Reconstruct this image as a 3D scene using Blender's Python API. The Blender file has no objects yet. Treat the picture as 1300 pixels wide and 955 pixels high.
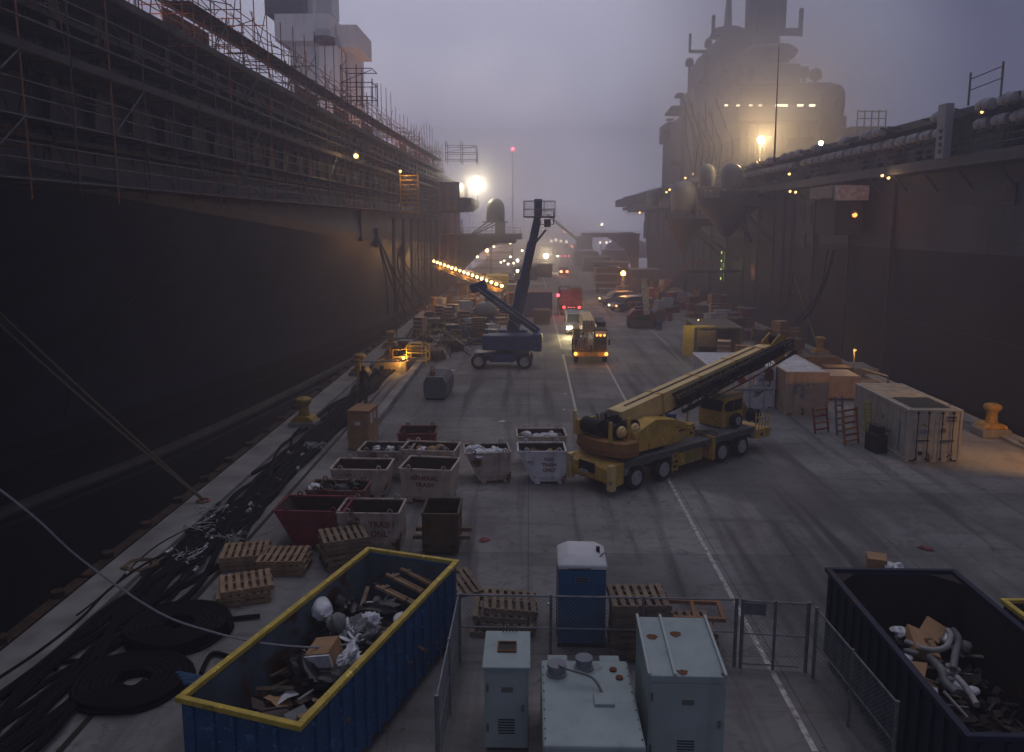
import bpy, math, random
from mathutils import Vector, Matrix
R = math.radians
PI = math.pi
rnd = random.Random(11)
scene = bpy.context.scene
COL = scene.collection
# ------------------------------------------------------------------ camera
F = 1000.0; PCX, PCY = 650.0, 432.0
CAMH = 10.8
PITCH = math.atan(148/1000.0); YAW = math.atan(22*math.cos(PITCH)/1000.0)
cd = bpy.data.cameras.new('camera'); cam = bpy.data.objects.new('camera', cd); COL.objects.link(cam)
cam.location = (0, 0, CAMH)
cam.rotation_euler = (PI/2 - PITCH, 0, YAW)
cd.sensor_width = 36; cd.lens = 36*F/1300; cd.shift_y = -(477.5-PCY)/1300
cd.clip_start = 0.1; cd.clip_end = 4000
scene.camera = cam
# ------------------------------------------------------------------ colour management
scene.view_settings.view_transform = 'Standard'; scene.view_settings.look = 'None'
scene.view_settings.gamma = 1; scene.view_settings.use_curve_mapping = False
scene.view_settings.exposure = 0.0
try:
    scene.cycles.use_denoising = True
    scene.cycles.max_bounces = 5; scene.cycles.diffuse_bounces = 2; scene.cycles.glossy_bounces = 2
    scene.cycles.transmission_bounces = 3; scene.cycles.volume_bounces = 1; scene.cycles.transparent_max_bounces = 12
    scene.cycles.sample_clamp_indirect = 3.0
    scene.cycles.volume_step_rate = 0.8; scene.cycles.volume_max_steps = 64
except Exception: pass
# ------------------------------------------------------------------ sky (dusk in fog)
SUN_EL, SUN_AZ = R(68), R(0)
w = bpy.data.worlds.new("World"); scene.world = w; w.use_nodes = True
nt = w.node_tree; nt.nodes.clear()
def N(t, **k):
    n = nt.nodes.new(t)
    for a, b in k.items(): setattr(n, a, b)
    return n
out = N('ShaderNodeOutputWorld')
sky = N('ShaderNodeTexSky', sky_type='NISHITA'); sky.sun_disc = False
sky.sun_elevation = SUN_EL; sky.sun_rotation = SUN_AZ; sky.dust_density = 4
bg1 = N('ShaderNodeBackground'); bg1.inputs[1].default_value = 0.0008
nt.links.new(sky.outputs[0], bg1.inputs[0])
tc = N('ShaderNodeTexCoord')
dot = N('ShaderNodeVectorMath', operation='DOT_PRODUCT')
d0 = Vector((-0.06, 1.0, 0.06)).normalized(); dot.inputs[1].default_value = d0
nt.links.new(tc.outputs['Generated'], dot.inputs[0])
rp = N('ShaderNodeValToRGB'); e = rp.color_ramp; e.interpolation = 'EASE'
e.elements[0].position = 0.0; e.elements[0].color = (0.17, 0.18, 0.25, 1)
e.elements[1].position = 1.0; e.elements[1].color = (1.15, 1.06, 1.24, 1)
for p, c in ((0.45, (0.17, 0.17, 0.24, 1)), (0.72, (0.085, 0.09, 0.16, 1)), (0.84, (0.068, 0.080, 0.155, 1)), (0.93, (0.39, 0.405, 0.54, 1)), (0.975, (0.64, 0.64, 0.80, 1))):
    q = e.elements.new(p); q.color = c
sn = N('ShaderNodeTexNoise'); sn.inputs['Scale'].default_value = 3.0; sn.inputs['Detail'].default_value = 3
nt.links.new(tc.outputs['Generated'], sn.inputs[0])
sm_ = N('ShaderNodeMath', operation='MULTIPLY_ADD'); sm_.inputs[1].default_value = .06; sm_.inputs[2].default_value = -.03; nt.links.new(sn.outputs[0], sm_.inputs[0])
sa_ = N('ShaderNodeMath', operation='ADD'); nt.links.new(dot.outputs['Value'], sa_.inputs[0]); nt.links.new(sm_.outputs[0], sa_.inputs[1])
nt.links.new(sa_.outputs[0], rp.inputs[0])
bg2 = N('ShaderNodeBackground'); bg2.inputs[1].default_value = 1.0
nt.links.new(rp.outputs[0], bg2.inputs[0])
ad = N('ShaderNodeAddShader'); nt.links.new(bg1.outputs[0], ad.inputs[0]); nt.links.new(bg2.outputs[0], ad.inputs[1])
nt.links.new(ad.outputs[0], out.inputs[0])
sl = bpy.data.lights.new('sun', 'SUN'); so = bpy.data.objects.new('sun', sl); COL.objects.link(so)
sl.energy = 0.55; sl.angle = R(50); sl.color = (0.97, 0.94, 0.97)
so.rotation_euler = (R(-22), 0, 0)      # broad soft skylight through the fog, high and a little ahead
# ------------------------------------------------------------------ unprojection (real places found once from the view)
_F = Vector((-math.sin(YAW)*math.cos(PITCH), math.cos(YAW)*math.cos(PITCH), -math.sin(PITCH)))
_R = Vector((math.cos(YAW), math.sin(YAW), 0)); _U = _R.cross(_F)
def ray(px, py): return _F + _R*((px-PCX)/F) + _U*((PCY-py)/F)
def G(px, py, z=0.0):
    d = ray(px, py); t = (z-CAMH)/d.z
    return Vector((d.x*t, d.y*t, z))
def AY(px, py, Y):
    d = ray(px, py); t = Y/d.y
    return Vector((d.x*t, Y, CAMH+d.z*t))
def AX(px, py, X):
    d = ray(px, py); t = X/d.x
    return Vector((X, d.y*t, CAMH+d.z*t))
# ------------------------------------------------------------------ materials
MATS = {}
def mat(name, col, rough=0.7, metal=0.0, col2=None, scale=3.0, amt=0.5, rust=0.0, rustcol=(0.10, 0.035, 0.012), rscale=1.6,
        streak=0.0, bump=0.0, bscale=30.0, spec=0.35, wear=0.0, plates=None):
    if name in MATS: return MATS[name]
    m = bpy.data.materials.new(name); m.use_nodes = True; t = m.node_tree; t.nodes.clear()
    def n(k, **kw):
        x = t.nodes.new(k)
        for a, b in kw.items(): setattr(x, a, b)
        return x
    o = n('ShaderNodeOutputMaterial'); b = n('ShaderNodeBsdfPrincipled'); t.links.new(b.outputs[0], o.inputs[0])
    b.inputs['Roughness'].default_value = rough; b.inputs['Metallic'].default_value = metal
    b.inputs['Specular IOR Level'].default_value = spec
    tc = n('ShaderNodeTexCoord')
    def noise(sc, det=5, stretch=None, dist=0.0):
        x = n('ShaderNodeTexNoise'); x.inputs['Scale'].default_value = sc; x.inputs['Detail'].default_value = det
        x.inputs['Distortion'].default_value = dist
        if stretch:
            mp = n('ShaderNodeMapping'); mp.inputs['Scale'].default_value = stretch
            t.links.new(tc.outputs['Object'], mp.inputs[0]); t.links.new(mp.outputs[0], x.inputs[0])
        else: t.links.new(tc.outputs['Object'], x.inputs[0])
        return x
    def mix(fac, a, bb):
        x = n('ShaderNodeMix', data_type='RGBA')
        if fac is not None: t.links.new(fac, x.inputs[0])
        for s, v in ((6, a), (7, bb)):
            if isinstance(v, tuple): x.inputs[s].default_value = (*v[:3], 1)
            else: t.links.new(v, x.inputs[s])
        return x.outputs[2]
    def ramp(src, lo, hi):
        x = n('ShaderNodeMapRange'); x.inputs[1].default_value = lo; x.inputs[2].default_value = hi
        t.links.new(src, x.inputs[0]); return x.outputs[0]
    c2 = col2 or tuple(v*(1-amt) for v in col)
    cur = mix(ramp(noise(scale).outputs[0], 0.35, 0.7), tuple(col), tuple(c2))
    if streak:
        cur = mix(ramp(noise(2.2, 4, (1.6, 1.6, 0.12)).outputs[0], 0.52, 0.52+0.3/max(streak, .05)), cur, tuple(v*0.45 for v in col))
    if wear:
        cur = mix(ramp(noise(7, 8, None, 1.2).outputs[0], 0.66-0.12*wear, 0.68-0.10*wear), cur, tuple(min(1, v*1.7+.03) for v in col))
    if rust:
        a = ramp(noise(rscale, 9, None, .6).outputs[0], 0.70-0.28*rust, 0.76-0.24*rust)
        cur = mix(a, cur, rustcol)
    if plates:
        sp = n('ShaderNodeSeparateXYZ'); cb = n('ShaderNodeCombineXYZ'); t.links.new(tc.outputs['Object'], sp.inputs[0]); t.links.new(sp.outputs['Y'], cb.inputs['X']); t.links.new(sp.outputs['Z'], cb.inputs['Y'])
        bk = n('ShaderNodeTexBrick'); bk.inputs['Scale'].default_value = 1; bk.inputs['Brick Width'].default_value = plates[0]; bk.inputs['Row Height'].default_value = plates[1]; bk.inputs['Mortar Size'].default_value = .035; bk.inputs['Mortar Smooth'].default_value = 1.0
        bk.inputs['Color1'].default_value = (.82, .82, .82, 1); bk.inputs['Color2'].default_value = (1.12, 1.12, 1.12, 1); bk.inputs['Mortar'].default_value = (.5, .5, .5, 1)
        t.links.new(cb.outputs[0], bk.inputs[0]); x = n('ShaderNodeMix', data_type='RGBA', blend_type='MULTIPLY'); x.inputs[0].default_value = 1.0
        t.links.new(cur, x.inputs[6]); t.links.new(bk.outputs['Color'], x.inputs[7]); cur = x.outputs[2]
    t.links.new(cur, b.inputs['Base Color'])
    if bump:
        bn = n('ShaderNodeBump'); bn.inputs['Strength'].default_value = bump; bn.inputs['Distance'].default_value = 0.03
        t.links.new(noise(bscale, 4).outputs[0], bn.inputs['Height']); t.links.new(bn.outputs[0], b.inputs['Normal'])
    MATS[name] = m; return m
def emit(name, col, s, base=0.0):
    if name in MATS: return MATS[name]
    m = bpy.data.materials.new(name); m.use_nodes = True; t = m.node_tree; b = t.nodes['Principled BSDF']
    b.inputs['Base Color'].default_value = (0.5, 0.5, 0.5, 1)
    b.inputs['Emission Color'].default_value = (*col, 1); b.inputs['Emission Strength'].default_value = s
    MATS[name] = m; return m
# ------------------------------------------------------------------ mesh builder
class MB:
    def __init__(s): s.v = []; s.f = []
    def add(s, vs, fs):
        k = len(s.v); s.v += [tuple(p) for p in vs]; s.f += [tuple(i+k for i in q) for q in fs]; return s
    def box(s, c, d, rz=0.0, m=None):
        hx, hy, hz = d[0]/2, d[1]/2, d[2]/2
        vs = [Vector((x, y, z)) for z in (-hz, hz) for x, y in ((-hx, -hy), (hx, -hy), (hx, hy), (-hx, hy))]
        M = m if m is not None else Matrix.Rotation(rz, 3, 'Z'); C = Vector(c)
        return s.add([M@p + C for p in vs], [(3, 2, 1, 0), (4, 5, 6, 7), (0, 1, 5, 4), (1, 2, 6, 5), (2, 3, 7, 6), (3, 0, 4, 7)])
    def bx(s, x0, x1, y0, y1, z0, z1): return s.box(((x0+x1)/2, (y0+y1)/2, (z0+z1)/2), (abs(x1-x0), abs(y1-y0), abs(z1-z0)))
    def beam(s, a, b, w, h=None, up=(0, 0, 1)):
        a, b = Vector(a), Vector(b); d = b-a; L = d.length
        if L < 1e-6: return s
        x = d/L; u = Vector(up)
        if abs(x.dot(u)) > .98: u = Vector((0, 1, 0))
        y = u.cross(x).normalized(); z = x.cross(y)
        M = Matrix((x, y, z)).transposed()
        return s.box((a+b)/2, (L, w, h or w), m=M)
    def cyl(s, a, b, r, r2=None, n=10, caps=True):
        a, b = Vector(a), Vector(b); d = (b-a)
        if d.length < 1e-6: return s
        x = d.normalized(); u = Vector((0, 0, 1)) if abs(x.z) < .9 else Vector((1, 0, 0))
        p = x.cross(u).normalized(); q = x.cross(p); r2 = r if r2 is None else r2
        vs = [c + (p*math.cos(2*PI*i/n) + q*math.sin(2*PI*i/n))*rr for c, rr in ((a, r), (b, r2)) for i in range(n)]
        fs = [((i+1) % n, i, i+n, (i+1) % n+n) for i in range(n)]
        if caps: fs += [tuple(range(n)), tuple(range(2*n-1, n-1, -1))]
        return s.add(vs, fs)
    def tube(s, pts, r, n=6, closed=False):
        pts = [Vector(p) for p in pts]; m = len(pts); vs = []; prev = None
        for i, p in enumerate(pts):
            t = (pts[min(i+1, m-1)] - pts[max(i-1, 0)])
            t = t.normalized() if t.length > 1e-9 else Vector((1, 0, 0))
            if prev is None:
                u = Vector((0, 0, 1)) if abs(t.z) < .9 else Vector((1, 0, 0)); a = t.cross(u).normalized()
            else:
                a = prev - t*prev.dot(t)
                a = a.normalized() if a.length > 1e-6 else t.orthogonal().normalized()
            prev = a; b = t.cross(a)
            rr = r[i] if isinstance(r, (list, tuple)) else r
            vs += [p + (a*math.cos(2*PI*k/n)+b*math.sin(2*PI*k/n))*rr for k in range(n)]
        fs = [(i*n+k, i*n+(k+1) % n, (i+1)*n+(k+1) % n, (i+1)*n+k) for i in range(m-1) for k in range(n)]
        fs += [tuple(range(n-1, -1, -1)), tuple(range((m-1)*n, m*n))]
        return s.add(vs, fs)
    def lathe(s, prof, c=(0, 0, 0), n=16, axis='Z'):
        vs = []; C = Vector(c)
        for r, z in prof:
            for i in range(n):
                a = 2*PI*i/n; p = Vector((r*math.cos(a), r*math.sin(a), z))
                if axis == 'Y': p = Vector((p.x, p.z, p.y))
                if axis == 'X': p = Vector((p.z, p.x, p.y))
                vs.append(C+p)
        m = len(prof)
        fs = [(j*n+i, j*n+(i+1) % n, (j+1)*n+(i+1) % n, (j+1)*n+i) for j in range(m-1) for i in range(n)]
        fs += [tuple(range(n-1, -1, -1)), tuple(range((m-1)*n, m*n))]
        return s.add(vs, fs)
    def prism(s, poly, y0, y1, M=None, plane='XZ'):
        def q(a, b, y):
            return Vector((a, y, b)) if plane == 'XZ' else (Vector((y, a, b)) if plane == 'YZ' else Vector((a, b, y)))
        vs = [q(a, b, y0) for a, b in poly] + [q(a, b, y1) for a, b in poly]; n = len(poly)
        if M is not None: vs = [M@v for v in vs]
        return s.add(vs, [tuple(range(n)), tuple(range(2*n-1, n-1, -1))] + [(i, i+n, (i+1) % n+n, (i+1) % n) for i in range(n)])
    def sphere(s, c, r, n=12, sc=(1, 1, 1), z0=-1.0):
        prof = []; m = max(4, n//2)
        for i in range(m+1):
            a = math.asin(z0) + (PI/2-math.asin(z0))*i/m
            prof.append((max(math.cos(a)*r, 1e-4), math.sin(a)*r))
        k = len(s.v); s.lathe(prof, (0, 0, 0), n)
        for i in range(k, len(s.v)):
            p = s.v[i]; s.v[i] = (p[0]*sc[0]+c[0], p[1]*sc[1]+c[1], p[2]*sc[2]+c[2])
        return s
    def torus(s, c, R0, r, n=16, k=6, M=None):
        vs = []
        for i in range(n):
            a = 2*PI*i/n
            for j in range(k):
                b = 2*PI*j/k; p = Vector(((R0+r*math.cos(b))*math.cos(a), (R0+r*math.cos(b))*math.sin(a), r*math.sin(b)))
                if M is not None: p = M@p
                vs.append(p+Vector(c))
        return s.add(vs, [(i*k+j, ((i+1) % n)*k+j, ((i+1) % n)*k+(j+1) % k, i*k+(j+1) % k) for i in range(n) for j in range(k)])
    def build(s, name, m, parent=None, bevel=0.0, smooth=False, label=None):
        me = bpy.data.meshes.new(name); me.from_pydata(s.v, [], s.f)
        import bmesh
        b = bmesh.new(); b.from_mesh(me); bmesh.ops.recalc_face_normals(b, faces=b.faces); b.to_mesh(me); b.free()
        me.materials.append(m); me.update()
        if smooth:
            for p in me.polygons: p.use_smooth = True
            try: me.set_sharp_from_angle(angle=R(40))
            except Exception: pass
        o = bpy.data.objects.new(name, me); COL.objects.link(o)
        if parent is not None: o.parent = parent
        if bevel:
            bv = o.modifiers.new('bevel', 'BEVEL'); bv.width = bevel; bv.segments = 2; bv.limit_method = 'ANGLE'
        if label: o['label'] = label
        return o
def tag(o, label, cat, group=None, kind=None):
    o['label'] = label; o['category'] = cat
    if group: o['group'] = group
    if kind: o['kind'] = kind
    return o
def thing(name, label, cat, loc=(0, 0, 0), rz=0.0, group=None):
    o = bpy.data.objects.new(name, None); COL.objects.link(o); o.empty_display_size = .3
    o.location = loc; o.rotation_euler = (0, 0, rz); return tag(o, label, cat, group)
def struct(o): o['kind'] = 'structure'; return o
CH = {}
def dup(root, loc, rz=0.0, label=None, group=None, scale=None):
    def cp(o, par):
        c = o.copy(); COL.objects.link(c)
        if par is not None: c.parent = par
        for k in [x for x in list(o.children)]: cp(k, c)
        return c
    r = cp(root, None); r.location = loc; r.rotation_euler = (0, 0, rz)
    if label: r['label'] = label
    if group: r['group'] = group
    if scale: r.scale = scale
    return r
def text(s, size, m, parent, loc, rot, name='lettering', depth=0.004, bold=0.0, align='CENTER'):
    c = bpy.data.curves.new(name, 'FONT'); c.body = s; c.size = size; c.extrude = depth; c.align_x = align; c.align_y = 'CENTER'
    c.offset = bold; c.materials.append(m); c.resolution_u = 3
    tmp = bpy.data.objects.new(name, c); COL.objects.link(tmp); bpy.context.view_layer.update()
    me = bpy.data.meshes.new_from_object(tmp.evaluated_get(bpy.context.evaluated_depsgraph_get())); bpy.data.objects.remove(tmp); bpy.data.curves.remove(c)
    if not me.materials: me.materials.append(m)
    o = bpy.data.objects.new(name, me); COL.objects.link(o); o.parent = parent; o.location = loc; o.rotation_euler = rot
    return o
def point(loc, col, watts, r=0.15, parent=None, name='lamp_light'):
    l = bpy.data.lights.new(name, 'POINT'); l.energy = watts; l.color = col; l.shadow_soft_size = r
    o = bpy.data.objects.new(name, l); COL.objects.link(o); o.location = loc
    if parent is not None: o.parent = parent
    return o
def spot(loc, target, col, watts, ang=100, blend=.6, r=.15, parent=None):
    l = bpy.data.lights.new('lamp_beam', 'SPOT'); l.energy = watts; l.color = col; l.shadow_soft_size = r; l.spot_size = R(ang); l.spot_blend = blend
    o = bpy.data.objects.new('lamp_beam', l); COL.objects.link(o); o.location = loc
    o.rotation_euler = (Vector(target)-Vector(loc)).to_track_quat('-Z', 'Y').to_euler()
    if parent is not None: o.parent = parent
    return o
def smooth_path(pts, k=6):
    pts = [Vector(p) for p in pts]; P = [pts[0]]+pts+[pts[-1]]; out = []
    for i in range(1, len(P)-2):
        for j in range(k):
            t = j/k; a, b, c, d = P[i-1], P[i], P[i+1], P[i+2]
            out.append(.5*((2*b)+(c-a)*t+(2*a-5*b+4*c-d)*t*t+(3*b-a-3*c+d)*t**3))
    out.append(pts[-1]); return out
def lerp(a, b, t): return a+(b-a)*t
def interp(tab, x):
    if x <= tab[0][0]: return tab[0][1]
    for (a, p), (b, q) in zip(tab, tab[1:]):
        if x <= b: return p+(q-p)*(x-a)/(b-a)
    return tab[-1][1]
FOG = 0.0034
# ------------------------------------------------------------------ materials used widely
M_hullL = mat('hull_paint_dark', (0.032, 0.048, 0.088), .5, col2=(0.020, 0.031, 0.058), scale=.35, streak=.6, bump=.15, bscale=.8, plates=(7.5, 2.4))
M_hullLu = mat('hull_paint_upper', (0.075, 0.085, 0.115), .6, col2=(0.045, 0.052, 0.072), scale=.4, streak=.8, bump=.15, bscale=.8, plates=(7.5, 2.4))
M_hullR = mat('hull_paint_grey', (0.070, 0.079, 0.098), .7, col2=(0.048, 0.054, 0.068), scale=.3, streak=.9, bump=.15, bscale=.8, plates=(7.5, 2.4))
M_black = mat('black_paint', (0.012, 0.012, 0.013), .6, amt=.4)
M_navy = mat('ship_grey_trim', (0.075, 0.08, 0.095), .6, amt=.4, scale=1.2, streak=.5)
M_deck = mat('deck_grey', (0.07, 0.07, 0.075), .8, amt=.4)
M_steel = mat('scaffold_steel', (0.13, 0.13, 0.145), .55, .3, amt=.5, scale=2, rust=.5, rscale=2.5)
M_rust_glow = mat('rust_glow_tube', (0.40, 0.17, 0.09), .7, .1, amt=.5, scale=3)  # rust, with warm lamp glow of the scaffold top put into its colour
M_plank = mat('scaffold_plank', (0.075, 0.072, 0.072), .8, amt=.5, scale=1.0)
M_dome = mat('radome_white', (0.20, 0.215, 0.24), .5, amt=.2, scale=1)
M_yel = mat('yellow_paint', (0.42, 0.25, 0.035), .55, amt=.45, scale=4, rust=.25, wear=.3)
M_conc = mat('bare_concrete', (0.26, 0.24, 0.225), .85, amt=.35, scale=1.5, bump=.3, bscale=14)
M_rub = mat('black_rubber', (0.014, 0.014, 0.015), .75, amt=.4)
M_wood = mat('weathered_timber', (0.17, 0.115, 0.07), .85, amt=.55, scale=3, bump=.3, bscale=20)
M_warm = emit('lamp_warm', (1.0, 0.60, 0.20), 3.2)
M_white_l = emit('lamp_white', (1.0, 0.86, 0.55), 5)
M_red_l = emit('lamp_red', (1.0, 0.06, 0.05), 4)
M_amber = emit('lamp_amber', (1.0, 0.26, 0.05), 3)
WARM = (1.0, 0.60, 0.22); SODIUM = (1.0, 0.45, 0.12); WHITEL = (1.0, 0.85, 0.55)
# ------------------------------------------------------------------ water
def sheet(name, x0, x1, y0, y1, z, m):
    o = MB().add([(x0, y0, z), (x1, y0, z), (x1, y1, z), (x0, y1, z)], [(0, 1, 2, 3)]).build(name, m); struct(o); return o
M_water = mat('harbour_water', (0.008, 0.010, 0.012), .12, amt=.2, bump=.6, bscale=2.0, spec=.5)
sheet('water', -900, 900, -300, 1500, -3.2, M_water)
# ------------------------------------------------------------------ pier deck material: concrete slabs, joints, stains, tyre marks
def pier_mat():
    m = bpy.data.materials.new('pier_concrete'); m.use_nodes = True; t = m.node_tree; t.nodes.clear()
    def n(k, **kw):
        x = t.nodes.new(k)
        for a, b in kw.items(): setattr(x, a, b)
        return x
    L = t.links.new
    o = n('ShaderNodeOutputMaterial'); b = n('ShaderNodeBsdfPrincipled'); L(b.outputs[0], o.inputs[0])
    tc = n('ShaderNodeTexCoord')
    def noise(sc, det=6, st=(1, 1, 1), dist=0., rot=0.):
        mp = n('ShaderNodeMapping'); mp.inputs['Scale'].default_value = st; mp.inputs['Rotation'].default_value = (0, 0, rot); L(tc.outputs['Object'], mp.inputs[0])
        x = n('ShaderNodeTexNoise'); x.inputs['Scale'].default_value = sc; x.inputs['Detail'].default_value = det; x.inputs['Distortion'].default_value = dist
        L(mp.outputs[0], x.inputs[0]); return x.outputs[0]
    def mr(s, lo, hi, a=0., c=1.):
        x = n('ShaderNodeMapRange'); x.inputs[1].default_value = lo; x.inputs[2].default_value = hi; x.inputs[3].default_value = a; x.inputs[4].default_value = c
        L(s, x.inputs[0]); return x.outputs[0]
    def mix(f, a, c, bt='MIX'):
        x = n('ShaderNodeMix', data_type='RGBA', blend_type=bt)
        if isinstance(f, float): x.inputs[0].default_value = f
        else: L(f, x.inputs[0])
        for s, v in ((6, a), (7, c)):
            if isinstance(v, tuple): x.inputs[s].default_value = (*v, 1)
            else: L(v, x.inputs[s])
        return x.outputs[2]
    c = mix(mr(noise(.25, 8), .38, .66), (0.250, 0.243, 0.240), (0.145, 0.140, 0.138))
    c = mix(mr(noise(2.5, 8, (1, 1, 1), .8), .5, .75, 0, .55), c, (0.088, 0.085, 0.084))       # blotches
    c = mix(mr(noise(.55, 7, (2.2, .12, 1), .5), .52, .68, 0, .85), c, (0.070, 0.067, 0.066))     # tyre tracks along the pier
    c = mix(mr(noise(.5, 6, (.25, 2.2, 1), .9, .5), .56, .68, 0, .5), c, (0.10, 0.092, 0.09))    # turning marks
    c = mix(mr(noise(.9, 5, (1, 1, 1), 2.), .68, .72, 0, .8), c, (0.055, 0.05, 0.05))            # oil
    c = mix(mr(noise(14, 3), .62, .7, 0, .35), c, (0.30, 0.28, 0.26))
    br = n('ShaderNodeTexBrick'); br.offset = 0; br.inputs['Scale'].default_value = 1; br.inputs['Mortar Size'].default_value = .025
    br.inputs['Brick Width'].default_value = 6.2; br.inputs['Row Height'].default_value = 6.2; br.inputs['Mortar Smooth'].default_value = .4
    L(tc.outputs['Object'], br.inputs[0])
    c = mix(mr(br.outputs['Fac'], 0, 1, 0, .55), c, (0.045, 0.04, 0.04))
    vo = n('ShaderNodeTexVoronoi', feature='DISTANCE_TO_EDGE'); vo.inputs['Scale'].default_value = .22
    wm = n('ShaderNodeMix', data_type='VECTOR'); wm.inputs[0].default_value = .12; L(tc.outputs['Object'], wm.inputs[4])
    wn = n('ShaderNodeTexNoise'); wn.inputs['Scale'].default_value = .8; wn.inputs['Detail'].default_value = 6; L(tc.outputs['Object'], wn.inputs[0]); ws = n('ShaderNodeVectorMath', operation='SCALE'); ws.inputs['Scale'].default_value = 30; L(wn.outputs['Color'], ws.inputs[0]); L(ws.outputs[0], wm.inputs[5])
    L(wm.outputs[1], vo.inputs[0])
    c = mix(mr(vo.outputs['Distance'], .002, .009, .38, 0), c, (0.035, 0.033, 0.032))
    bq = n('ShaderNodeTexBrick'); bq.offset = .3; bq.inputs['Brick Width'].default_value = 12.4; bq.inputs['Row Height'].default_value = 6.2; bq.inputs['Mortar Size'].default_value = 0; bq.inputs['Scale'].default_value = 1
    bq.inputs['Color1'].default_value = (.84, .84, .85, 1); bq.inputs['Color2'].default_value = (1.14, 1.12, 1.1, 1); L(tc.outputs['Object'], bq.inputs[0]); c = mix(1.0, c, bq.outputs['Color'], 'MULTIPLY')
    damp = mr(noise(.16, 6, (1, .6, 1), 1.2), .56, .63)
    c = mix(mr(damp, 0, 1, 0, .5), c, (0.085, 0.082, 0.082))
    L(c, b.inputs['Base Color'])
    L(mr(damp, 0, 1, .88, .74), b.inputs['Roughness']); b.inputs['Specular IOR Level'].default_value = .25
    bp = n('ShaderNodeBump'); bp.inputs['Strength'].default_value = .35; bp.inputs['Distance'].default_value = .02
    L(noise(9, 6), bp.inputs['Height']); L(bp.outputs[0], b.inputs['Normal'])
    return m
M_pier = pier_mat()
PL, PR = -13.3, 24.9
o = MB().bx(PL, PR, -12, 420, -3.6, 0).build('pier_deck', M_pier); struct(o)
# pale apron strip along the left edge with a low raised lip, and recessed service trench
M_apron = mat('apron_concrete', (0.30, 0.29, 0.275), .85, col2=(0.16, 0.152, 0.145), scale=.8, bump=.3, bscale=10, streak=0)
o = MB().bx(PL+.02, PL+1.3, -12, 420, 0, .16).build('kerb', M_apron, bevel=.03); struct(o)
o = MB().bx(PR-1.0, PR-.02, -12, 420, 0, .16).build('kerb', M_apron, bevel=.03); struct(o)
o = MB().bx(-11.2, -10.95, 10, 400, .0, .012).bx(-9.75, -9.6, 10, 400, 0, .012).build('rail_track', mat('track_steel', (.05, .04, .035), .5, .6)); struct(o)
o = MB().bx(-8.65, -8.1, 39.4, 98, 0, .42).build('wheel_stop_kerb', M_apron, bevel=.05); struct(o)
o = MB().bx(-9.2, -8.5, 38.6, 39.2, 0, .38).build('wheel_stop_kerb', M_conc, bevel=.04); struct(o)
M_paint = mat('white_road_paint', (0.62, 0.60, 0.56), .7, col2=(0.18, 0.165, 0.155), scale=5, amt=.5)
def strip(p, q, wd, name='road_marking', z=.004):
    p, q = Vector(p), Vector(q); d = (q-p).normalized(); s = Vector((-d.y, d.x, 0))*wd/2
    o = MB().add([(*(p+s).xy, z), (*(p-s).xy, z), (*(q-s).xy, z), (*(q+s).xy, z)], [(0, 1, 2, 3)]).build(name, M_paint); return struct(o)
strip((5.95, 15, 0), (6.15, 200, 0), .13)
strip((2.75, 44, 0), (2.85, 64.6, 0), .13)
strip((2.7, 64.7, 0), (4.9, 64.7, 0), .22)
strip((2.85, 68, 0), (2.85, 200, 0), .12)
strip((12.5, 70, 0), (12.6, 200, 0), .12)
# timber fender wales and piles on the pier faces
M_wale = mat('fender_timber', (0.075, 0.045, 0.028), .8, amt=.6, scale=3, rust=.4, rustcol=(.12, .04, .018))
for i in range(14):
    y0 = 2+i*11.0
    f = thing('pier_fender', 'rusty brown timber wale on piles bolted along the left pier face', 'fender', (PL-1.0, y0, 0), 0, 'timber fenders along the left pier face')
    MB().bx(-.35, .05, 0, 10.8, -1.0, -.55).build('wale', M_wale, f, bevel=.03)
    MB().bx(.1, .98, 0.3, 10.5, -.9, -.6).build('bracket', M_black, f)
    for k in range(4): MB().cyl((-.15, 1.4+k*2.7, -3.6), (-.15, 1.4+k*2.7, -.35), .2, n=8).build('pile', M_wale, f)
# floating boom in the water along the left hull
bp = [(-30, 5), (-28, 26), (-24.9, 37), (-21.8, 49), (-18.9, 70), (-17.0, 95), (-16.4, 130)]
o = MB().tube(smooth_path([(x, y, -3.0) for x, y in bp], 5), .34, 8).build('floating_boom', mat('boom_skin', (.10, .095, .09), .6, amt=.5, scale=1), smooth=True)
tag(o, 'long grey floating boom in the dark water beside the left hull', 'boom')

# ================================================================== LEFT SHIP
shipL = thing('warship', 'dark blue-grey warship wrapped in scaffolding, left of the pier', 'ship', (0, 0, 0))
wl = [(-20, -41), (20, -34.5), (44, -29.0), (70, -23.0), (94, -19.0), (125, -16.9), (157, -16.0), (185, -16.3), (200, -21), (212, -34)]
kn = [(-20, 13.3), (26, 12.5), (66, 10.0), (105, 7.6), (150, 6.0), (212, 5.5)]
kx = [(-20, -19.5), (26, -18.4), (66, -17.6), (105, -16.6), (150, -15.9), (185, -15.9), (200, -20), (212, -33)]
dkx = [(-20, -18.6), (60, -18.2), (105, -17.4), (150, -16.4), (185, -16.2), (200, -19), (212, -30)]
Ys = [-20+4*i for i in range(59)]
lo, up_, bt = MB(), MB(), MB()
def loft(mb, rows):
    k = len(mb.v); n = len(rows[0])
    for r in rows: mb.v += [tuple(p) for p in r]
    for i in range(len(rows)-1):
        for j in range(n-1): mb.f.append((k+i*n+j, k+(i+1)*n+j, k+(i+1)*n+j+1, k+i*n+j+1))
rows = []
for y in Ys:
    W, K, KZ = interp(wl, y), interp(kx, y), interp(kn, y); r = []
    for j in range(9):
        t = j/8; r.append((lerp(W, K, t**1.25), y, lerp(-1.6, KZ, t)))
    rows.append(r)
loft(lo, rows); lo.build('hull', M_hullL, shipL, smooth=True)
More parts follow.
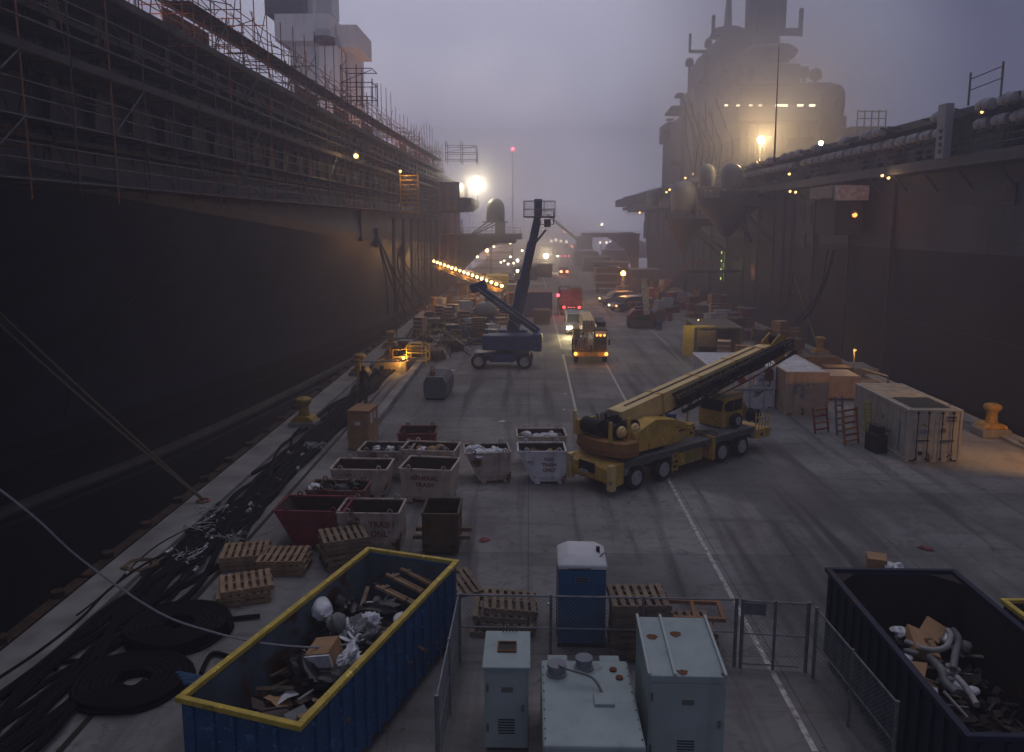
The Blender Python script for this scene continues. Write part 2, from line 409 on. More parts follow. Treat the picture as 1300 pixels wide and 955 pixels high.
loft(bt, [[(interp(wl, y)-1.0, y, -3.9), (interp(wl, y)-.02, y, -1.6)] for y in Ys]); bt.build('boot_stripe', M_black, shipL)
loft(up_, [[(interp(kx, y), y, interp(kn, y)), (interp(kx, y)+.25, y, interp(kn, y)+.6), (interp(dkx, y)+.1, y, 14.5), (interp(dkx, y), y, 19.6)] for y in Ys])
up_.build('upper_hull', M_hullLu, shipL)
dk = MB(); loft(dk, [[(interp(dkx, y)+.6, y, 19.2), (interp(dkx, y)+.6, y, 19.75), (-45, y, 19.75)] for y in Ys]); dk.build('flight_deck', M_deck, shipL)
fr = MB()
for i in range(62):
    y = -10+i*3.1; X = interp(dkx, y); fr.beam((X+.1, y, 12.6), (X+.55, y, 19.2), .25, .5)
for z in (13.9, 16.3, 18.4):
    loft(fr, [[(interp(dkx, y)+.1, y, z-.12), (interp(dkx, y)+.75, y, z-.1), (interp(dkx, y)+.75, y, z+.1), (interp(dkx, y)+.1, y, z+.12)] for y in Ys[:52]])
fr.build('gallery_framing', M_navy, shipL)
# square fittings and doors on the lower hull
for (px, py, w, h, Y) in ((462, 285, 4.2, 5.2, 70), (480, 302, 2.6, 3.0, 84), (512, 315, 2.2, 1.6, 96)):
    X = interp(kx, Y)+.35; p = AX(px, py, X)
    MB().box((X, p.y, p.z), (.5, h*.9, w*.8)).build('sponson_box', mat('dark_box', (.035, .038, .055), .6), shipL, bevel=.05)
# gangway opening (bright) and vertical pipes
for i in range(10):
    y = 96+i*6.3; X = interp(kx, y)+.4
    MB().cyl((X, y, .2), (X, y, 11.5), .22, n=8).build('drain_pipe', mat('pipe_dark', (.04, .035, .035), .6), shipL)
# lowered elevator platform sticking out over the pier, with brace
el = MB().bx(-16.5, -1.4, 143, 157, 8.0, 8.9).bx(-16.5, -2.5, 145, 146, 7.2, 8.0).bx(-16.5, -2.5, 154, 155, 7.2, 8.0)
el.build('elevator_platform', M_navy, shipL)
for y in (145, 155): MB().prism([(-16.2, 7.3), (-5.5, 7.3), (-9, 5.6), (-12.5, 2.2), (-14.2, -1), (-16.2, -3)], y-.5, y+.5).build('elevator_bracket', M_navy, shipL)
g = MB()
for k in range(14): x = -15+k*1.03; g.cyl((x, 143.1, 8.9), (x, 143.1, 10.1), .04, n=5)
g.beam((-15, 143.1, 10.1), (-1.6, 143.1, 10.1), .06); g.beam((-15, 143.1, 9.5), (-1.6, 143.1, 9.5), .05)
g.build('guard_rail', M_steel, shipL)
MB().bx(-6.2, -4.4, 144, 146, 8.9, 11.2).build('equipment_locker', M_navy, shipL)
# sponson under the far deck edge and its radome on a strut frame
sp = MB().prism([(-17, 12.6), (-10.5, 13.0), (-9.4, 14.0), (-9.4, 14.9), (-17, 15.2)], 128, 150); sp.build('sponson', M_navy, shipL)
MB().bx(-17, -11.5, 132, 150, 15.1, 17.6).build('sponson_house', M_navy, shipL)
rd = MB().lathe([(1.55, 0), (1.6, .3), (1.6, 2.2), (1.45, 3.0), (1.0, 3.6), (.4, 3.9), (.01, 3.95)], AY(629, 281, 138), 20)
rd.build('radome', M_dome, shipL, smooth=True)
c = AY(629, 281, 138)
st = MB()
for dx in (-1.2, 0, 1.2): st.beam((c.x+dx, c.y, c.z), (c.x-5.5, c.y-1+dx, c.z-3.2), .18)
st.box((c.x, c.y, c.z-.12), (4.2, 3.6, .2)); st.build('radome_platform', M_navy, shipL)
# island of the left ship, pale in the fog
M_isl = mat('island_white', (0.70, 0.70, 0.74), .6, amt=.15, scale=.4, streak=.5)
isl = thing('ship_island', 'pale tower block of the left ship rising behind the scaffolding', 'superstructure', (0, 0, 0))
def blk(name, px0, px1, py0, py1, Y, dep, m, par):
    a = AY(px0, py1, Y); b = AY(px1, py0, Y)
    return MB().bx(a.x, b.x, Y, Y+dep, a.z, b.z).build(name, m, par, bevel=.08)
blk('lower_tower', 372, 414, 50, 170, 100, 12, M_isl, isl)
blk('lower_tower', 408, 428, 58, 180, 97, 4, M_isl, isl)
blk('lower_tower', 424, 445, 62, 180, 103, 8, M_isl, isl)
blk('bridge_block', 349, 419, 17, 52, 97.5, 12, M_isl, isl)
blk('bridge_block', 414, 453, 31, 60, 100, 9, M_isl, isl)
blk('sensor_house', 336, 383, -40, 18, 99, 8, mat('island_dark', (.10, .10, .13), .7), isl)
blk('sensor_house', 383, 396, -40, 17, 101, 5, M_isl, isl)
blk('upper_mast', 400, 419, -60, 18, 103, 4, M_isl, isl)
spot((-20, 78, 20.4), (-29, 100, 36), (.86, .9, 1), 2200, 95, .8)  # added white spot without a fixture, brightens the pale island
MB().cyl(AY(412, 48, 97), AY(412, 54, 97), 1.3, n=12).build('vent_pipe', M_deck, isl)

# ================================================================== RIGHT SHIP
shipR = thing('warship', 'lighter grey warship with catwalks and rafts along its deck, right of the pier', 'ship', (0, 0, 0))
HX = [(-20, 33.5), (30, 29.2), (60, 28.2), (120, 27.8), (190, 27.8), (205, 29.5), (222, 36)]
WX = [(-20, 36), (30, 30.8), (60, 29.0), (120, 28.2), (190, 28.2), (205, 32), (222, 42)]
Ys2 = [-20+4*i for i in range(61)]
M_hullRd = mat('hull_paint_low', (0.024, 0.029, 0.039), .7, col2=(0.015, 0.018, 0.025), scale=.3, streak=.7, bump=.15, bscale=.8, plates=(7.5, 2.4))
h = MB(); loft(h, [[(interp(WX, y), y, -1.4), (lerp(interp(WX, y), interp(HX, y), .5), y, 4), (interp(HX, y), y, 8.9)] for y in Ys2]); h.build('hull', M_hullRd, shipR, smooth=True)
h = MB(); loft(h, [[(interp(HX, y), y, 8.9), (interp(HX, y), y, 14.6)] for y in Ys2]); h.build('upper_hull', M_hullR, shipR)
h = MB(); loft(h, [[(interp(WX, y)+.6, y, -3.9), (interp(WX, y)+.02, y, -1.4)] for y in Ys2]); h.build('boot_stripe', M_black, shipR)
DX = [(-20, 27.2), (150, 26.6), (200, 26.0), (225, 25.2), (226, 25.2)]
h = MB(); loft(h, [[(interp(HX, y)-.1, y, 14.3), (interp(DX, y)+.2, y, 14.4), (interp(DX, y)+.2, y, 15.1), (interp(DX, y)+1.3, y, 15.15), (interp(DX, y)+1.5, y, 17.3), (interp(DX, y)+.4, y, 17.5), (interp(DX, y)+.4, y, 18.0), (60, y, 18.0)] for y in Ys2])
h.build('flight_deck', M_navy, shipR)
ca = MB()
for i in range(150):
    y = 4+i*1.45; X = interp(DX, y)+.22
    ca.beam((X, y, 15.1), (X, y, 16.3), .05)
    if i % 3 == 0: ca.beam((X, y, 14.4), (X+1.2, y, 13.0), .12)
for z in (15.5, 15.9, 16.3): loft(ca, [[(interp(DX, y)+.19, y, z-.03), (interp(DX, y)+.19, y, z+.03)] for y in Ys2])
ca.build('catwalk_rail', M_navy, shipR)
# clutter along the catwalk: lockers, nozzles, brackets
cl = MB()
for i in range(170):
    y = 6+rnd.random()*195; X = interp(DX, y)+.5+rnd.random()*.7
    if i < 95: MB().box((X, y, 15.2+rnd.random()*.9), (.4+rnd.random()*.5, .3+rnd.random()*1.2, .3+rnd.random()*1.0)).build('deck_locker', M_deck, shipR)
for i in range(90):
    y = 6+rnd.random()*190; X = interp(DX, y)+.35
    MB().beam((X, y, 17.3+rnd.random()*.5), (X-.5-rnd.random()*.4, y+rnd.random()*2-1, 17.4+rnd.random()*.6), .12).build('nozzle_arm', M_deck, shipR)
# life raft canisters, two rows
M_raft = mat('raft_canister', (0.30, 0.32, 0.36), .5, amt=.4, scale=3)
def raft_proto(label, grp):
    r = thing('life_raft_canister', label, 'life raft', (26.6, 8, 17.4), 0, grp)
    MB().lathe([(.1, -.72), (.33, -.68), (.37, -.5), (.37, -.03), (.41, -.02), (.41, .02), (.37, .03), (.37, .5), (.33, .68), (.1, .72)], (0, 0, 0), 12, 'Y').build('canister', M_raft, r, smooth=True)
    MB().bx(-.3, .3, -.45, -.35, -.5, -.3).bx(-.3, .3, .35, .45, -.5, -.3).bx(-.1, .1, -.35, .35, -.5, -.42).build('cradle', M_deck, r)
    return r
r0 = None
for row, (dz, dx, g, lb, step) in enumerate(((17.75, .05, 'raft canisters in the upper row at the right deck edge', 'pale raft canister in the upper row along the right ship deck edge', 2.25),
                                     (16.75, .42, 'raft canisters in the lower row over the right catwalk', 'pale raft canister in the lower row over the right ship catwalk', 1.85))):
    y = 9.0; proto = raft_proto(lb, g); first = True
    while y < 190:
        if rnd.random() < (.22 if row == 0 else .16): y += step*rnd.choice((1, 1, 2)); continue
        X = interp(DX, y)+dx
        if first: proto.location = (X, y, dz); first = False
        else: dup(proto, (X, y, dz))
        y += step
        if rnd.random() < .12: y += 3.0
# windows and openings in the right hull
M_open = mat('dark_opening', (.018, .017, .018), .6)
for (px, py, w, hh) in ((1018, 266, 1.1, .8), (1027, 266, 1.1, .8), (1018, 276, 1.1, .8), (1027, 276, 1.1, .8), (1019, 305, 1.1, 1.1), (1034, 304, 1.1, 1.1),
                        (940, 288, 1.4, 1.2), (947, 287, .9, 1.2), (1270, 246, .9, 1.0), (836, 283, 2.2, 5), (824, 290, 1.5, 5), (843, 296, 2.6, 6), (812, 292, 1.6, 4), (893, 318, 1.4, 2.4),
                        (965, 262, 2.0, 3.2), (985, 260, 1.2, 2.5)):
    p = AX(px, py, 28.0); X = interp(HX, p.y)-.03
    f = MB().box((X, p.y, p.z), (.16, w+.3, hh+.3)).build('window_frame', M_navy, shipR)
    MB().box((X-.07, p.y, p.z), (.06, w, hh)).build('opening', M_open, f)
M_pgr = mat('pipe_grey', (.07, .066, .066), .6)
for y in (62, 70, 78.5, 85, 91, 97, 103, 112, 121, 130, 142, 155): MB().cyl((interp(HX, y)-.2, y, -.5), (interp(HX, y)-.2, y, 14.2), .13, n=6).build('drain_pipe', M_pgr, shipR)
for y in (88, 135): MB().cyl((interp(HX, y)-.1, y, 1), (interp(HX, y)-.1, y, 14.2), .2, n=8).build('drain_pipe', M_pgr, shipR)
# faint stepped hull seams
sm = MB()
for z in (3.5,): loft(sm, [[(lerp(interp(WX, y), interp(HX, y), .5+.5*max(0, (z-4)/6) if z > 4 else .47)-.03, y, z), (lerp(interp(WX, y), interp(HX, y), .5+.5*max(0, (z-4)/6) if z > 4 else .47)-.06, y, z+.1)] for y in Ys2])
sm.build('rubbing_strake', M_navy, shipR)
# sheltered booth hung on the hull, white end
p = AX(1066, 258, 26.6)
bo = thing('hull_booth', 'white-roofed work booth hung high on the right hull', 'booth', (27.0, 68, 13.0))
MB().box((.0, 0, 0), (2.2, 4.2, 3.4)).build('booth_wall', M_deck, bo, bevel=.05)
MB().box((-.2, 0, 1.85), (3.0, 5.2, 1.0)).build('roof_box', mat('tarp_tan', (.30, .25, .22), .7, amt=.3), bo, bevel=.08)
MB().box((-.2, -2.9, 1.75), (2.6, .5, 1.2)).build('end_panel', mat('sheet_white', (.55, .58, .62), .6), bo)
bo.location = (26.4, AX(1066, 258, 26.4).y, AX(1066, 258, 26.4).z-1.0)
# column with ports near (1195,185)
p = AX(1196, 178, 26.3)
co = thing('deck_edge_column', 'pale column with a row of dark ports standing on the right catwalk', 'column', (26.4, p.y, 14.9))
MB().box((0, 0, 1.7), (.5, 1.05, 3.4)).build('column', mat('pale_grey', (.30, .31, .35), .6, amt=.3), co, bevel=.04)
for k in range(4): MB().box((-.26, -.1, .45+k*.42), (.06, .34, .24)).build('port', M_open, co)
# sponsons with radomes
def sponson(px, Y, pyd, rad, x0=26.6):
    c = AY(px, pyd, Y)
    MB().lathe([(.3, -4.6), (.8, -4.2), (rad*.55, -2.6), (rad*.98, -1.0), (rad, -.8), (rad, 0)], c, 20).build('sponson', M_navy, shipR, smooth=True)
    MB().bx(c.x, 28.5, c.y-rad*.9, c.y+rad*.9, c.z-1.0, c.z-.02).build('sponson_deck', M_navy, shipR)
    g = MB()
    for k in range(18):
        a = PI*.35+k/17*PI*1.3; a0 = a
        g.cyl((c.x+rad*.97*math.cos(a), c.y+rad*.97*math.sin(a), c.z), (c.x+rad*.97*math.cos(a), c.y+rad*.97*math.sin(a), c.z+1.1), .035, n=4)
    for z in (.55, 1.1): g.tube([(c.x+rad*.97*math.cos(PI*.35+k/17*PI*1.3), c.y+rad*.97*math.sin(PI*.35+k/17*PI*1.3), c.z+z) for k in range(18)], .035, 4)
    g.build('guard_rail', M_navy, shipR)
    MB().beam((c.x+1, c.y-1, c.z-1), (28.2, c.y-5, c.z-5.5), .35).beam((c.x+1, c.y+1, c.z-1), (28.2, c.y+5, c.z-5.5), .35).build('brace', M_navy, shipR)
    return c
def radome(px, py_base, Y, r, hgt):
    c = AY(px, py_base, Y); q = hgt-r
    MB().lathe([(r*.86, 0), (r*.95, q*.25), (r, q*.6), (r, q), (r*.94, q+r*.35), (r*.77, q+r*.64), (r*.5, q+r*.87), (r*.2, q+r*.98), (.01, q+r)], c, 22).build('radome', M_dome, shipR, smooth=True)
sponson(924, 96, 252, 3.6); radome(928, 238, 97, 1.3, 2.9); radome(897, 237, 104, 1.05, 2.9)
MB().bx(22.5, 27, 95, 106, 13.8, 14.6).build('sponson_deck', M_navy, shipR)
sponson(868, 112, 278, 2.6); radome(867, 272, 112, 1.75, 4.6)
radome(829, 262, 150, 1.3, 3.2)
for y0, y1, z0, z1, x0 in ((140, 200, 13.6, 15.4, 24.5), (150, 224, 15.4, 17.2, 24.0)): MB().bx(x0, 28.2, y0, y1, z0, z1).build('gallery', M_navy, shipR)
# far elevator platform of the right ship, arch bracket under
MB().bx(14.5, 28.3, 204, 222, 7.3, 8.3).build('elevator_platform', M_navy, shipR)
arch = [(28.3, 7.3)]+[(17+5.5-5.5*math.cos(a)+0*a, 2.0+4.6*math.sin(a)) for a in [PI/2*k/8 for k in range(8, -1, -1)]]+[(15.5, 7.3)]
MB().prism([(28.3, 7.3), (20, 7.3), (22, 6.3), (24.6, 4.2), (26.2, 1), (26.8, -3), (28.3, -3)], 205, 207).build('elevator_bracket', M_navy, shipR)
# island
M_islR = mat('island_grey', (0.125, 0.125, 0.135), .7, amt=.45, scale=.6, streak=.9, rust=.12, plates=(3, 2.2))
isr = thing('ship_island', 'grey radar-topped command island on the right ship, floodlit in fog', 'superstructure', (0, 0, 0))
def bk(name, x0, x1, y0, y1, z0, z1, m=None): return MB().bx(x0, x1, y0, y1, z0, z1).build(name, m or M_islR, isr, bevel=.1)
bk('base_block', 30.5, 44, 118, 172, 18, 25.0); bk('bridge_deck', 29.6, 43, 116, 172, 25.2, 27.4); bk('bridge_block', 30.2, 42.5, 117, 170, 27.4, 30.2)
bk('bridge_roof', 29.7, 43, 116.6, 171, 30.2, 30.6)
bk('side_tower', 28.4, 33, 160, 173, 15, 27.5); bk('side_tower', 27.6, 33, 163, 173, 27.5, 31); bk('side_tower', 28.0, 33, 150, 162, 15, 30.5); bk('side_tower', 28.6, 34, 142, 156, 18, 34.5); bk('side_tower', 29.6, 34, 140, 154, 35.5, 39.0)
bk('upper_house', 31, 40, 122, 150, 30.6, 34.2); bk('upper_house', 30.6, 35.5, 132, 152, 34.2, 40.6)
MB().lathe([(.6, 0), (1.0, .6), (2.6, 1.4), (2.8, 2.6), (2.2, 3.6), (1.2, 4.2), (.1, 4.5)], AY(897, 106, 150), 16).build('radar_dish', M_islR, isr, smooth=True)
c = AY(985, 112, 124); MB().lathe([(6.0, -1), (5.6, 0), (3.8, 3), (3.2, 3.6), (2.6, 3.7), (2.6, 4.3), (3.9, 5.4), (4.2, 6.0), (3.4, 6.7), (1.6, 7.0), (.1, 7.0)], (c.x, 124+4, c.z), 24).build('sensor_dome', M_islR, isr, smooth=True)
# ledges, windows, doors, pipes and boxes over the island faces
gq = random.Random(41)
for (z, x0, x1, y0, y1) in ((20.6, 29.9, 44.4, 117, 172), (22.9, 29.9, 44.4, 117, 172), (32.3, 30.3, 40.6, 121.2, 150), (37.2, 30.0, 36, 131.2, 152.5)):
    MB().bx(x0, x1, y0, y1, z, z+.22).build('walkway_ledge', M_islR, isr)
    r_ = MB()
    for k in range(int((x1-x0)/1.4)): r_.beam((x0+.2+k*1.4, y0+.05, z+.2), (x0+.2+k*1.4, y0+.05, z+1.25), .05)
    for k in range(int((y1-y0)/1.8)): r_.beam((x0+.05, y0+k*1.8, z+.2), (x0+.05, y0+k*1.8, z+1.25), .05)
    for h_ in (.7, 1.25): r_.beam((x0+.05, y0+.05, z+h_), (x1, y0+.05, z+h_), .05).beam((x0+.05, y0+.05, z+h_), (x0+.05, y1, z+h_), .05)
    r_.build('ledge_rail', M_navy, isr)
for k in range(11): MB().bx(31+k*1.05, 31.75+k*1.05, 116.9, 117.02, 28.6, 29.5).build('bridge_window', M_open, isr)
for k in range(12): MB().bx(30.1, 30.22, 119+k*3.8, 121+k*3.8, 28.6, 29.5).build('bridge_window', M_open, isr)
for k in range(46):
    fx = gq.random() < .5; z = gq.choice((18.2, 20.9, 23.2, 25.4, 30.7, 34.3)); hh = gq.uniform(.6, 2.0); ww = gq.uniform(.5, 1.8)
    c_ = (gq.uniform(31, 43) if z < 30 else gq.uniform(31.5, 39), 117.4 if z < 30 else 121.5, z+hh/2) if fx else ((30.2, gq.uniform(120, 168), z+hh/2) if z < 30 else (30.6, gq.uniform(124, 150), z+hh/2))
    MB().box(c_, (ww, gq.uniform(.6, 1.4), hh) if fx else (gq.uniform(.5, 1.1), ww, hh)).build('equipment_box', gq.choice((M_islR, M_navy, M_deck)), isr)
for k in range(16):
    x = gq.uniform(30.6, 43.4); MB().cyl((x, 117.7, 18), (x, 117.7, 24.8), gq.uniform(.06, .22), n=6).build('pipe', gq.choice((M_islR, M_deck)), isr)
for k in range(14):
    y = gq.uniform(119, 170); MB().cyl((30.2, y, 18), (30.2, y, gq.choice((24.8, 24.8, 27))), gq.uniform(.06, .25), n=6).build('pipe', gq.choice((M_islR, M_deck)), isr)
for k in range(9):
    x, y = gq.uniform(29, 33), gq.uniform(142, 170); z = gq.uniform(19, 34); MB().bx(27.2-.9, 27.4+gq.random()*2, y, y+gq.uniform(1.5, 5), z, z+gq.uniform(.2, 1.6)).build('side_balcony', gq.choice((M_islR, M_navy)), isr)
for k in range(12):
    x, y = gq.uniform(30.5, 42), gq.uniform(119, 165); MB().cyl((x, y, 30.6), (x, y, 30.6+gq.uniform(1.5, 6)), .07, n=5).build('whip_antenna', M_navy, isr)
for (x, y, z, r) in ((32, 118.5, 30.6, .8), (39.5, 118.6, 30.6, .7), (41.6, 120, 30.6, .9), (29.5, 152, 38.5, .8), (31.5, 146, 40.6, .7)):
    MB().lathe([(r*.3, 0), (r*.3, .8), (r, 1.1), (r, 1.8), (r*.7, 2.4), (.02, 2.6)], (x, y, z), 14).build('sensor_ball', M_islR, isr, smooth=True)
# mast
ms = MB(); mx, my = AY(960, 115, 138).x, 138
for dx, dy in ((-3.2, -2.5), (3.2, -2.5), (-3.2, 2.5), (3.2, 2.5)): ms.beam((mx+dx, my+dy, 30), (mx+dx*.45+.8, my+dy*.5, 49), .5)
for k in range(5):
    z0 = 31+k*3.6; z1 = z0+3.6; f0 = 1-.55*(z0-30)/19; f1 = 1-.55*(z1-30)/19; s0 = .8*(z0-30)/19; s1 = .8*(z1-30)/19
    for dy in (-2.5, 2.5):
        ms.beam((mx-3.2*f0+s0, my+dy*f0, z0), (mx+3.2*f1+s1, my+dy*f1, z1), .26); ms.beam((mx+3.2*f0+s0, my+dy*f0, z0), (mx-3.2*f1+s1, my+dy*f1, z1), .26)
        ms.beam((mx-3.2*f1+s1, my+dy*f1, z1), (mx+3.2*f1+s1, my+dy*f1, z1), .3)
ms.build('mast', M_islR, isr)
MB().bx(mx-.6, mx+3.0, my-1.5, my+1.5, 34, 50).build('mast_core', M_islR, isr)
a, b = AY(905, 50, my), AY(1016, 44, my)
ym = MB().beam((a.x, my, 42.3), (b.x, my, 42.3), 1.1, 1.0).beam((a.x, my, 42.3), (a.x, my, 45), .5).beam((b.x, my, 41.6), (b.x, my, 46), .6).beam((AY(885, 50, my).x, my+6, 40.5), (mx, my+6, 40.5), .5).beam((AY(885, 50, my).x, my+6, 40.5), (AY(885, 50, my).x, my+6, 43.5), .4)
ym.beam((mx-5, my, 36.5), (mx+2, my, 36.5), .6)
ym.build('yardarm', M_islR, isr)
a, b = AY(948, 38, my), AY(996, -2, my)
MB().bx(a.x, b.x, my-1.6, my+1.6, a.z, b.z+3).build('radar_panel', mat('radar_dark', (.07, .065, .08), .7), isr, bevel=.2)
a = AY(922, 90, my+6)
ms = MB(); ms.cyl((a.x, my+6, 30), (a.x, my+6, 52), 1.6, .3, n=8); ms.cyl((a.x, my+6, 43), (a.x, my+6, 44.2), 3.2, 2.6, n=10); ms.cyl((a.x, my+6, 38.0), (a.x, my+6, 39.0), 4.2, 3.6, n=10)
ms.build('aft_mast', M_islR, isr)
# hanging lines down the tower side
ln = MB()
for k in range(11):
    px = 866+k*4.2; a = AY(px, 120+rnd.random()*30, 116-k*.2); b = AY(px+8+rnd.random()*10, 222, 112)
    if k % 2: ln.tube([(a.x, a.y, a.z), (a.x+.3, a.y, (a.z+b.z)/2), (b.x, b.y, b.z)], .07, 5)
    else: ln.tube([(a.x, a.y, a.z), (b.x+.4, b.y, b.z+4), (b.x, b.y, b.z)], .11, 5)
ln.build('rigging_lines', M_black, isr)
for (x0, y0, z0, s) in ((43.2, 112, 18, 1), ):
    a = AY(1055, 162, 112)
    g = thing('deck_gun', 'dark domed gun mount on the right ship beside the island', 'gun mount', (a.x, 112, 24.6))
    MB().bx(-1.5, 1.5, -1.5, 1.5, -6.6, .6).build('pedestal', M_deck, g, bevel=.1); MB().lathe([(1.5, .6), (1.6, 2.4), (1.6, 3.6), (1.3, 4.4), (.7, 4.9), (.05, 5.0)], (0, 0, 0), 16).build('dome', mat('dome_dark', (.07, .065, .075), .6), g, smooth=True)
    MB().cyl((0, -1.4, 1.8), (-.5, -3.4, 2.4), .25, n=8).build('barrel', M_deck, g)
for k, px in enumerate((1028, 1037, 1044)):
    a = AY(px, 118, 113); MB().bx(a.x-.45, a.x+.45, 118, 119, 27, a.z+1.2-k*.2).build('vent_post', M_islR, isr)
bk('deck_block', 44, 54, 112, 125, 18, 24)
a = AY(1085, 158, 108); fr = MB()
for px in (1088, 1097, 1106, 1115, 1124): q = AY(px, 158, 108); fr.beam((q.x, 108, 18), (q.x, 108, 25.6), .14)
for z in (23.4, 24.5, 25.4): fr.beam((AY(1088, 158, 108).x, 108, z), (AY(1124, 158, 108).x, 108, z), .12)
o = fr.build('deck_railing', M_steel); tag(o, 'square scaffold railing frame on the right ship deck skyline', 'railing')
# whip antenna and tilted rail frame
a, b = AY(983, 205, 80), AY(989, 58, 80)
o = MB().cyl(a, b, .10, .03, n=6).build('whip_antenna', M_black); tag(o, 'thin tall whip antenna in front of the floodlit island', 'antenna')
a, b = AX(1227, 134, 26.6), AX(1268, 122, 26.6)
fr = MB(); ht = 1.55
for q in (a, b): fr.beam((26.7, q.y, 17.9), (26.7, q.y, 17.9+ht+.4), .09)
for z in (.7, 1.35): fr.beam((26.7, a.y, 18+z+.1), (26.7, b.y, 18+z+.25), .05)
o = fr.build('deck_railing', M_steel); tag(o, 'two-post leaning safety rail on the right deck edge skyline', 'railing')
# ------------------------------------------------------------------ haze
hz = bpy.data.materials.new('fog'); hz.use_nodes = True; t = hz.node_tree; t.nodes.clear()
o_ = t.nodes.new('ShaderNodeOutputMaterial'); v = t.nodes.new('ShaderNodeVolumePrincipled')
v.inputs['Color'].default_value = (0.74, 0.76, 0.92, 1); v.inputs['Density'].default_value = FOG; v.inputs['Anisotropy'].default_value = .5
t.links.new(v.outputs[0], o_.inputs['Volume'])
o = MB().bx(-240, 260, -30, 560, -4.6, 74).build('haze', hz); tag(o, 'pale violet dusk fog filling the harbour air', 'fog', kind='stuff')
# drifting banks of thicker mist, soft-edged, added for lamp halos and a faded mast
def mist(c, r, dens, label):
    m = bpy.data.materials.new('mist'); m.use_nodes = True; t = m.node_tree; t.nodes.clear()
    o_ = t.nodes.new('ShaderNodeOutputMaterial'); v = t.nodes.new('ShaderNodeVolumePrincipled'); v.inputs['Color'].default_value = (.88, .87, .93, 1); v.inputs['Anisotropy'].default_value = .2
    tc = t.nodes.new('ShaderNodeTexCoord'); ln = t.nodes.new('ShaderNodeVectorMath'); ln.operation = 'LENGTH'; t.links.new(tc.outputs['Object'], ln.inputs[0])
    ns = t.nodes.new('ShaderNodeTexNoise'); ns.inputs['Scale'].default_value = 2.2; ns.inputs['Detail'].default_value = 3; t.links.new(tc.outputs['Object'], ns.inputs[0])
    a = t.nodes.new('ShaderNodeMath'); a.operation = 'SUBTRACT'; a.use_clamp = True; a.inputs[0].default_value = 1.0; t.links.new(ln.outputs['Value'], a.inputs[1])
    b = t.nodes.new('ShaderNodeMath'); b.operation = 'POWER'; b.inputs[1].default_value = 1.6; t.links.new(a.outputs[0], b.inputs[0])
    c_ = t.nodes.new('ShaderNodeMath'); c_.operation = 'MULTIPLY'; t.links.new(b.outputs[0], c_.inputs[0]); t.links.new(ns.outputs[0], c_.inputs[1])
    d = t.nodes.new('ShaderNodeMath'); d.operation = 'MULTIPLY'; d.inputs[1].default_value = dens*2; t.links.new(c_.outputs[0], d.inputs[0]); t.links.new(d.outputs[0], v.inputs['Density'])
    t.links.new(v.outputs[0], o_.inputs['Volume'])
    o = MB().sphere((0, 0, 0), 1.0, 24).build('mist', m); o.location = c; o.scale = r; return tag(o, label, 'mist', kind='stuff')
mist((33, 112, 27), (24, 22, 18), .085, 'bank of mist glowing round the floodlight of the right ship island')
mist((-9.5, 140, 18.5), (17, 16, 12), .055, 'added bank of mist making the halo round the floodlight at the far left scaffolding')
mist((38, 142, 50), (34, 24, 20), .035, 'bank of mist hiding the top of the right ship mast')
mist((0, 172, 7), (24, 22, 10), .075, 'added low bank of mist making the halo round the lamps at the far end of the pier')
# ------------------------------------------------------------------ lamps on ships
def lamp(p, col, watts, m, label, r=.18, group='small work lamps on the ships', name='work_lamp', off=(0, -.5, 0)):
    t = thing(name, label, 'lamp', p, 0, group)
    MB().sphere((0, 0, 0), r, 10).build('bulb', m, t, smooth=True)
    MB().lathe([(r*1.3, .1*r), (r*1.2, r*.8), (r*.5, r*1.5), (.03, r*1.6)], (0, .6*r, .2*r), 10).build('hood', M_deck, t)
    if watts: point((off[0], off[1]-r*1.6, off[2]), col, watts, r, t)
    return t
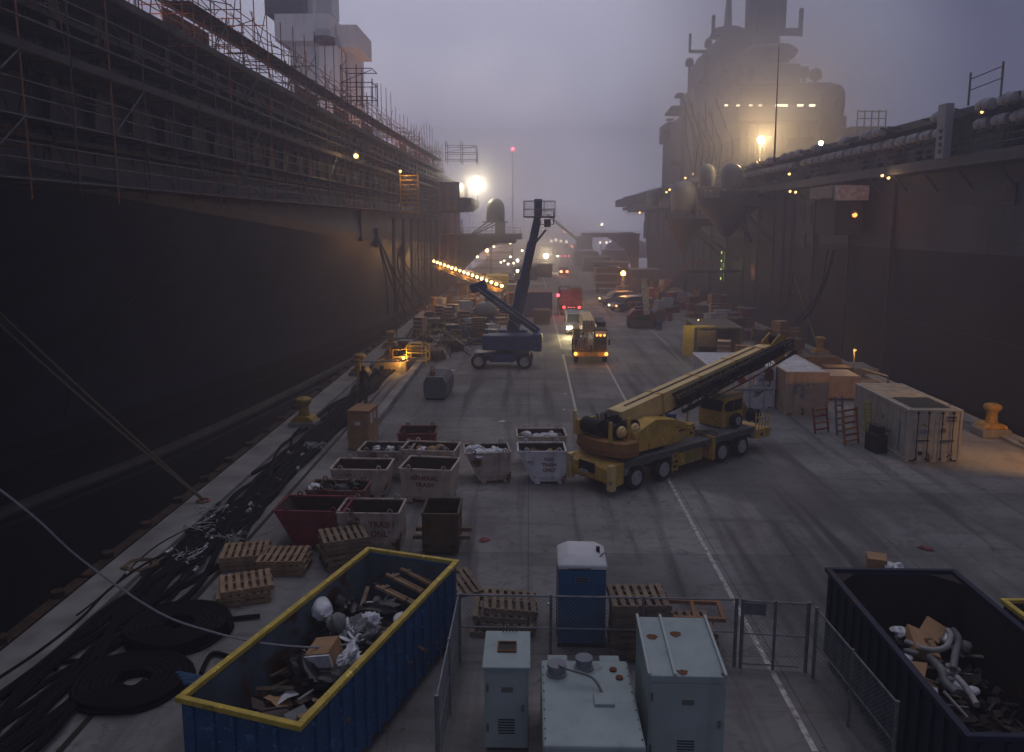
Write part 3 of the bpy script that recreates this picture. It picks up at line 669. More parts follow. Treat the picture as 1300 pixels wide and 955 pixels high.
# ================================================================== SCAFFOLDING on the left ship
LV = [12.4, 14.4, 16.5, 17.55, 19.55, 21.5]
M_dktube = mat('dark_tube', (.04, .035, .035), .7)
M_net = mat('debris_net', (0.30, 0.16, 0.10), .85, amt=.6, scale=5)
def scaffold_section(kind, L, bay, label):
    s = thing('scaffold_section', label, 'scaffold', (0, 0, 0), 0, 'scaffold sections along the left ship')
    n = int(round(L/bay)); top = 23.4 if kind != 2 else 24.6
    for i in range(n):
        y = i*bay
        for x in (0, -1.5):
            z0 = 12.1 if x == 0 else 12.4
            MB().cyl((x, y, z0-(.5 if i % 2 else 0)), (x, y, top-(0 if x == 0 else .6)+rnd.random()*.9), .035, n=5).build('standard', M_steel if (i+kind) % 3 else M_rust_glow, s)
    for z in LV:
        for x in (0, -1.5):
            MB().cyl((x, -.1, z-.15), (x, L+.1, z-.15), .032, n=5).build('ledger', M_steel, s)
        pl = MB(); j = 0
        for j in range(5):
            a = -.1+rnd.random()*.1; pl.bx(-.12-j*.29, -.36-j*.29, a, L-rnd.random()*.2, z-.10, z-.05)
        pl.build('platform', M_plank, s)
        if z != 16.5:
            for dz in (.5, 1.0): MB().cyl((0, -.1, z+dz), (0, L+.1, z+dz), .028, n=5).build('guard_rail', M_steel if z < 19 else M_rust_glow, s)
    MB().bx(.04, .09, 0, L, LV[2]-.16, LV[2]+.14).build('toe_board', M_plank, s)
    MB().bx(.04, .09, 0, L, LV[4]-.16, LV[4]+.12).build('toe_board', M_plank, s)
    for z0, z1 in ((12.3, 14.3), (14.3, 16.4), (17.5, 19.5), (19.5, 21.5), (21.5, 23.3))*2:
        if rnd.random() < .8:
            a = rnd.randrange(n)*bay; MB().cyl((.05, a, z0), (.05, a+bay, z1) if rnd.random() < .5 else (-1.4, a, z1-.2), .03, n=5).build('brace', M_steel, s)
    for i in range(n):
        for z in LV: MB().cyl((.1, i*bay, z-.2), (-2.6, i*bay, z-.2), .03, n=4).build('transom', M_rust_glow if kind == 1 else M_steel, s)
    trs = []   # dense loose tubes of the crowded upper lifts
    for k in range(60):
        y = rnd.random()*L; z = (19.6+rnd.random()*3.4) if k < 36 else (12.5+rnd.random()*6); q = rnd.random()
        tr = MB()
        if q < .4: tr.cyl((-.2-rnd.random()*2, y, z), (-.2-rnd.random()*2, min(L, y+1+rnd.random()*3), z+rnd.random()*.6-.3), .03, n=4)
        elif q < .75: tr.cyl((-.2-rnd.random()*1.6, y, z-1.4), (-.2-rnd.random()*1.6, y+rnd.random()*.3, z+1.2), .03, n=4)
        else: tr.cyl((.1, y, z), (-2.2, y, z), .03, n=4)
        tr.build('loose_tube', M_rust_glow if k % 2 else M_dktube, s)
    if kind != 0:
        MB().bx(-1.7, -1.66, .3, L*.55, 19.7, 21.3).build('debris_net', M_net, s)
    return s
protos = [scaffold_section(k, 10.8, b, lb) for k, b, lb in ((0, 2.7, 'open galvanised scaffold section hung along the left hull above the pier'),
          (1, 2.16, 'rusty-transomed scaffold section hung along the left hull above the pier'), (2, 2.7, 'taller scaffold section with netting along the left hull above the pier'))]
y = 7.0; k = 0; seq = [0, 0, 2, 1, 0, 2, 1, 2, 0, 1, 2, 1]
for k, q in enumerate(seq):
    y = 7.0+k*10.9; x = interp(dkx, y)+2.0; x1 = interp(dkx, y+10.9)+2.0
    a = -math.atan2(x1-x, 10.9)
    if k in (0, 2, 3): s = protos[q]; s.location = (x, y, 0); s.rotation_euler = (0, 0, a)
    else: dup(protos[q], (x, y, 0), a)
# tower of scaffold rising over the skyline at mid length, and stair towers down to the pier
def tower(x, y, z0, z1, w, d, lift, label, mm=None, name='scaffold_tower', stairs=False):
    s = thing(name, label, 'scaffold', (x, y, z0), 0); mm = mm or M_steel; H = z1-z0
    for dx in (0, w/2, w):
        for dy in (0, d): MB().cyl((dx, dy, 0), (dx, dy, H-(dx > w*.7)*lift), .045, n=5).build('standard', mm, s)
    z = lift*.5
    while z < H:
        r_ = MB()
        for dy in (0, d): r_.cyl((0, dy, z), (w, dy, z), .035, n=5)
        for dx in (0, w): r_.cyl((dx, 0, z), (dx, d, z), .035, n=5)
        r_.cyl((0, 0, z), (w, 0, z+lift*.9) if int(z/lift) % 2 else (0, d, z+lift), .03, n=5)
        r_.build('ledger_ring', mm, s)
        if stairs and z+lift < H:
            f_ = MB()
            for j in range(8): f_.box((w*(.15+.7*j/7), d*.5, z+lift*j/8), (.28, d*.8, .04))
            f_.build('stair_flight', M_plank, s)
        z += lift
    return s
p = AY(441, 120, 62)
tower(p.x, 60, 19.6, AY(441, 82, 60).z, 2.3, 2.0, 1.0, 'tall narrow scaffold tower standing above the left ship skyline')
p = AY(566, 225, 118); tower(p.x, 118, 19.6, 22.8, 4.5, 3, 1.0, 'small scaffold cage at the far end of the left skyline')
tower(-13.4, 118, 0.2, 16.5, 2.4, 2.2, 2.0, 'lit scaffold stair tower rising from pier beside the gangway', stairs=True, mm=M_rust_glow)
tower(-14.0, 136, 0.2, 13.5, 2.4, 2.2, 2.0, 'far scaffold stair tower under the left ship sponson', stairs=True)
tower(-14.6, 101, 0.2, 12.5, 1.6, 3.2, 2.4, 'dark scaffold tower of posts nearest on the left pier edge', mm=mat('dark_tube', (.04, .035, .035), .7))
tower(-11.2, 146, 0.2, 7.6, 8, 5, 1.5, 'wide scaffold grid beneath the left elevator platform')
# hanging stair lit yellow at (518,235)
p = AX(508, 222, -14.6)
s = thing('scaffold_ladder', 'yellow-lit ladder stair hanging inside the left scaffolding', 'ladder', p)
for dx in (0, 2.0): MB().beam((dx, 0, .3), (dx, 0, -4.4), .12).build('stile', M_yel, s)
for j in range(9): MB().beam((0, 0, -.1-j*.5), (2.0, 0, -.1-j*.5), .10).build('rung', M_yel, s)
point((p.x+.9, p.y-1.0, p.z-.3), (1, .55, .15), 130, .15)
MB().sphere((.1, -.5, .35), .16).build('bulb', M_warm, s)
# ------------------------------------------------------------------ ship work lamps, each found at its own depth
for (px, py, X, col, wt, r, mm, lb) in (
   (452, 198, -14.8, WARM, 120, .22, M_warm, 'small yellow work lamp inside the left scaffold, nearest the camera'),):
    lamp(AX(px, py, X), col, wt, mm, lb, r)
M_big = emit('floodlight_glass', (1.0, 0.80, 0.42), 40)
M_bigw = emit('floodlight_far', (1.0, 0.90, 0.55), 60)
def flood(p, col, w_, r, mm, label, beam=0):
    t = thing('floodlight', label, 'floodlight', p, 0)
    MB().cyl((0, -.05, 0), (0, -.12, 0), r, n=16).build('glass', mm, t)
    MB().lathe([(r*1.08, -.06), (r*1.05, .1), (r*.6, .45), (.05, .5)], (0, 0, 0), 16, 'Y').build('housing', M_deck, t)
    MB().beam((0, .2, -r), (0, .2, -2.4), .12).build('pole', M_deck, t)
    point((0, -.6, 0), col, w_*.36, .3, t)
    if beam: spot((0, -.7, 0), Vector((0, 30, 9))-Vector(p), col, beam, 60, .9, .3, t)
    return t
flood(AY(606, 236, 140), (1, .86, .58), 13000, .46, M_bigw, 'blazing white floodlight at the far end of the left scaffolding')
flood(AY(966, 178, 104), (1, .68, .30), 13000, .42, M_big, 'brightest warm floodlight below the right ship island')
flood(AY(1042, 182, 92), (1, .58, .24), 1800, .24, M_big, 'smaller warm floodlight right of the brightest one on the right ship')
# bridge strip of lights
for i, px in enumerate((922, 937, 953, 965, 988, 996, 1016, 1031)):
    p = AY(px, 134, 115.6)
    t = thing('bridge_lamp', 'small white lamp under the bridge roof of the right ship island', 'lamp', p, 0, 'row of white lamps under the bridge roof')
    big = i > 3
    MB().box((0, 0, 0), (.85 if big else .45, .1, .28 if big else .2)).build('tube_glass', M_white_l, t); MB().box((0, .1, .06), (1.0 if big else .6, .16, .4)).build('housing', M_deck, t)
point(AY(1000, 136, 112), WHITEL, 120, .5)
sm_lamps = [(1120, 223, 27.0, 60), (1128, 226, 27.0, 30), (1010, 244, 27.0, 60), (1003, 243, 27.0, 0), (940, 249, 27.2, 60), (935, 247, 27.2, 0), (898, 265, 26.8, 50), (836, 259, 24.6, 60), (812, 270, 24.6, 70),
            (850, 241, 25.0, 90), (846, 244, 25.0, 0), (880, 221, 25.5, 150), (870, 226, 25.5, 60), (907, 223, 26, 40), (962, 205, 26.9, 60), (1002, 221, 26.2, 30), (1247, 142, 27.2, 0)]
for i, (px, py, X, wt) in enumerate(sm_lamps):
    p = AX(px, py, X-.3); lamp(p, WARM, wt*.25, M_warm, 'small amber work lamp glowing along the right ship deck edge', .05+.0011*p.y, 'small amber lamps along the right ship')
lamp(AX(1085, 273, 25.6), (1, .25, .05), 60, M_amber, 'orange lamp under the white-roofed hull booth', .2, None)
# lamp glow behind the upper left scaffolding (assumed, unseen worklights standing on the flight deck)
for i, (Y, wt) in enumerate(((22, 650), (29, 700), (36, 650), (44, 400), (54, 120), (70, 120), (86, 420), (95, 520), (104, 620), (113, 520))):
    t = thing('assumed_deck_light', 'assumed work light on a stand on the left flight deck behind scaffold', 'lamp', (interp(dkx, Y)-2.2, Y, 19.75), 0, 'assumed work lights on the left flight deck')
    MB().beam((0, 0, 0), (0, 0, 1.9), .06).build('stand', M_deck, t); MB().box((0, 0, 2.0), (.3, .15, .22)).build('lamp_head', M_warm, t)
    point((.3, 0, 2.1), (1, .40, .2), wt*.7, .2, t)
# lamps below, at the gangway and far pier
flood(AY(693, 325, 175), (1, .80, .45), 5200, .55, emit('flood_mid', (1, .8, .4), 25), 'bright white floodlight standing far down the pier centre')
flood(AY(618, 318, 160), (1, .40, .10), 4200, .35, M_amber, 'orange sodium floodlight under the left elevator platform')
flood(AY(657, 344, 118), (1, .82, .5), 500, .2, emit('flood_small', (1, .85, .5), 12), 'small white floodlight among clutter left of the pier lane')
flood(AY(657, 331, 165), (1, .85, .5), 600, .3, emit('flood_small', (1, .85, .5), 12), 'white floodlight beside the left scaffold grid')
fl = flood(AY(791, 347, 108), (1, .34, .05), 2600, .34, emit('sodium', (1, .33, .05), 6), 'glowing orange lamp on a pole by the far trucks')
for (px, py) in ((606, 326), (627, 313), (640, 331), (648, 326), (648, 309), (663, 318), (636, 333), (645, 335), (652, 334), (670, 329), (708, 325), (672, 322)):
    lamp(AY(px, py, 150+rnd.random()*8), WHITEL, 40, emit('string_glass', (1, .85, .5), 5), 'small white lamp hanging in the far scaffold grid', .24, 'small white lamps far down the left side')
for (px, py, c_) in ((700, 306, 0), (706, 305, 0), (712, 306, 0), (719, 307, 0), (735, 308, 0), (741, 308, 0), (770, 308, 0), (775, 308, 0), (726, 313, 1), (717, 294, 1), (764, 285, 0), (762, 308, 0)):
    Y = 330 if py != 285 else 300
    p = AY(px, py, Y)
    t = thing('street_lamp', 'tiny lamp on a mast far away in the fog', 'street lamp', (p.x, p.y, 0), 0, 'distant lamp masts in the fog')
    MB().cyl((0, 0, 0), (0, 0, p.z), .12, .07, n=6).build('pole', M_deck, t)
    MB().sphere((0, -.2, p.z), .55, 10).build('lamp_glass', emit('far_orange', (1, .3, .08), 4) if c_ else emit('far_white', (1, .8, .6), 4), t)
# thin beacon mast
p = AY(651, 191, 190)
t = thing('beacon_mast', 'thin tall mast carrying a red beacon in the fog', 'mast', (p.x, 190, 0))
MB().cyl((0, 0, 0), (0, 0, p.z), .13, .07, n=6).build('pole', M_deck, t); MB().sphere((0, 0, p.z+.3), .45, 12).build('beacon', emit('red_beacon', (1, .06, .08), 5), t, smooth=True)
point((0, -1.0, p.z+.3), (1, .05, .08), 500, .3, t)
# ------------------------------------------------------------------ lit gangway from the left ship down to the pier
a, b = AY(551, 338, 120), AY(637, 371, 95)
t = thing('gangway', 'sloping gangway lined with glowing bulbs from the left ship to the pier', 'gangway', (0, 0, 0))
d = b-a
for s_ in (0, 1):
    off = Vector((0.1, 1.2, 0))*s_
    MB().beam(a+off, b+off, .1, .35).build('side_truss', M_yel, t); MB().beam(a+off+Vector((0, 0, 1.05)), b+off+Vector((0, 0, 1.05)), .06).build('hand_rail', M_steel, t)
MB().beam(a+Vector((0, .6, -.1)), b+Vector((0, .6, -.1)), 1.15, .06, ).build('walkway', M_plank, t)
for k in range(17):
    q = a+d*(k/16.0)
    MB().beam(q+Vector((0, -.02, 0)), q+Vector((0, -.02, 1.05)), .05).build('rail_post', M_steel, t)
    MB().sphere(q+Vector((0, -.1, .75)), .21, 8).build('bulb', emit('string_bulb', (1, .62, .20), 7), t)
for k in range(5): point(a+d*((k+.5)/5)+Vector((0, -.6, .6)), (1, .50, .15), 330, .3)
MB().beam(b, (b.x, b.y, 0), .2).build('landing_post', M_yel, t); MB().beam(b+Vector((0, 1.2, 0)), (b.x, b.y+1.2, 0), .2).build('landing_post', M_yel, t)
# assumed warm lamps, added to wash the left hull
for (x, y, z, wt) in ((-12.6, 74, 6.6, 200), (-12.2, 92, 5.6, 420), (-12.4, 112, 6.0, 600), (-12.2, 128, 5.5, 500)):
    t = thing('assumed_work_light', 'assumed work light on a pole turned to wash the left hull', 'lamp', (x, y, 0), 0, 'assumed pole work lights along the left pier edge')
    MB().cyl((0, 0, 0), (0, 0, z), .06, n=6).build('pole', M_deck, t); MB().box((-.1, 0, z+.1), (.2, .4, .25)).build('lamp_head', M_deck, t)
    spot((x-.3, y, z), (-19, y+1, z+.2), (1, .48, .14), wt*1.15, 120, .9)
# assumed lamp for the amber reflection, and green-lit ladder by the right hull
p = AX(941, 345, 26.6)
t = thing('assumed_work_light', 'assumed amber-shaded lamp on a post close to the right hull', 'lamp', (p.x, p.y, 0)); MB().cyl((0, 0, 0), (0, 0, p.z), .06, n=6).build('pole', M_deck, t)
MB().box((0, 0, p.z+.1), (.3, .3, .2)).build('lamp_head', M_deck, t); spot((p.x+.2, p.y, p.z), (29, p.y+1, p.z), (1, .3, .08), 330, 100, .9)
p = AX(916, 350, 26.8)
t = thing('accommodation_ladder', 'green-lit vertical ladder shaft against the right hull', 'ladder', (p.x, p.y, p.z-1))
for dy in (-.5, .5): MB().beam((0, dy, 0), (0, dy, 5.2), .12).build('stile', M_navy, t)
for k in range(11): MB().beam((0, -.5, .3+k*.45), (0, .5, .3+k*.45), .07).build('rung', M_navy, t)
MB().box((.25, 0, 2.6), (.05, .9, 5.0)).build('back_panel', mat('green_sheet', (.25, .32, .12), .6), t)
for k in range(4): MB().box((-.1, 0, .6+k*1.2), (.08, .22, .35)).build('lamp_glass', emit('green_lamp', (.55, .75, .2), 1.6), t)
point((-.8, 0, 2.5), (.6, .8, .25), 90, .4, t)
# right-side brow (gangway truss)
t = thing('gangway', 'dark truss gangway with stair from the pier to the right hull', 'gangway', (0, 0, 0))
a, b = AY(872, 347, 104), AY(924, 345, 104); a.z = b.z = 4.6; 
for s_ in (0, 1.3):
    MB().beam((a.x, 104+s_, 4.5), (27.6, 104+s_, 4.6), .14, .3).build('side_truss', M_navy, t); MB().beam((a.x, 104+s_, 5.7), (27.6, 104+s_, 5.8), .08).build('hand_rail', M_rust_glow, t)
    for k in range(5): x = a.x+(27.6-a.x)*k/4; MB().beam((x, 104+s_, 4.5), (x, 104+s_, 5.7), .07).build('rail_post', M_rust_glow, t)
    MB().beam((a.x, 104+s_, 4.5), (a.x-4.6, 104+s_, .2), .14, .3).build('stair_stringer', M_navy, t); MB().beam((a.x, 104+s_, 5.6), (a.x-4.6, 104+s_, 1.2), .08).build('hand_rail', M_rust_glow, t)
MB().bx(a.x, 27.6, 104.1, 105.2, 4.45, 4.52).build('walkway', M_plank, t)
for k in range(10): MB().box((a.x-.3-k*.45, 104.65, 4.3-k*.43), (.35, 1.2, .05)).build('stair_tread', M_plank, t)
for x in (a.x, a.x+3.2): MB().beam((x, 104, 0), (x, 104, 4.5), .16).beam((x, 105.3, 0), (x, 105.3, 4.5), .16).build('trestle', M_navy, t)
# assumed unseen pier lamp, added to light the ground right of the beige container
t = thing('street_lamp', 'assumed amber pier lamp on a tall pole beyond the picture edge by the right bollard', 'street lamp', (24.2, 33.2, 0))
MB().cyl((0, 0, 0), (0, 0, 4.2), .08, .06, n=8).build('pole', M_deck, t); MB().beam((0, 0, 4.2), (-.6, 0, 4.25), .08).build('arm', M_deck, t)
MB().box((-.7, 0, 4.2), (.4, .24, .12)).build('lamp_head', M_warm, t); spot((-.7, 0, 4.05), (-1.6, 6, 0), (1, .46, .08), 900, 125, .7, .12, t)
# ================================================================== OBJECTS ON THE PIER
M_dkyel = mat('crane_yellow', (0.62, 0.38, 0.065), .5, col2=(.44, .26, .05), scale=2, rust=.18, streak=.4, wear=.2)
M_paleyel = mat('boom_yellow', (0.80, 0.58, 0.25), .5, col2=(.64, .45, .18), scale=2, rust=.1, streak=.3)
M_grate = mat('deck_plate', (0.22, 0.215, 0.21), .7, amt=.4, scale=5, rust=.2, wear=.3)
M_tyre = mat('tyre_rubber', (0.018, 0.018, 0.018), .85, amt=.4, scale=8)
M_rim = mat('wheel_rim', (0.50, 0.50, 0.52), .5, .1, amt=.5, scale=5, rust=.3)
M_glass = mat('dark_glass', (0.02, 0.025, 0.03), .08, amt=.1, spec=.6)
M_blue = mat('machine_blue', (0.028, 0.075, 0.20), .5, amt=.4, wear=.3, streak=.4)
def wheel(par, p, r=.5, w=.32, side=-1, name='wheel'):
    """axis along local y, outer face towards side"""
    wl_ = MB().lathe([(r*.55, -w/2), (r*.9, -w/2), (r, -w*.36), (r, w*.36), (r*.9, w/2), (r*.55, w/2)], (0, 0, 0), 22, 'Y').build(name, M_tyre, par, smooth=True)
    wl_.location = p
    k = side
    a = MB().lathe([(r*.60, k*w*.40), (r*.60, k*w*.57), (r*.54, k*w*.58), (r*.46, k*w*.515), (r*.22, k*w*.515), (r*.2, k*w*.66), (r*.02, k*w*.68)], (0, 0, 0), 18, 'Y')
    for i in range(8): q = 2*PI*i/8; a.cyl((r*.33*math.cos(q), k*w*.5, r*.33*math.sin(q)), (r*.33*math.cos(q), k*w*.58, r*.33*math.sin(q)), r*.05, n=6)
    a.build('rim', M_rim, wl_, smooth=True); return wl_
# ---------------------------------------------------------------- the yellow truck crane
cr = thing('truck_crane', 'large yellow eight-wheeled truck crane with its boom lowered forward over the cab', 'crane', (6.38, 34.45, 0), R(40.5))
for x in (-3.65, -1.92, 2.13, 3.65):
    for y in (-1.08, 1.08): wheel(cr, (x, y, .52), .52, .34, -1 if y < 0 else 1)
    MB().cyl((x, -1, .52), (x, 1, .52), .12).build('axle', M_black, cr)
MB().bx(-4.6, 4.9, -.5, .5, .62, 1.15).build('chassis', M_dkyel, cr, bevel=.03)
dk_ = MB().bx(-4.4, 4.5, -1.27, 1.27, 1.22, 1.32); dk_.build('deck', M_grate, cr, bevel=.01)
MB().bx(-4.42, 4.52, -1.30, -1.272, 1.08, 1.33).bx(-4.42, 4.52, 1.272, 1.30, 1.08, 1.33).build('deck_edge', mat('dull_grey_edge', (.12, .115, .105), .6, amt=.4), cr)
for x0 in (-4.42, 1.35):                            # mudguards
    MB().prism([(x0, 1.08), (x0, .75), (x0+.18, .75), (x0+.32, 1.05), (x0+2.9, 1.05), (x0+3.05, .75), (x0+3.2, .75), (x0+3.2, 1.08)], -1.28, -.85).build('mudguard', M_grate, cr)
    MB().prism([(x0, 1.08), (x0, .75), (x0+.18, .75), (x0+.32, 1.05), (x0+2.9, 1.05), (x0+3.05, .75), (x0+3.2, .75), (x0+3.2, 1.08)], .85, 1.28).build('mudguard', M_grate, cr)
MB().bx(-.95, .62, -1.25, -.75, .48, 1.07).build('tool_box', M_dkyel, cr, bevel=.02)
MB().bx(-.55, -.05, -1.262, -1.252, .55, 1.0).bx(.05, .5, -1.262, -1.252, .55, 1.0).build('tool_box_door', mat('panel_olive', (.28, .24, .06), .6, amt=.3), cr)
MB().bx(.68, 1.25, -1.2, -.7, .55, 1.0).build('battery_box', M_rust_glow, cr, bevel=.02)
MB().bx(1.22, 1.36, -1.4, -.9, .35, 1.42).build('outrigger', M_dkyel, cr, bevel=.01)
MB().bx(1.18, 1.40, 1.0, 1.4, .35, 1.3).build('outrigger', M_dkyel, cr, bevel=.01)
st = MB()
for x in (-1.42, -1.1): st.bx(x-.025, x+.025, -1.30, -1.25, .3, 1.15)
for z in (.38, .62, .86, 1.08): st.bx(-1.42, -1.1, -1.31, -1.22, z, z+.05)
st.build('ladder', M_dkyel, cr)
# rear bumper / outrigger box
MB().prism([(-4.45, .95), (-4.45, .45), (-4.9, .38), (-5.15, .55), (-5.15, 1.1), (-4.8, 1.32), (-4.45, 1.32)], -1.28, 1.28).build('rear_beam', M_dkyel, cr, bevel=.03)
MB().bx(-5.2, -4.9, -1.3, -1.05, .25, 1.3).build('outrigger_leg', M_paleyel, cr, bevel=.02); MB().bx(-5.2, -4.9, 1.05, 1.3, .25, 1.3).build('outrigger_leg', M_paleyel, cr, bevel=.02)
MB().bx(-5.2, -5.16, -.35, .55, .78, 1.2).build('grille', M_black, cr)
for k in range(9): pass
MB().bx(-5.24, -5.20, .0, .42, .72, .84).build('number_plate', mat('plate_white', (.5, .5, .5), .6), cr)
MB().bx(-5.22, -5.18, .9, 1.05, 1.0, 1.25).build('reflector', mat('plate_white', (.5, .5, .5), .6), cr)
# turntable and superstructure
MB().cyl((-2.0, 0, 1.32), (-2.0, 0, 1.52), .95, n=24).build('turntable', M_black, cr)
sup = MB().prism([(-3.7, 1.52), (-.75, 1.52), (-.35, 1.75), (-.35, 2.25), (-1.1, 2.55), (-2.4, 2.75), (-3.7, 2.35)], -1.15, -.42).build('upper_frame', M_dkyel, cr, bevel=.03)
MB().prism([(-3.7, 1.52), (-.9, 1.52), (-.7, 1.8), (-1.1, 2.5), (-2.4, 2.75), (-3.7, 2.35)], .42, 1.15).build('upper_frame', M_dkyel, cr, bevel=.03)
MB().bx(-3.7, -1.0, -.42, .42, 1.52, 1.9).build('upper_floor', M_dkyel, cr)
MB().bx(-.34, .12, -1.2, -.5, 1.6, 2.2).build('operator_step_box', M_dkyel, cr, bevel=.03)
MB().bx(-.9, -.45, -1.165, -1.15, 1.98, 2.04).build('slot', M_black, cr)
MB().cyl((-.15, -1.21, 1.8), (-.15, -1.25, 1.8), .06).cyl((.05, -1.21, 2.0), (.05, -1.25, 2.0), .05).build('bolt_cover', M_black, cr)
# counterweight
cw = MB()
pl = []
for k in range(9): a = -PI/2*1.0+PI*k/8; pl.append((-4.3-.75*math.cos(a)*.9, 1.45*math.sin(a)))
pl += [(-3.75, 1.45), (-3.75, -1.45)]
cw.prism(pl, 1.52, 2.12, plane='XY'); cw.build('counterweight', mat('counterweight_orange', (.36, .17, .05), .55, amt=.3, scale=2, rust=.2), cr, bevel=.04)
cw = MB(); cw.prism([(x*1.0-.02, y*1.015) for x, y in pl], 1.62, 1.74, plane='XY'); cw.build('counterweight_band', mat('band_rust', (.30, .10, .04), .6, amt=.3), cr)
# winches
for (x, y, r, mm) in ((-4.2, -.55, .34, M_paleyel), (-3.45, -.6, .36, M_paleyel)):
    MB().lathe([(.05, -.28), (r*1.1, -.26), (r*1.1, -.20), (r*.75, -.18), (r*.75, .35), (r*1.1, .37), (r*1.1, .43), (.05, .45)], (x, y, 2.46), 18, 'Y').build('winch_drum', M_rub, cr, smooth=True)
    q = MB().lathe([(.04, -.20), (.12, -.19), (.15, -.12), (r*.6, -.10), (r*.72, -.02), (r*.72, .05), (.04, .06)], (x, y-.32, 2.46), 16, 'Y').build('winch_motor', mm, cr, smooth=True)
    for k in range(6): a = k*PI/3; MB().cyl((x+r*.5*math.cos(a), y-.46, 2.46+r*.5*math.sin(a)), (x+r*.5*math.cos(a), y-.40, 2.46+r*.5*math.sin(a)), .03, n=6).build('bolt', M_dkyel, q)
MB().lathe([(.05, -.5), (.34, -.5), (.34, .5), (.05, .5)], (-4.55, .35, 2.52), 18, 'Y').build('cable_drum', M_rub, cr, smooth=True)
for x in (-4.95, -3.88): MB().bx(x, x+.14, -.95, -.86, 2.12, 2.98).build('winch_post', M_dkyel, cr)
MB().bx(-5.0, -3.9, .86, .95, 2.12, 2.75).build('side_plate', M_dkyel, cr)
MB().bx(-5.02, -4.9, 1.0, 1.12, 2.1, 3.1).build('rear_post', M_paleyel, cr)
eng = MB()
for k in range(7): eng.cyl((-4.6+k*.3, -.3+rnd.random()*.5, 2.7+rnd.random()*.15), (-4.2+k*.3, .5, 2.85+rnd.random()*.1), .05+rnd.random()*.05, n=6)
eng.bx(-3.9, -3.2, -.1, .6, 2.3, 2.95); eng.build('hose_bundle', M_black, cr)
# boom (lifts at 9.5 degrees from the heel)
H0 = Vector((-3.5, .12, 2.62)); EL = R(9.5); bd = Vector((math.cos(EL), 0, math.sin(EL))); bu = Vector((-math.sin(EL), 0, math.cos(EL)))
Mb = Matrix((bd, Vector((0, 1, 0)), bu)).transposed()
def bb(s0, s1, y0, y1, z0, z1, name, m, bev=.015):
    return MB().box(H0+bd*((s0+s1)/2)+Vector((0, (y0+y1)/2, 0))+bu*((z0+z1)/2), (s1-s0, y1-y0, z1-z0), m=Mb).build(name, m, cr, bevel=bev)
bb(0, 10.3, -.40, .40, -.46, .46, 'boom_base_section', M_paleyel)
bb(10.3, 10.9, -.33, .33, -.40, .40, 'boom_inner_section', M_paleyel)
bb(10.9, 11.3, -.24, .24, -.3, .3, 'boom_tip_section', M_dkyel)
bb(.6, 10.2, -.06, .06, .464, .49, 'boom_top_groove', mat('groove_brown', (.10, .05, .025), .7))
bb(0.2, 10.3, -.42, .42, -.52, -.46, 'boom_lower_flange', M_black)
for s_ in (2.5, 5.2, 7.9, 10.1): bb(s_, s_+.12, -.43, .43, -.49, .485, 'boom_collar', M_dkyel, .005)
hd = MB()
for y in (-.3, .3): hd.prism([(-.1, .45), (.65, .75), (1.1, .6), (1.2, .2), (.9, -.7), (.3, -.8), (-.1, -.4)], y-.03, y+.03)
o = hd.build('boom_head', M_dkyel, cr)
o.location = H0+bd*11.2; o.rotation_euler = (0, -EL, 0)
for (dx, dz) in ((.65, .45), (.6, -.45)):
    MB().lathe([(.05, -.2), (.26, -.2), (.22, -.05), (.22, .05), (.26, .2), (.05, .2)], H0+bd*(11.2+dx)+bu*dz, 16, 'Y').build('sheave', M_black, cr)
# stowed lattice jib on the near side of the boom, nearly black
jb = MB()
J0, J1 = H0+bd*3.2+Vector((0, -.70, 0))-bu*.02, H0+bd*12.3+Vector((0, -.70, 0))+bu*.25
def jo(t, y, z): return J0.lerp(J1, t)+Vector((0, y, 0))+bu*z
for y in (-.22, .22):
    for z in (-.42, .28): jb.cyl(jo(0, y, z), jo(1, y*.5, z*.55), .05, n=6)
nb = 16
for k in range(nb):
    t0, t1 = k/nb, (k+1)/nb; s0, s1 = 1-.45*t0, 1-.45*t1
    for y in (-.22, .22):
        a_, b_ = (-.42, .28) if k % 2 else (.28, -.42)
        jb.cyl(jo(t0, y*s0, a_*s0), jo(t1, y*s1, b_*s1), .03, n=5)
    for z in (-.42, .28): jb.cyl(jo(t0, -.22*s0, z*s0), jo(t1, .22*s1, z*s1), .03, n=5)
jb.build('lattice_jib', M_black, cr)
jp = MB(); jp.beam(jo(.0, -.0, -.05), jo(.9, 0, -.08), .26, .34); jp.build('jib_casing', M_black, cr)
hs = MB()
for k in range(5): hs.tube([jo(t, -.27+.02*k, -.5+.03*k-.25*math.sin(t*PI)*(.3+.2*k)) for t in [i/12 for i in range(13)]], .028, 5)
hs.build('hoses', M_rub, cr)
# dark tool frame sticking out under the head
MB().beam(jo(1.0, 0, .2), jo(1.0, 0, -.5), .05).beam(jo(.93, 0, -.6), jo(1.0, 0, -.5), .05).beam(jo(.85, 0, -.4), jo(1.02, 0, .22), .05).build('jib_end_frame', M_black, cr)
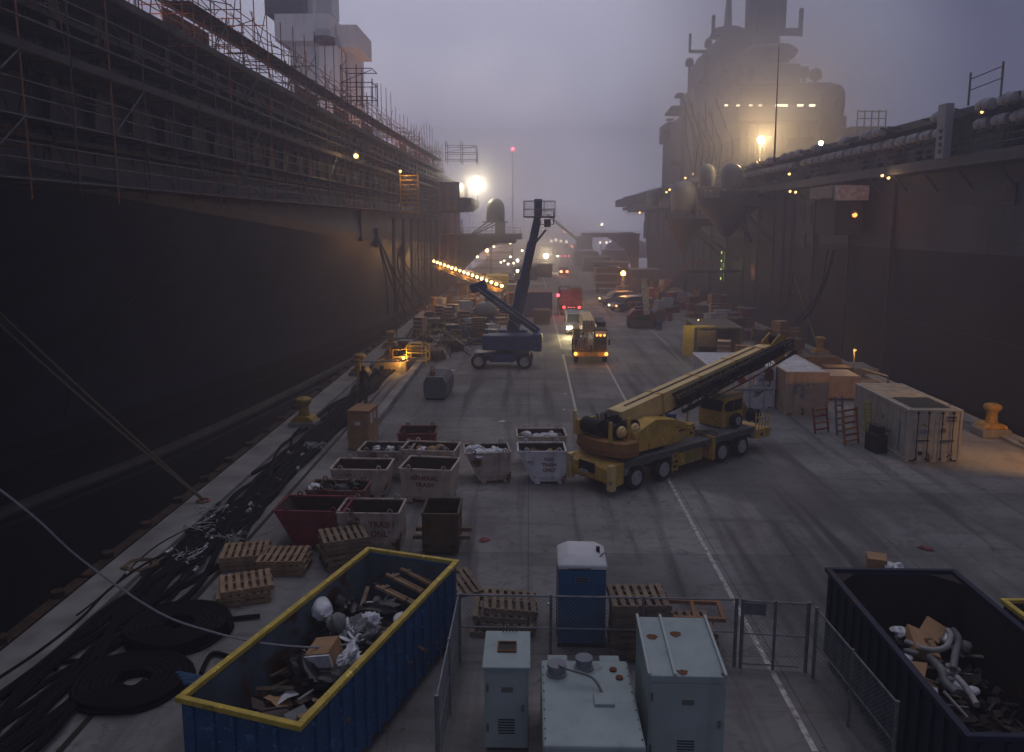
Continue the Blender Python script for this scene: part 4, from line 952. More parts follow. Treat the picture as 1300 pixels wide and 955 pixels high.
# hoist rope and hook block
hp = H0+bd*11.15+Vector((0, -.1, 0))-bu*.6
MB().cyl(hp+Vector((.05, 0, .4)), hp+Vector((.05, 0, -.45)), .018, n=5).cyl(hp+Vector((-.1, 0, .4)), hp+Vector((-.1, 0, -.45)), .018, n=5).build('hoist_rope', M_black, cr)
hk = MB().lathe([(.05, -.12), (.22, -.12), (.26, -.06), (.26, .06), (.22, .12), (.05, .12)], hp+Vector((0, 0, -.55)), 14, 'Y').box(hp+Vector((0, 0, -.78)), (.34, .3, .3)).build('hook_block', mat('hook_orange', (.20, .08, .04), .6, amt=.4), cr)
MB().tube([hp+Vector((.0+.13*math.cos(a), 0, -1.08+.13*math.sin(a))) for a in [R(90-i*28) for i in range(9)]], .035, 6).build('hook', M_black, hk)
MB().cyl(H0+bd*3.0-bu*.4, Vector((-1.2, .12, 1.9)), .16, .20, n=12).build('lift_cylinder', M_dkyel, cr, smooth=True)
# driver cab (faces back towards the boom heel)
cb = MB().prism([(3.0, 1.34), (4.55, 1.34), (4.55, 2.72), (3.15, 2.72), (3.0, 2.1)], -.62, .82).build('cab', M_dkyel, cr, bevel=.05)
MB().prism([(3.1, 2.73), (4.6, 2.73), (4.5, 2.90), (3.25, 2.90)], -.6, .8).build('cab_roof', mat('roof_pale', (.44, .36, .20), .6, amt=.3), cb, bevel=.03)
MB().add([(2.98, -.5, 2.12), (2.98, .7, 2.12), (3.10, .7, 2.62), (3.10, -.5, 2.62)], [(0, 1, 2, 3)]).build('windscreen', M_glass, cb)
for x0, x1 in ((3.22, 3.72), (3.80, 4.42)):
    MB().bx(x0, x1, -.632, -.624, 2.08, 2.6).build('side_window', M_glass, cb)
    MB().bx(x0, x1, .824, .832, 2.08, 2.6).build('side_window', M_glass, cb)
MB().cyl((3.0, -.72, 2.2), (3.0, -.72, 2.55), .03).box((2.98, -.78, 2.4), (.05, .18, .3)).build('mirror', M_black, cb)
MB().bx(3.75, 3.77, -.636, -.626, 1.4, 2.7).build('door_seam', M_black, cb)
MB().bx(2.92, 3.0, -.4, .6, 1.40, 1.62).build('cab_bumper', M_dkyel, cb)
o = MB().lathe([(.05, -.12), (.30, -.14), (.36, -.05), (.36, .05), (.30, .14), (.05, .12)], (3.55, -.92, 1.72), 18, 'Y').build('hose_reel', M_rub, cr, smooth=True)
MB().lathe([(.02, -.16), (.2, -.15), (.2, -.12), (.02, -.12)], (3.55, -.92, 1.72), 14, 'Y').build('reel_hub', M_rim, o)
MB().prism([(4.6, 1.34), (5.6, 1.34), (5.6, 1.75), (4.75, 2.55), (4.6, 2.55)], -.3, .85).build('engine_cover', mat('cover_tan', (.38, .24, .13), .6, amt=.3), cr, bevel=.03)
o = MB().lathe([(.05, -.2), (.34, -.2), (.34, -.15), (.2, -.14), (.2, .14), (.34, .15), (.34, .2), (.05, .2)], (5.05, -.85, 1.7), 18, 'Y').build('winch_drum', M_rub, cr)
fg = MB()
for k in range(5): fg.beam((4.75+k*.26, -1.2, 1.1), (4.75+k*.26, -1.2, 1.95-.05*k), .04)
for z in (1.4, 1.7): fg.beam((4.7, -1.2, z), (5.9, -1.2, z-.05), .04)
fg.build('front_guard', M_paleyel, cr)
MB().prism([(4.55, .7), (5.9, .62), (6.0, 1.05), (4.55, 1.15)], -1.25, 1.2).build('front_frame', M_dkyel, cr, bevel=.03)
MB().bx(5.1, 5.3, -1.26, -1.252, .78, .9).build('slot', M_black, cr)
co_ = MB()
for k in range(3): co_.torus((1.2+.25*k, -.1-.35*k, 1.36+.02*k), .38, .035, 18, 5)
co_.build('sling_coil', M_wood, cr)
MB().cyl((2.35, .95, 1.32), (2.35, .95, 2.9), .05).build('boom_rest', M_dkyel, cr)
# ---------------------------------------------------------------- shipping containers
def container(name, label, x, y, rz, L, W, H, m, mr, doors=True, hatch=False, group=None):
    """near-left bottom corner at (x, y); length runs away"""
    t = thing(name, label, 'container', (x, y, 0), rz, group)
    def wall(a0, a1, fixed, axis, out):
        mb = MB(); n = max(3, int(abs(a1-a0)/.28)); d = .035*out; pts = []
        for i in range(n):
            u0 = a0+(a1-a0)*i/n; du = (a1-a0)/n
            pts += [(u0, fixed), (u0+du*.3, fixed), (u0+du*.42, fixed-d), (u0+du*.88, fixed-d)]
        pts.append((a1, fixed)); vs = []
        for (u, f) in pts:
            for z in (.16, H-.12): vs.append((u, f, z) if axis == 'x' else (f, u, z))
        mb.add(vs, [(2*i, 2*i+2, 2*i+3, 2*i+1) for i in range(len(pts)-1)]); return mb
    wall(.12, L-.12, .03, 'y', -1).build('side_wall', m, t); wall(.12, L-.12, W-.03, 'y', 1).build('side_wall', m, t)
    wall(.1, W-.1, L-.03, 'x', 1).build('end_wall', m, t)
    f = MB()
    for X in (0, W-.12):
        for Y in (0, L-.12): f.bx(X, X+.12, Y, Y+.12, 0, H)
        f.bx(X, X+.12, .12, L-.12, 0, .16); f.bx(X, X+.12, .12, L-.12, H-.12, H)
    for Y in (0, L-.12): f.bx(.12, W-.12, Y, Y+.12, 0, .14); f.bx(.12, W-.12, Y, Y+.12, H-.12, H)
    f.build('frame', m, t, bevel=.01)
    rf = MB().bx(.11, W-.11, .11, L-.11, H-.06, H-.02)
    for i in range(int(L/.5)): rf.bx(.2, W-.2, .25+i*.5, .42+i*.5, H-.02, H+.004)
    rf.build('roof', mr, t)
    if hatch: MB().bx(.35, W-.4, .4, 2.5, H+.008, H+.03).build('roof_mat', mat('roof_mat_dark', (.035, .04, .035), .8), t)
    if doors:
        for s_ in (0, 1):
            x0 = .12+s_*(W/2-.12); x1 = x0+W/2-.12
            d = MB().bx(x0+.01, x1-.01, .02, .06, .15, H-.13)
            for z in (.5, 1.0, 1.5, 2.0):
                if z < H-.4: d.bx(x0+.08, x1-.08, .0, .02, z, z+.07)
            dd = d.build('door', m, t)
            br = MB()
            for k in (.28, .72): X = x0+(x1-x0)*k; br.cyl((X, -.03, .08), (X, -.03, H-.06), .02, n=6); br.bx(X-.05, X+.05, -.05, 0, .1, .2); br.bx(X-.05, X+.05, -.05, 0, H-.2, H-.1)
            br.build('lock_rods', M_black if mr is not M_frost else M_rim, dd)
            MB().box(((x0+x1)/2+.05, -.05, 1.02), (.5, .03, .05)).build('handle', M_black, dd)
    MB().bx(.15, .4, -.005, .02, .03, .11).bx(W-.4, W-.15, -.005, .02, .03, .11).build('fork_pocket', M_black, t)
    return t
M_frost = mat('frosted_roof', (.72, .74, .80), .7, col2=(.48, .49, .50), scale=1.5, rust=.04)
M_beige = mat('container_beige', (.48, .45, .39), .65, amt=.25, scale=2, rust=.2, streak=.5)
M_beiger = mat('container_beige_roof', (.46, .41, .32), .7, amt=.35, scale=2, rust=.2)
M_tan = mat('container_tan', (.55, .38, .27), .65, amt=.25, scale=2, rust=.2, streak=.6)
M_wht = mat('container_white', (.66, .66, .70), .6, amt=.25, scale=2, rust=.2, streak=.7)
c1 = container('shipping_container', 'beige container with closed double doors and a dark mat on its roof', 17.25, 35.25, R(-.3), 6.06, 2.44, 2.45, M_beige, M_beiger, hatch=True)
MB().box((.62, -.01, .42), (.18, .02, .18)).build('placard', M_black, c1)
MB().box((.8, -.012, 1.45), (.42, .02, .18)).build('notice', mat('notice_blue', (.25, .27, .36), .6), c1)
MB().box((1.6, -.012, 1.5), (.2, .02, .2)).build('notice', mat('notice_red', (.20, .09, .07), .6), c1)
MB().box((1.95, -.012, 2.1), (.42, .02, .09)).box((1.95, -.012, 1.95), (.42, .02, .05)).build('marking_plate', mat('notice_dark', (.10, .10, .09), .6), c1)
MB().box((-.012, .95, 1.15), (.02, .28, 1.3)).build('side_panel', mat('notice_pale', (.40, .42, .46), .6, amt=.4, scale=6), c1)
c2 = container('shipping_container', 'tan container with frosty white roof and paper notices on its end', 14.56, 44.15, R(-1.5), 6.06, 2.44, 2.5, M_tan, M_frost, doors=False)
MB().bx(.12, 2.32, .02, .06, .14, 2.38).build('end_panel', M_tan, c2)
rb = MB()
for k in range(7): rb.bx(.15+k*.34, .19+k*.34, -.01, .02, .16, 2.36)
rb.build('end_rib', M_tan, c2)
MB().box((.55, -.02, 1.5), (.22, .02, .42)).build('notice', M_dome, c2); MB().box((.95, -.02, 1.6), (.18, .02, .28)).box((.95, -.02, 1.15), (.2, .02, .3)).build('notice', M_dome, c2)
c3 = container('shipping_container', 'white locker container with red hazard diamonds behind the crane cab', 10.55, 45.65, R(-.5), 5.0, 3.9, 2.55, M_wht, M_frost)
for x in (1.55, ): MB().box((x+.35, -.07, 1.75), (.42, .02, .42), m=Matrix.Rotation(R(45), 3, 'Y')).build('hazard_diamond', mat('hazard_red', (.35, .03, .03), .5), c3)
for x in (.7, 2.9): 
    fr_ = MB(); 
    for (a, b, c, d) in ((x-.3, x+.3, 1.4, 1.43), (x-.3, x+.3, 2.0, 2.03), (x-.3, x-.27, 1.4, 2.03), (x+.27, x+.3, 1.4, 2.03)): fr_.bx(a, b, -.05, -.03, c, d)
    fr_.build('door_marking', mat('marking_pink', (.30, .14, .16), .6), c3)
MB().bx(.1, 3.8, -.04, -.02, 1.12, 1.16).build('belt_rail', M_black, c3)
MB().box((3.05, -.06, 1.8), (.22, .02, .06)).box((3.05, -.06, 1.68), (.26, .02, .05)).build('lettering_patch', mat('marking_pink', (.30, .14, .16), .6), c3)
M_net2 = mat('mesh_net_tan', (.25, .22, .19), .9, amt=.5, scale=14)
g = G(885, 452); c4 = container('shipping_container', 'tan net-covered container standing open behind the crane boom', g.x, g.y, R(-2), 6, 3.6, 2.4, mat('container_olive', (.20, .16, .09), .7, amt=.4), M_net2, doors=False)
MB().box((.6, -.3, 1.5), (1.5, .5, 1.3)).build('crate_load', M_wood, c4)
yd = thing('lit_door_frame', 'yellow-lit open steel doorway at the end of the tan container', 'doorway', (g.x-1.15, g.y+.3, 0))
M_ylw = mat('yellow_sheet', (.55, .42, .10), .6, amt=.3, scale=2)
MB().bx(0, .9, 0, .1, 0, 2.5).build('door_leaf', M_ylw, yd); MB().bx(.9, 2.6, 0, .1, 2.3, 2.5).build('lintel', M_ylw, yd)
t = lamp((g.x-.2, g.y-.9, 3.1), (1, .75, .25), 55, M_warm, 'small lamp over the yellow doorway', .06, None)
# distant boxes along the pier
def plainbox(label, px, py, w, d, h, m, name='storage_container', cat='container', lid=None, rz=0, x=None):
    g = G(px, py)
    t = thing(name, label, cat, (g.x, g.y, 0), R(rz))
    MB().bx(-w/2, w/2, 0, d, .12, h).build('body', m, t, bevel=.03)
    rb = MB(); n = int(w/.3)
    for k in range(n): rb.bx(-w/2+.08+k*w/n, -w/2+.16+k*w/n, -.03, 0, .2, h-.15)
    rb.build('ribs', m, t)
    MB().bx(-w/2-.03, w/2+.03, -.04, d+.03, h-.06, h+.05).build('top_rim', lid or m, t)
    MB().bx(-w/2+.1, w/2-.1, .1, d-.1, 0, .12).build('skid', M_black, t)
    return t
plainbox('tall dark blue bin with a pale pink rim right of the blue boom', 683, 403, 3.3, 5, 2.9, M_blue, lid=mat('rim_pink', (.30, .16, .14), .7))
plainbox('yellow container lit by the gangway lamps', 632, 373, 3.4, 6, 2.7, mat('yellow_box', (.50, .40, .07), .6, amt=.2), rz=4)
plainbox('pale blue-grey box container behind the blue lift boom', 653, 388, 2.0, 3, 2.7, mat('bluegrey_box', (.13, .16, .21), .6, amt=.2))
plainbox('low navy container under the tall lift boom', 655, 395, 3.0, 4, 1.9, M_blue)
plainbox('dark red skip box beside the navy container', 688, 412, 1.8, 2, 1.5, mat('dark_red', (.10, .025, .02), .7))
plainbox('long dark container far along the left row', 667, 356, 4.5, 8, 2.6, mat('dark_slate', (.05, .06, .08), .7))
plainbox('rusty brown container far along the left row', 690, 352, 3.5, 8, 2.6, mat('brown_box', (.13, .07, .04), .7))
plainbox('dull green container in the far left row', 679, 345, 4.5, 8, 2.8, mat('green_box', (.06, .08, .06), .7))
plainbox('dark far container left of the rear lane', 693, 338, 4.5, 8, 2.8, M_deck)
plainbox('grey container stack beyond the sodium lamp', 775, 356, 6.5, 7, 3.4, mat('grey_box', (.15, .14, .13), .7), rz=-4)
plainbox('pale shed container on the far right pier', 820, 372, 4.6, 5, 3.6, mat('shed_pale', (.20, .20, .20), .7))
plainbox('white container far off under the right elevator', 785, 335, 8, 8, 3.6, M_wht)
plainbox('dark container in the far right row', 757, 345, 6, 9, 3.2, M_deck)
plainbox('olive container in the far right row', 745, 338, 6, 9, 3.5, mat('green_box', (.06, .08, .06), .7))
o = thing('harbour_crane', 'hazy dark harbour crane with a slanted jib far down the pier', 'crane', (AY(742, 330, 230).x, 230, 0))
MB().bx(-2.2, 2.2, 0, 4, 3.5, 7.2).build('machine_house', M_deck, o); MB().beam((-2, 0, 6), (-11, 0, 13.5), .8).build('jib', M_deck, o)
for x in (-3.5, 3.5): MB().beam((x, 2, 0), (x*.6, 2, 4), .4).build('leg', M_deck, o)
MB().beam((2, 0, 7.6), (14, 0, 8.2), .5).build('walk_bridge', M_deck, o)
o = MB().lathe([(8, 0), (7.6, 2.5), (6, 4.6), (3, 6), (.1, 6.4)], (AY(750, 335, 245).x+13, 260, 0), 20).build('storage_dome', mat('dome_pale', (.3, .3, .32), .7), smooth=True); tag(o, 'pale rounded dome shelter under the far right elevator', 'shelter')
# ---------------------------------------------------------------- bollards
def bollard(x, y, label, proto=None):
    t = thing('bollard', label, 'bollard', (x, y, .0), 0, 'yellow mooring bollards along the pier edges')
    MB().bx(-.72, .72, -.6, .6, .0, .42).build('base_block', M_conc, t, bevel=.05)
    MB().prism([(-.62, .42), (.62, .42), (.52, .62), (.3, .7), (-.3, .7), (-.52, .62)], -.5, .5).build('base_casting', M_yel, t, bevel=.03)
    MB().lathe([(.30, .66), (.27, .9), (.25, 1.15), (.28, 1.28), (.40, 1.38), (.44, 1.5), (.40, 1.6), (.24, 1.68), (.02, 1.7)], (0, 0, 0), 20).build('post', M_yel, t, smooth=True)
    return t
bollard(-11.97, 40.7, 'yellow bollard on the left pier edge, nearest the camera'); bollard(-12.0, 54.9, 'yellow bollard behind the two workers on the left edge')
bollard(-12.1, 99, 'yellow bollard beside hanging hoses of the left hull'); bollard(-11.95, 67.1, 'yellow bollard by the lit debris box on the left edge')
bollard(23.8, 40.0, 'yellow bollard in amber light right of the beige container'); bollard(23.8, 64.2, 'yellow bollard behind the tan container on the right edge')
bollard(23.6, 88, 'yellow bollard beside crates near the right hull')
o = MB().bx(24.0, 25.2, 36.6, 38.0, .0, .35).build('concrete_block', M_conc, bevel=.05); tag(o, 'low concrete block on the right pier edge by the near bollard', 'block')
# ---------------------------------------------------------------- blobs, bags, boxes
def blob(c, r, m, name='trash_bag', sc=(1, 1, .75), label='', cat='bag', group=None, seed=0, crump=.22, parent=None):
    q = random.Random(seed or rnd.random()); mb = MB().sphere((0, 0, 0), 1, 26)
    fo = [(Vector((q.gauss(0, 1), q.gauss(0, 1), q.gauss(0, 1))).normalized(), q.uniform(5, 11), q.uniform(0, 6)) for _ in range(6)]
    ph = [(q.uniform(2, 7), q.uniform(2, 7), q.uniform(2, 7), q.uniform(0, 6)) for _ in range(7)]
    vs = []
    for v in mb.v:
        d = 1+crump*sum(math.sin(a*v[0]+b*v[1]+c_*v[2]+f) for a, b, c_, f in ph)/3.0-(.05+crump*.22)*sum(abs(math.sin(k_*(v[0]*e_.x+v[1]*e_.y+v[2]*e_.z)+f_)) for e_, k_, f_ in fo)/3.0
        vs.append((v[0]*d*r*sc[0], v[1]*d*r*sc[1], max(v[2], -.7)*d*r*sc[2]))
    mb.v = vs; o = mb.build(name, m, parent, smooth=crump < .3); o.location = c; o.rotation_euler.z = q.uniform(0, 6)
    if parent is None: tag(o, label, cat, group)
    return o
M_bagw = mat('white_plastic', (.74, .75, .80), .4, amt=.35, scale=5, bump=.5, bscale=6)
M_bagk = mat('black_plastic', (.02, .02, .022), .35, amt=.3, bump=.5, bscale=6)
M_bagg = mat('grey_plastic', (.17, .17, .18), .5, amt=.4, bump=.5, bscale=6)
M_card = mat('cardboard', (.40, .235, .12), .8, amt=.25, scale=2)
# ---------------------------------------------------------------- skips
def skip(label, px, py, w, d, h, m, rz=0, slope='front', inner=None, letters=None, lcol=None, lugs=True, lsize=.26, group=None, feet=True, lx=0):
    """centre of the front bottom edge at the pixel"""
    g = G(px, py); t = thing('trash_skip', label, 'skip', (g.x, g.y, 0), R(rz), group); inner = inner or mat('skip_inside', (.055, .035, .025), .8, amt=.5, rust=.4)
    z0 = .12; tk = .04
    if slope == 'left':   xs = (-w/2+w*.30, -w/2, w/2, w/2); ys = (0, 0, d, d)
    elif slope == 'front': xs = (-w/2+w*.05, -w/2, w/2-w*.05, w/2); ys = (d*.12, 0, d*.95, d)
    else: xs = (-w/2, -w/2, w/2, w/2); ys = (0, 0, d, d)
    def corners(ins, zb, zt):
        bl, tl, brr, tr = xs; fb, ft, bb_, bt_ = ys
        return [(bl+ins, fb+ins, zb), (brr-ins, fb+ins, zb), (brr-ins, bb_-ins, zb), (bl+ins, bb_-ins, zb), (tl+ins, ft+ins, zt), (tr-ins, ft+ins, zt), (tr-ins, bt_-ins, zt), (tl+ins, bt_-ins, zt)]
    o = corners(0, z0, h); i = corners(tk, z0+tk, h)
    if slope == 'left':    # kinked sloping end: lower slope then short vertical lip
        pass
    mb = MB().add(o+i, [(3, 2, 1, 0), (0, 1, 5, 4), (1, 2, 6, 5), (2, 3, 7, 6), (3, 0, 4, 7), (4, 5, 13, 12), (5, 6, 14, 13), (6, 7, 15, 14), (7, 4, 12, 15)])
    mb.build('body', m, t)
    MB().add([tuple(Vector(p)+Vector((0, 0, .003))) for p in corners(tk+.004, z0+tk, h-.02)], [(0, 1, 2, 3), (4, 5, 1, 0), (5, 6, 2, 1), (6, 7, 3, 2), (7, 4, 0, 3)]).build('lining', inner, t)
    rm = MB(); T = [Vector(o[k]) for k in (4, 5, 6, 7)]
    for k in range(4): rm.beam(T[k], T[(k+1) % 4], .07, .07)
    rm.build('rim', m, t)
    rb = MB()
    for f in (.12, .88):
        a = Vector(o[0]).lerp(Vector(o[1]), f); b = Vector(o[4]).lerp(Vector(o[5]), f); rb.beam(a+Vector((0, -.02, 0)), b+Vector((0, -.02, -.03)), .1, .05, up=(0, 1, 0))
    rb.beam(Vector(o[0])+Vector((.05, -.02, .22)), Vector(o[1])+Vector((-.05, -.02, .22)), .05, .12); rb.build('ribs', m, t)
    if lugs:
        for (f, yy) in ((.18, 0), (.86, 0), (.18, 1), (.86, 1)):
            a = T[0].lerp(T[1], f) if yy == 0 else T[3].lerp(T[2], f)
            q = MB().torus(a+Vector((0, 0, .09)), .075, .028, 12, 6, Matrix.Rotation(PI/2, 3, 'X')).box(a+Vector((0, 0, -.06)), (.14, .06, .2)); q.build('lifting_lug', m, t)
    if feet:
        for f in (.15, .85):
            a = Vector(o[0]).lerp(Vector(o[1]), f); MB().bx(a.x-.12, a.x+.12, a.y-.03, a.y+d*.75, 0, .13).build('skid_foot', m, t); MB().box((a.x, a.y-.06, .16), (.22, .12, .2)).build('hinge', m, t)
    if letters:
        nn = Vector((0, ys[0]-ys[1], 0)); ang = math.atan2(h-z0, 0)
        tilt = math.atan2(ys[0]-ys[1], h-z0)
        for k, s_ in enumerate(letters):
            zc = h-.22-lsize*.55-k*lsize*1.15; yc = ys[1]+(h-zc)/(h-z0)*(ys[0]-ys[1])-.012
            text(s_, lsize, lcol or M_redp, t, (lx, yc, zc), (PI/2+tilt, 0, 0), bold=.006)
    return t
M_redp = mat('faded_red_paint', (.22, .045, .05), .7, amt=.3)
M_skA = mat('skip_cream', (.62, .51, .43), .75, col2=(.45, .35, .28), scale=2.5, rust=.36, streak=.8)
M_skB = mat('skip_grey_brown', (.50, .42, .37), .75, col2=(.30, .23, .19), scale=2.5, rust=.5, streak=.8)
M_skR = mat('skip_red', (.24, .034, .045), .7, col2=(.15, .026, .03), scale=2.5, rust=.4, streak=.5)
M_skW = mat('skip_white', (.72, .71, .76), .65, col2=(.52, .50, .53), scale=2, rust=.28, streak=.8)
M_skK = mat('skip_brown', (.115, .075, .045), .75, amt=.4, rust=.5, streak=.5)
M_whp = mat('faded_white_paint', (.30, .26, .25), .7, amt=.3)
sA = skip('red skip farthest back in the left group of skips', 529, 582, 1.75, 1.5, 1.15, M_skR, rz=2)
sB = skip('cream skip lettered TRASH behind the tall cardboard box', 487, 610, 2.2, 1.5, 1.25, M_skB, rz=-3, letters=['TRASH'], lx=.25)
sC = skip('cream skip filled with rubbish behind the GENERAL TRASH skip', 543, 612, 2.3, 1.4, 1.35, M_skA, rz=-6)
sD = skip('empty cream skip without lettering left of the GENERAL TRASH skip', 456, 634, 2.25, 1.5, 1.2, M_skA, rz=-1)
sE = skip('cream skip lettered GENERAL TRASH', 540, 641, 2.05, 1.7, 1.4, M_skA, rz=-7, letters=['GENERAL', 'TRASH'], lsize=.25, lx=-.05)
sF = skip('rusty red and cream skip heaped with bags and baskets', 426, 662, 2.15, 1.2, 1.15, mat('skip_rust_red', (.24, .12, .09), .75, col2=(.14, .04, .04), scale=3, rust=.5), rz=-2)
sG = skip('dark red empty skip with sloped left end', 393, 699, 2.35, 1.5, 1.35, M_skR, rz=-2, slope='left', letters=['STEEL', 'ONLY'], lcol=mat('faded_pink', (.20, .08, .085), .7), lsize=.2)
sH = skip('cream skip with dark red writing right of the dark red skip', 468, 702, 2.05, 1.4, 1.35, M_skB, rz=-1, slope='none', letters=['TRASH', 'ONLY'], lsize=.28, lx=.45, feet=False)
sI = skip('narrow brown tipping skip with fork pockets sticking out', 559, 706, 1.18, 1.5, 1.42, M_skK, rz=0, slope='none', lugs=False, feet=False)
MB().bx(-.95, .95, .35, .5, .42, .55).bx(-.95, .95, 1.05, 1.2, .42, .55).build('fork_pocket', mat('wood_block', (.22, .13, .09), .8), sI)
sJ = skip('grey-brown sloped skip heaped with white bags', 620, 614, 1.9, 1.5, 1.3, M_skB, rz=8, slope='left')
sK = skip('cream skip behind the white skip, holding a few white bags', 688, 592, 2.2, 1.5, 1.35, M_skA, rz=3, slope='left')
sL = skip('white skip with red and grey scrawled writing beside the crane', 688, 615, 2.0, 1.4, 1.4, M_skW, rz=2, slope='left', letters=['FOD', 'TRASH', 'ONLY'], lsize=.2, lx=.3)
def inside(sk, n, mats, r0=.22, r1=.34, z=.95, names=('white rubbish bag', 'bag'), wd=.7, dp=1.0, lab='', y0=.25, grp=None):
    M = Matrix.Translation(sk.location) @ Matrix.Rotation(sk.rotation_euler.z, 4, 'Z')
    for k in range(n):
        p = M @ Vector((-wd+2*wd*(k+.5)/n+rnd.uniform(-.1, .1), y0+rnd.random()*dp, z+rnd.uniform(-.05, .08)))
        blob(p, rnd.uniform(r0, r1), rnd.choice(mats), label=lab, group=grp or lab, seed=rnd.random()+.1)
inside(sJ, 9, [M_bagw], z=1.15, lab='white rubbish bag heaped in the grey-brown sloped skip', dp=.8)
inside(sK, 5, [M_bagw], z=1.15, lab='white bag lying in the cream skip behind the white skip', y0=.5, dp=.6)
inside(sC, 6, [M_bagw, M_card, M_bagk], .2, .3, 1.15, lab='bag or rag in the rubbish-filled cream skip', y0=.5, dp=.6)
inside(sF, 3, [M_bagk], .3, .38, 1.0, lab='black bag in the rusty red and cream skip', wd=.5)
inside(sL, 4, [M_card, M_skK], .25, .35, 1.0, lab='crumpled brown cardboard in the white skip')
inside(sB, 4, [M_bagk, M_bagw], .15, .25, 1.1, lab='small bag at the rim of the TRASH skip', y0=.7, dp=.4)
M_ = Matrix.Translation(sF.location)
blob(sF.location+Vector((-.82, .35, 1.15)), .27, M_bagw, label='white crumpled bag at the left end of the rusty skip', seed=3)
b = MB(); b.lathe([(.25, 0), (.3, .1), (.3, .28), (.27, .28), (.24, .05), (.01, .04)], (0, 0, 0), 18); o = b.build('wicker_basket', M_wood, smooth=True); o.location = sF.location+Vector((-.35, .4, 1.05)); o.rotation_euler = (R(20), R(10), 0); tag(o, 'round woven basket lying in the rusty skip', 'basket')
# ---------------------------------------------------------------- pallets
M_pal = mat('pallet_wood', (.38, .25, .15), .85, col2=(.22, .145, .09), scale=4, bump=.2, bscale=30)
M_pal2 = mat('pallet_wood_grey', (.27, .195, .13), .85, col2=(.15, .11, .08), scale=4, bump=.2, bscale=30)
def pallet_proto(m):
    t = thing('pallet', 'p', 'pallet'); q = random.Random(5)
    dk = MB()
    for k in range(7): dk.bx(-.6+k*.175+q.uniform(-.008, .008), -.6+k*.175+.105, -.5, .5, .118, .14)
    dk.build('deck_boards', m, t)
    for y in (-.48, -.02, .44): MB().bx(-.6, .6, y, y+.045, .022, .116).build('stringer', m, t)
    bt = MB()
    for k in range(3): bt.bx(-.6+k*.53, -.6+k*.53+.13, -.5, .5, 0, .021)
    bt.build('bottom_boards', m, t); return t
palA, palB = pallet_proto(M_pal), pallet_proto(M_pal2)
palA.scale = palB.scale = (1.22, 1.22, 1.15)
usedp = {}
def pallet(loc, rz, label, group=None, m=0, rx=0, ry=0):
    pr = palA if m == 0 else palB
    if m not in usedp: usedp[m] = 1; t = pr; t.location = loc; t['label'] = label
    else: t = dup(pr, loc, 0, label)
    t.rotation_euler = (rx, ry, rz)
    if group: t['group'] = group
    return t
def stack(px, py, n, rz, what, m=0, seed=1, gap=.166):
    g = G(px, py); q = random.Random(seed)
    for k in range(n):
        pos = 'top pallet' if k == n-1 else ('bottom pallet' if k == 0 else 'middle pallet')
        pallet((g.x+q.uniform(-.05, .05), g.y+q.uniform(-.05, .05), .002+k*gap), R(rz+q.uniform(-4, 4)), '%s of %s' % (pos, what), 'pallets in %s' % what if 0 < k < n-1 else None, m)
stack(313, 715, 3, 12, 'the low stack at far left, beside the hoses', 0, 2)
stack(363, 722, 3, 5, 'the low stack in front of the dark red skip', 0, 3)
stack(312, 757, 3, 20, 'the low stack nearest the coiled black hose', 0, 4)
stack(438, 713, 6, 25, 'the slanting stack beside the cream skip with dark writing', 1, 5)
stack(811, 825, 9, 0, 'the tall stack right of the blue toilet cabin', 1, 6)
stack(868, 828, 5, 3, 'the stack behind the ribbed green box', 1, 7)
g = G(640, 797)
for k in range(4): pallet((g.x+(k % 2)*.25-.1, g.y+.1*k, .003+k*.17), R(-6+k*3), '%s weathered pallet in the loose heap left of the toilet cabin' % ('lowest', 'second', 'third', 'topmost')[k], None, 1, 0, R(2*k))
g = G(598, 748); pallet((g.x-.5, g.y, .05), R(30), 'single tilted pallet by the corner of the yellow-rimmed dumpster', None, 1, R(12), 0)
g = G(877, 790)
t = thing('timber_crate', 'open orange-brown timber frame lying on the pallets by the gate', 'crate', (4.3, 19.35, .80), R(-4))
for (x0, x1, y0, y1) in ((-.75, .75, -.5, -.4), (-.75, .75, .4, .5), (-.75, -.65, -.4, .4), (.65, .75, -.4, .4), (-.05, .05, -.4, .4)): MB().bx(x0, x1, y0, y1, 0, .1).build('frame_board', mat('new_timber', (.36, .17, .075), .8, amt=.3, scale=4), t)
# ---------------------------------------------------------------- tall cardboard box, grey tank
g = G(456, 572); t = thing('cardboard_crate', 'tall brown cardboard crate with white labels behind the skips', 'crate', (g.x, g.y-.1, 0), R(-7))
MB().bx(-.52, .52, 0, 1.5, .12, 1.95).build('box', M_card, t, bevel=.02); MB().bx(-.54, .54, -.02, 1.52, 1.85, 1.98).build('lid', mat('cardboard_lid', (.34, .17, .08), .8, amt=.25), t, bevel=.01)
MB().bx(-.55, .55, 0, 1.5, 0, .12).build('pallet_base', M_pal2, t)
MB().box((-.02, -.006, 1.35), (.26, .01, .17)).build('paper_label', M_bagw, t); MB().box((.526, .45, 1.55), (.01, .25, .5)).box((.526, .95, 1.6), (.01, .22, .35)).build('paper_label', M_bagw, t)
g = G(550, 508); t = thing('sludge_tank', 'slate grey tank box with ribbed top and rusty filler standing alone on the pier', 'tank', (g.x+.1, g.y, 0), R(-4))
M_tank = mat('tank_grey', (.15, .155, .18), .55, amt=.3, scale=3, streak=.5)
pf = [(-.62, .1), (.62, .1), (.72, .5), (.72, 1.1), (.5, 1.45), (-.5, 1.45), (-.72, 1.1), (-.72, .5)]
MB().prism(pf, 0, 2.9).build('tank_body', M_tank, t, bevel=.03)
for y in (.5, 1.1, 1.7, 2.3): MB().prism([(x*1.04, .1+(z-.1)*1.035) for x, z in pf], y, y+.09).build('band', M_dome, t)
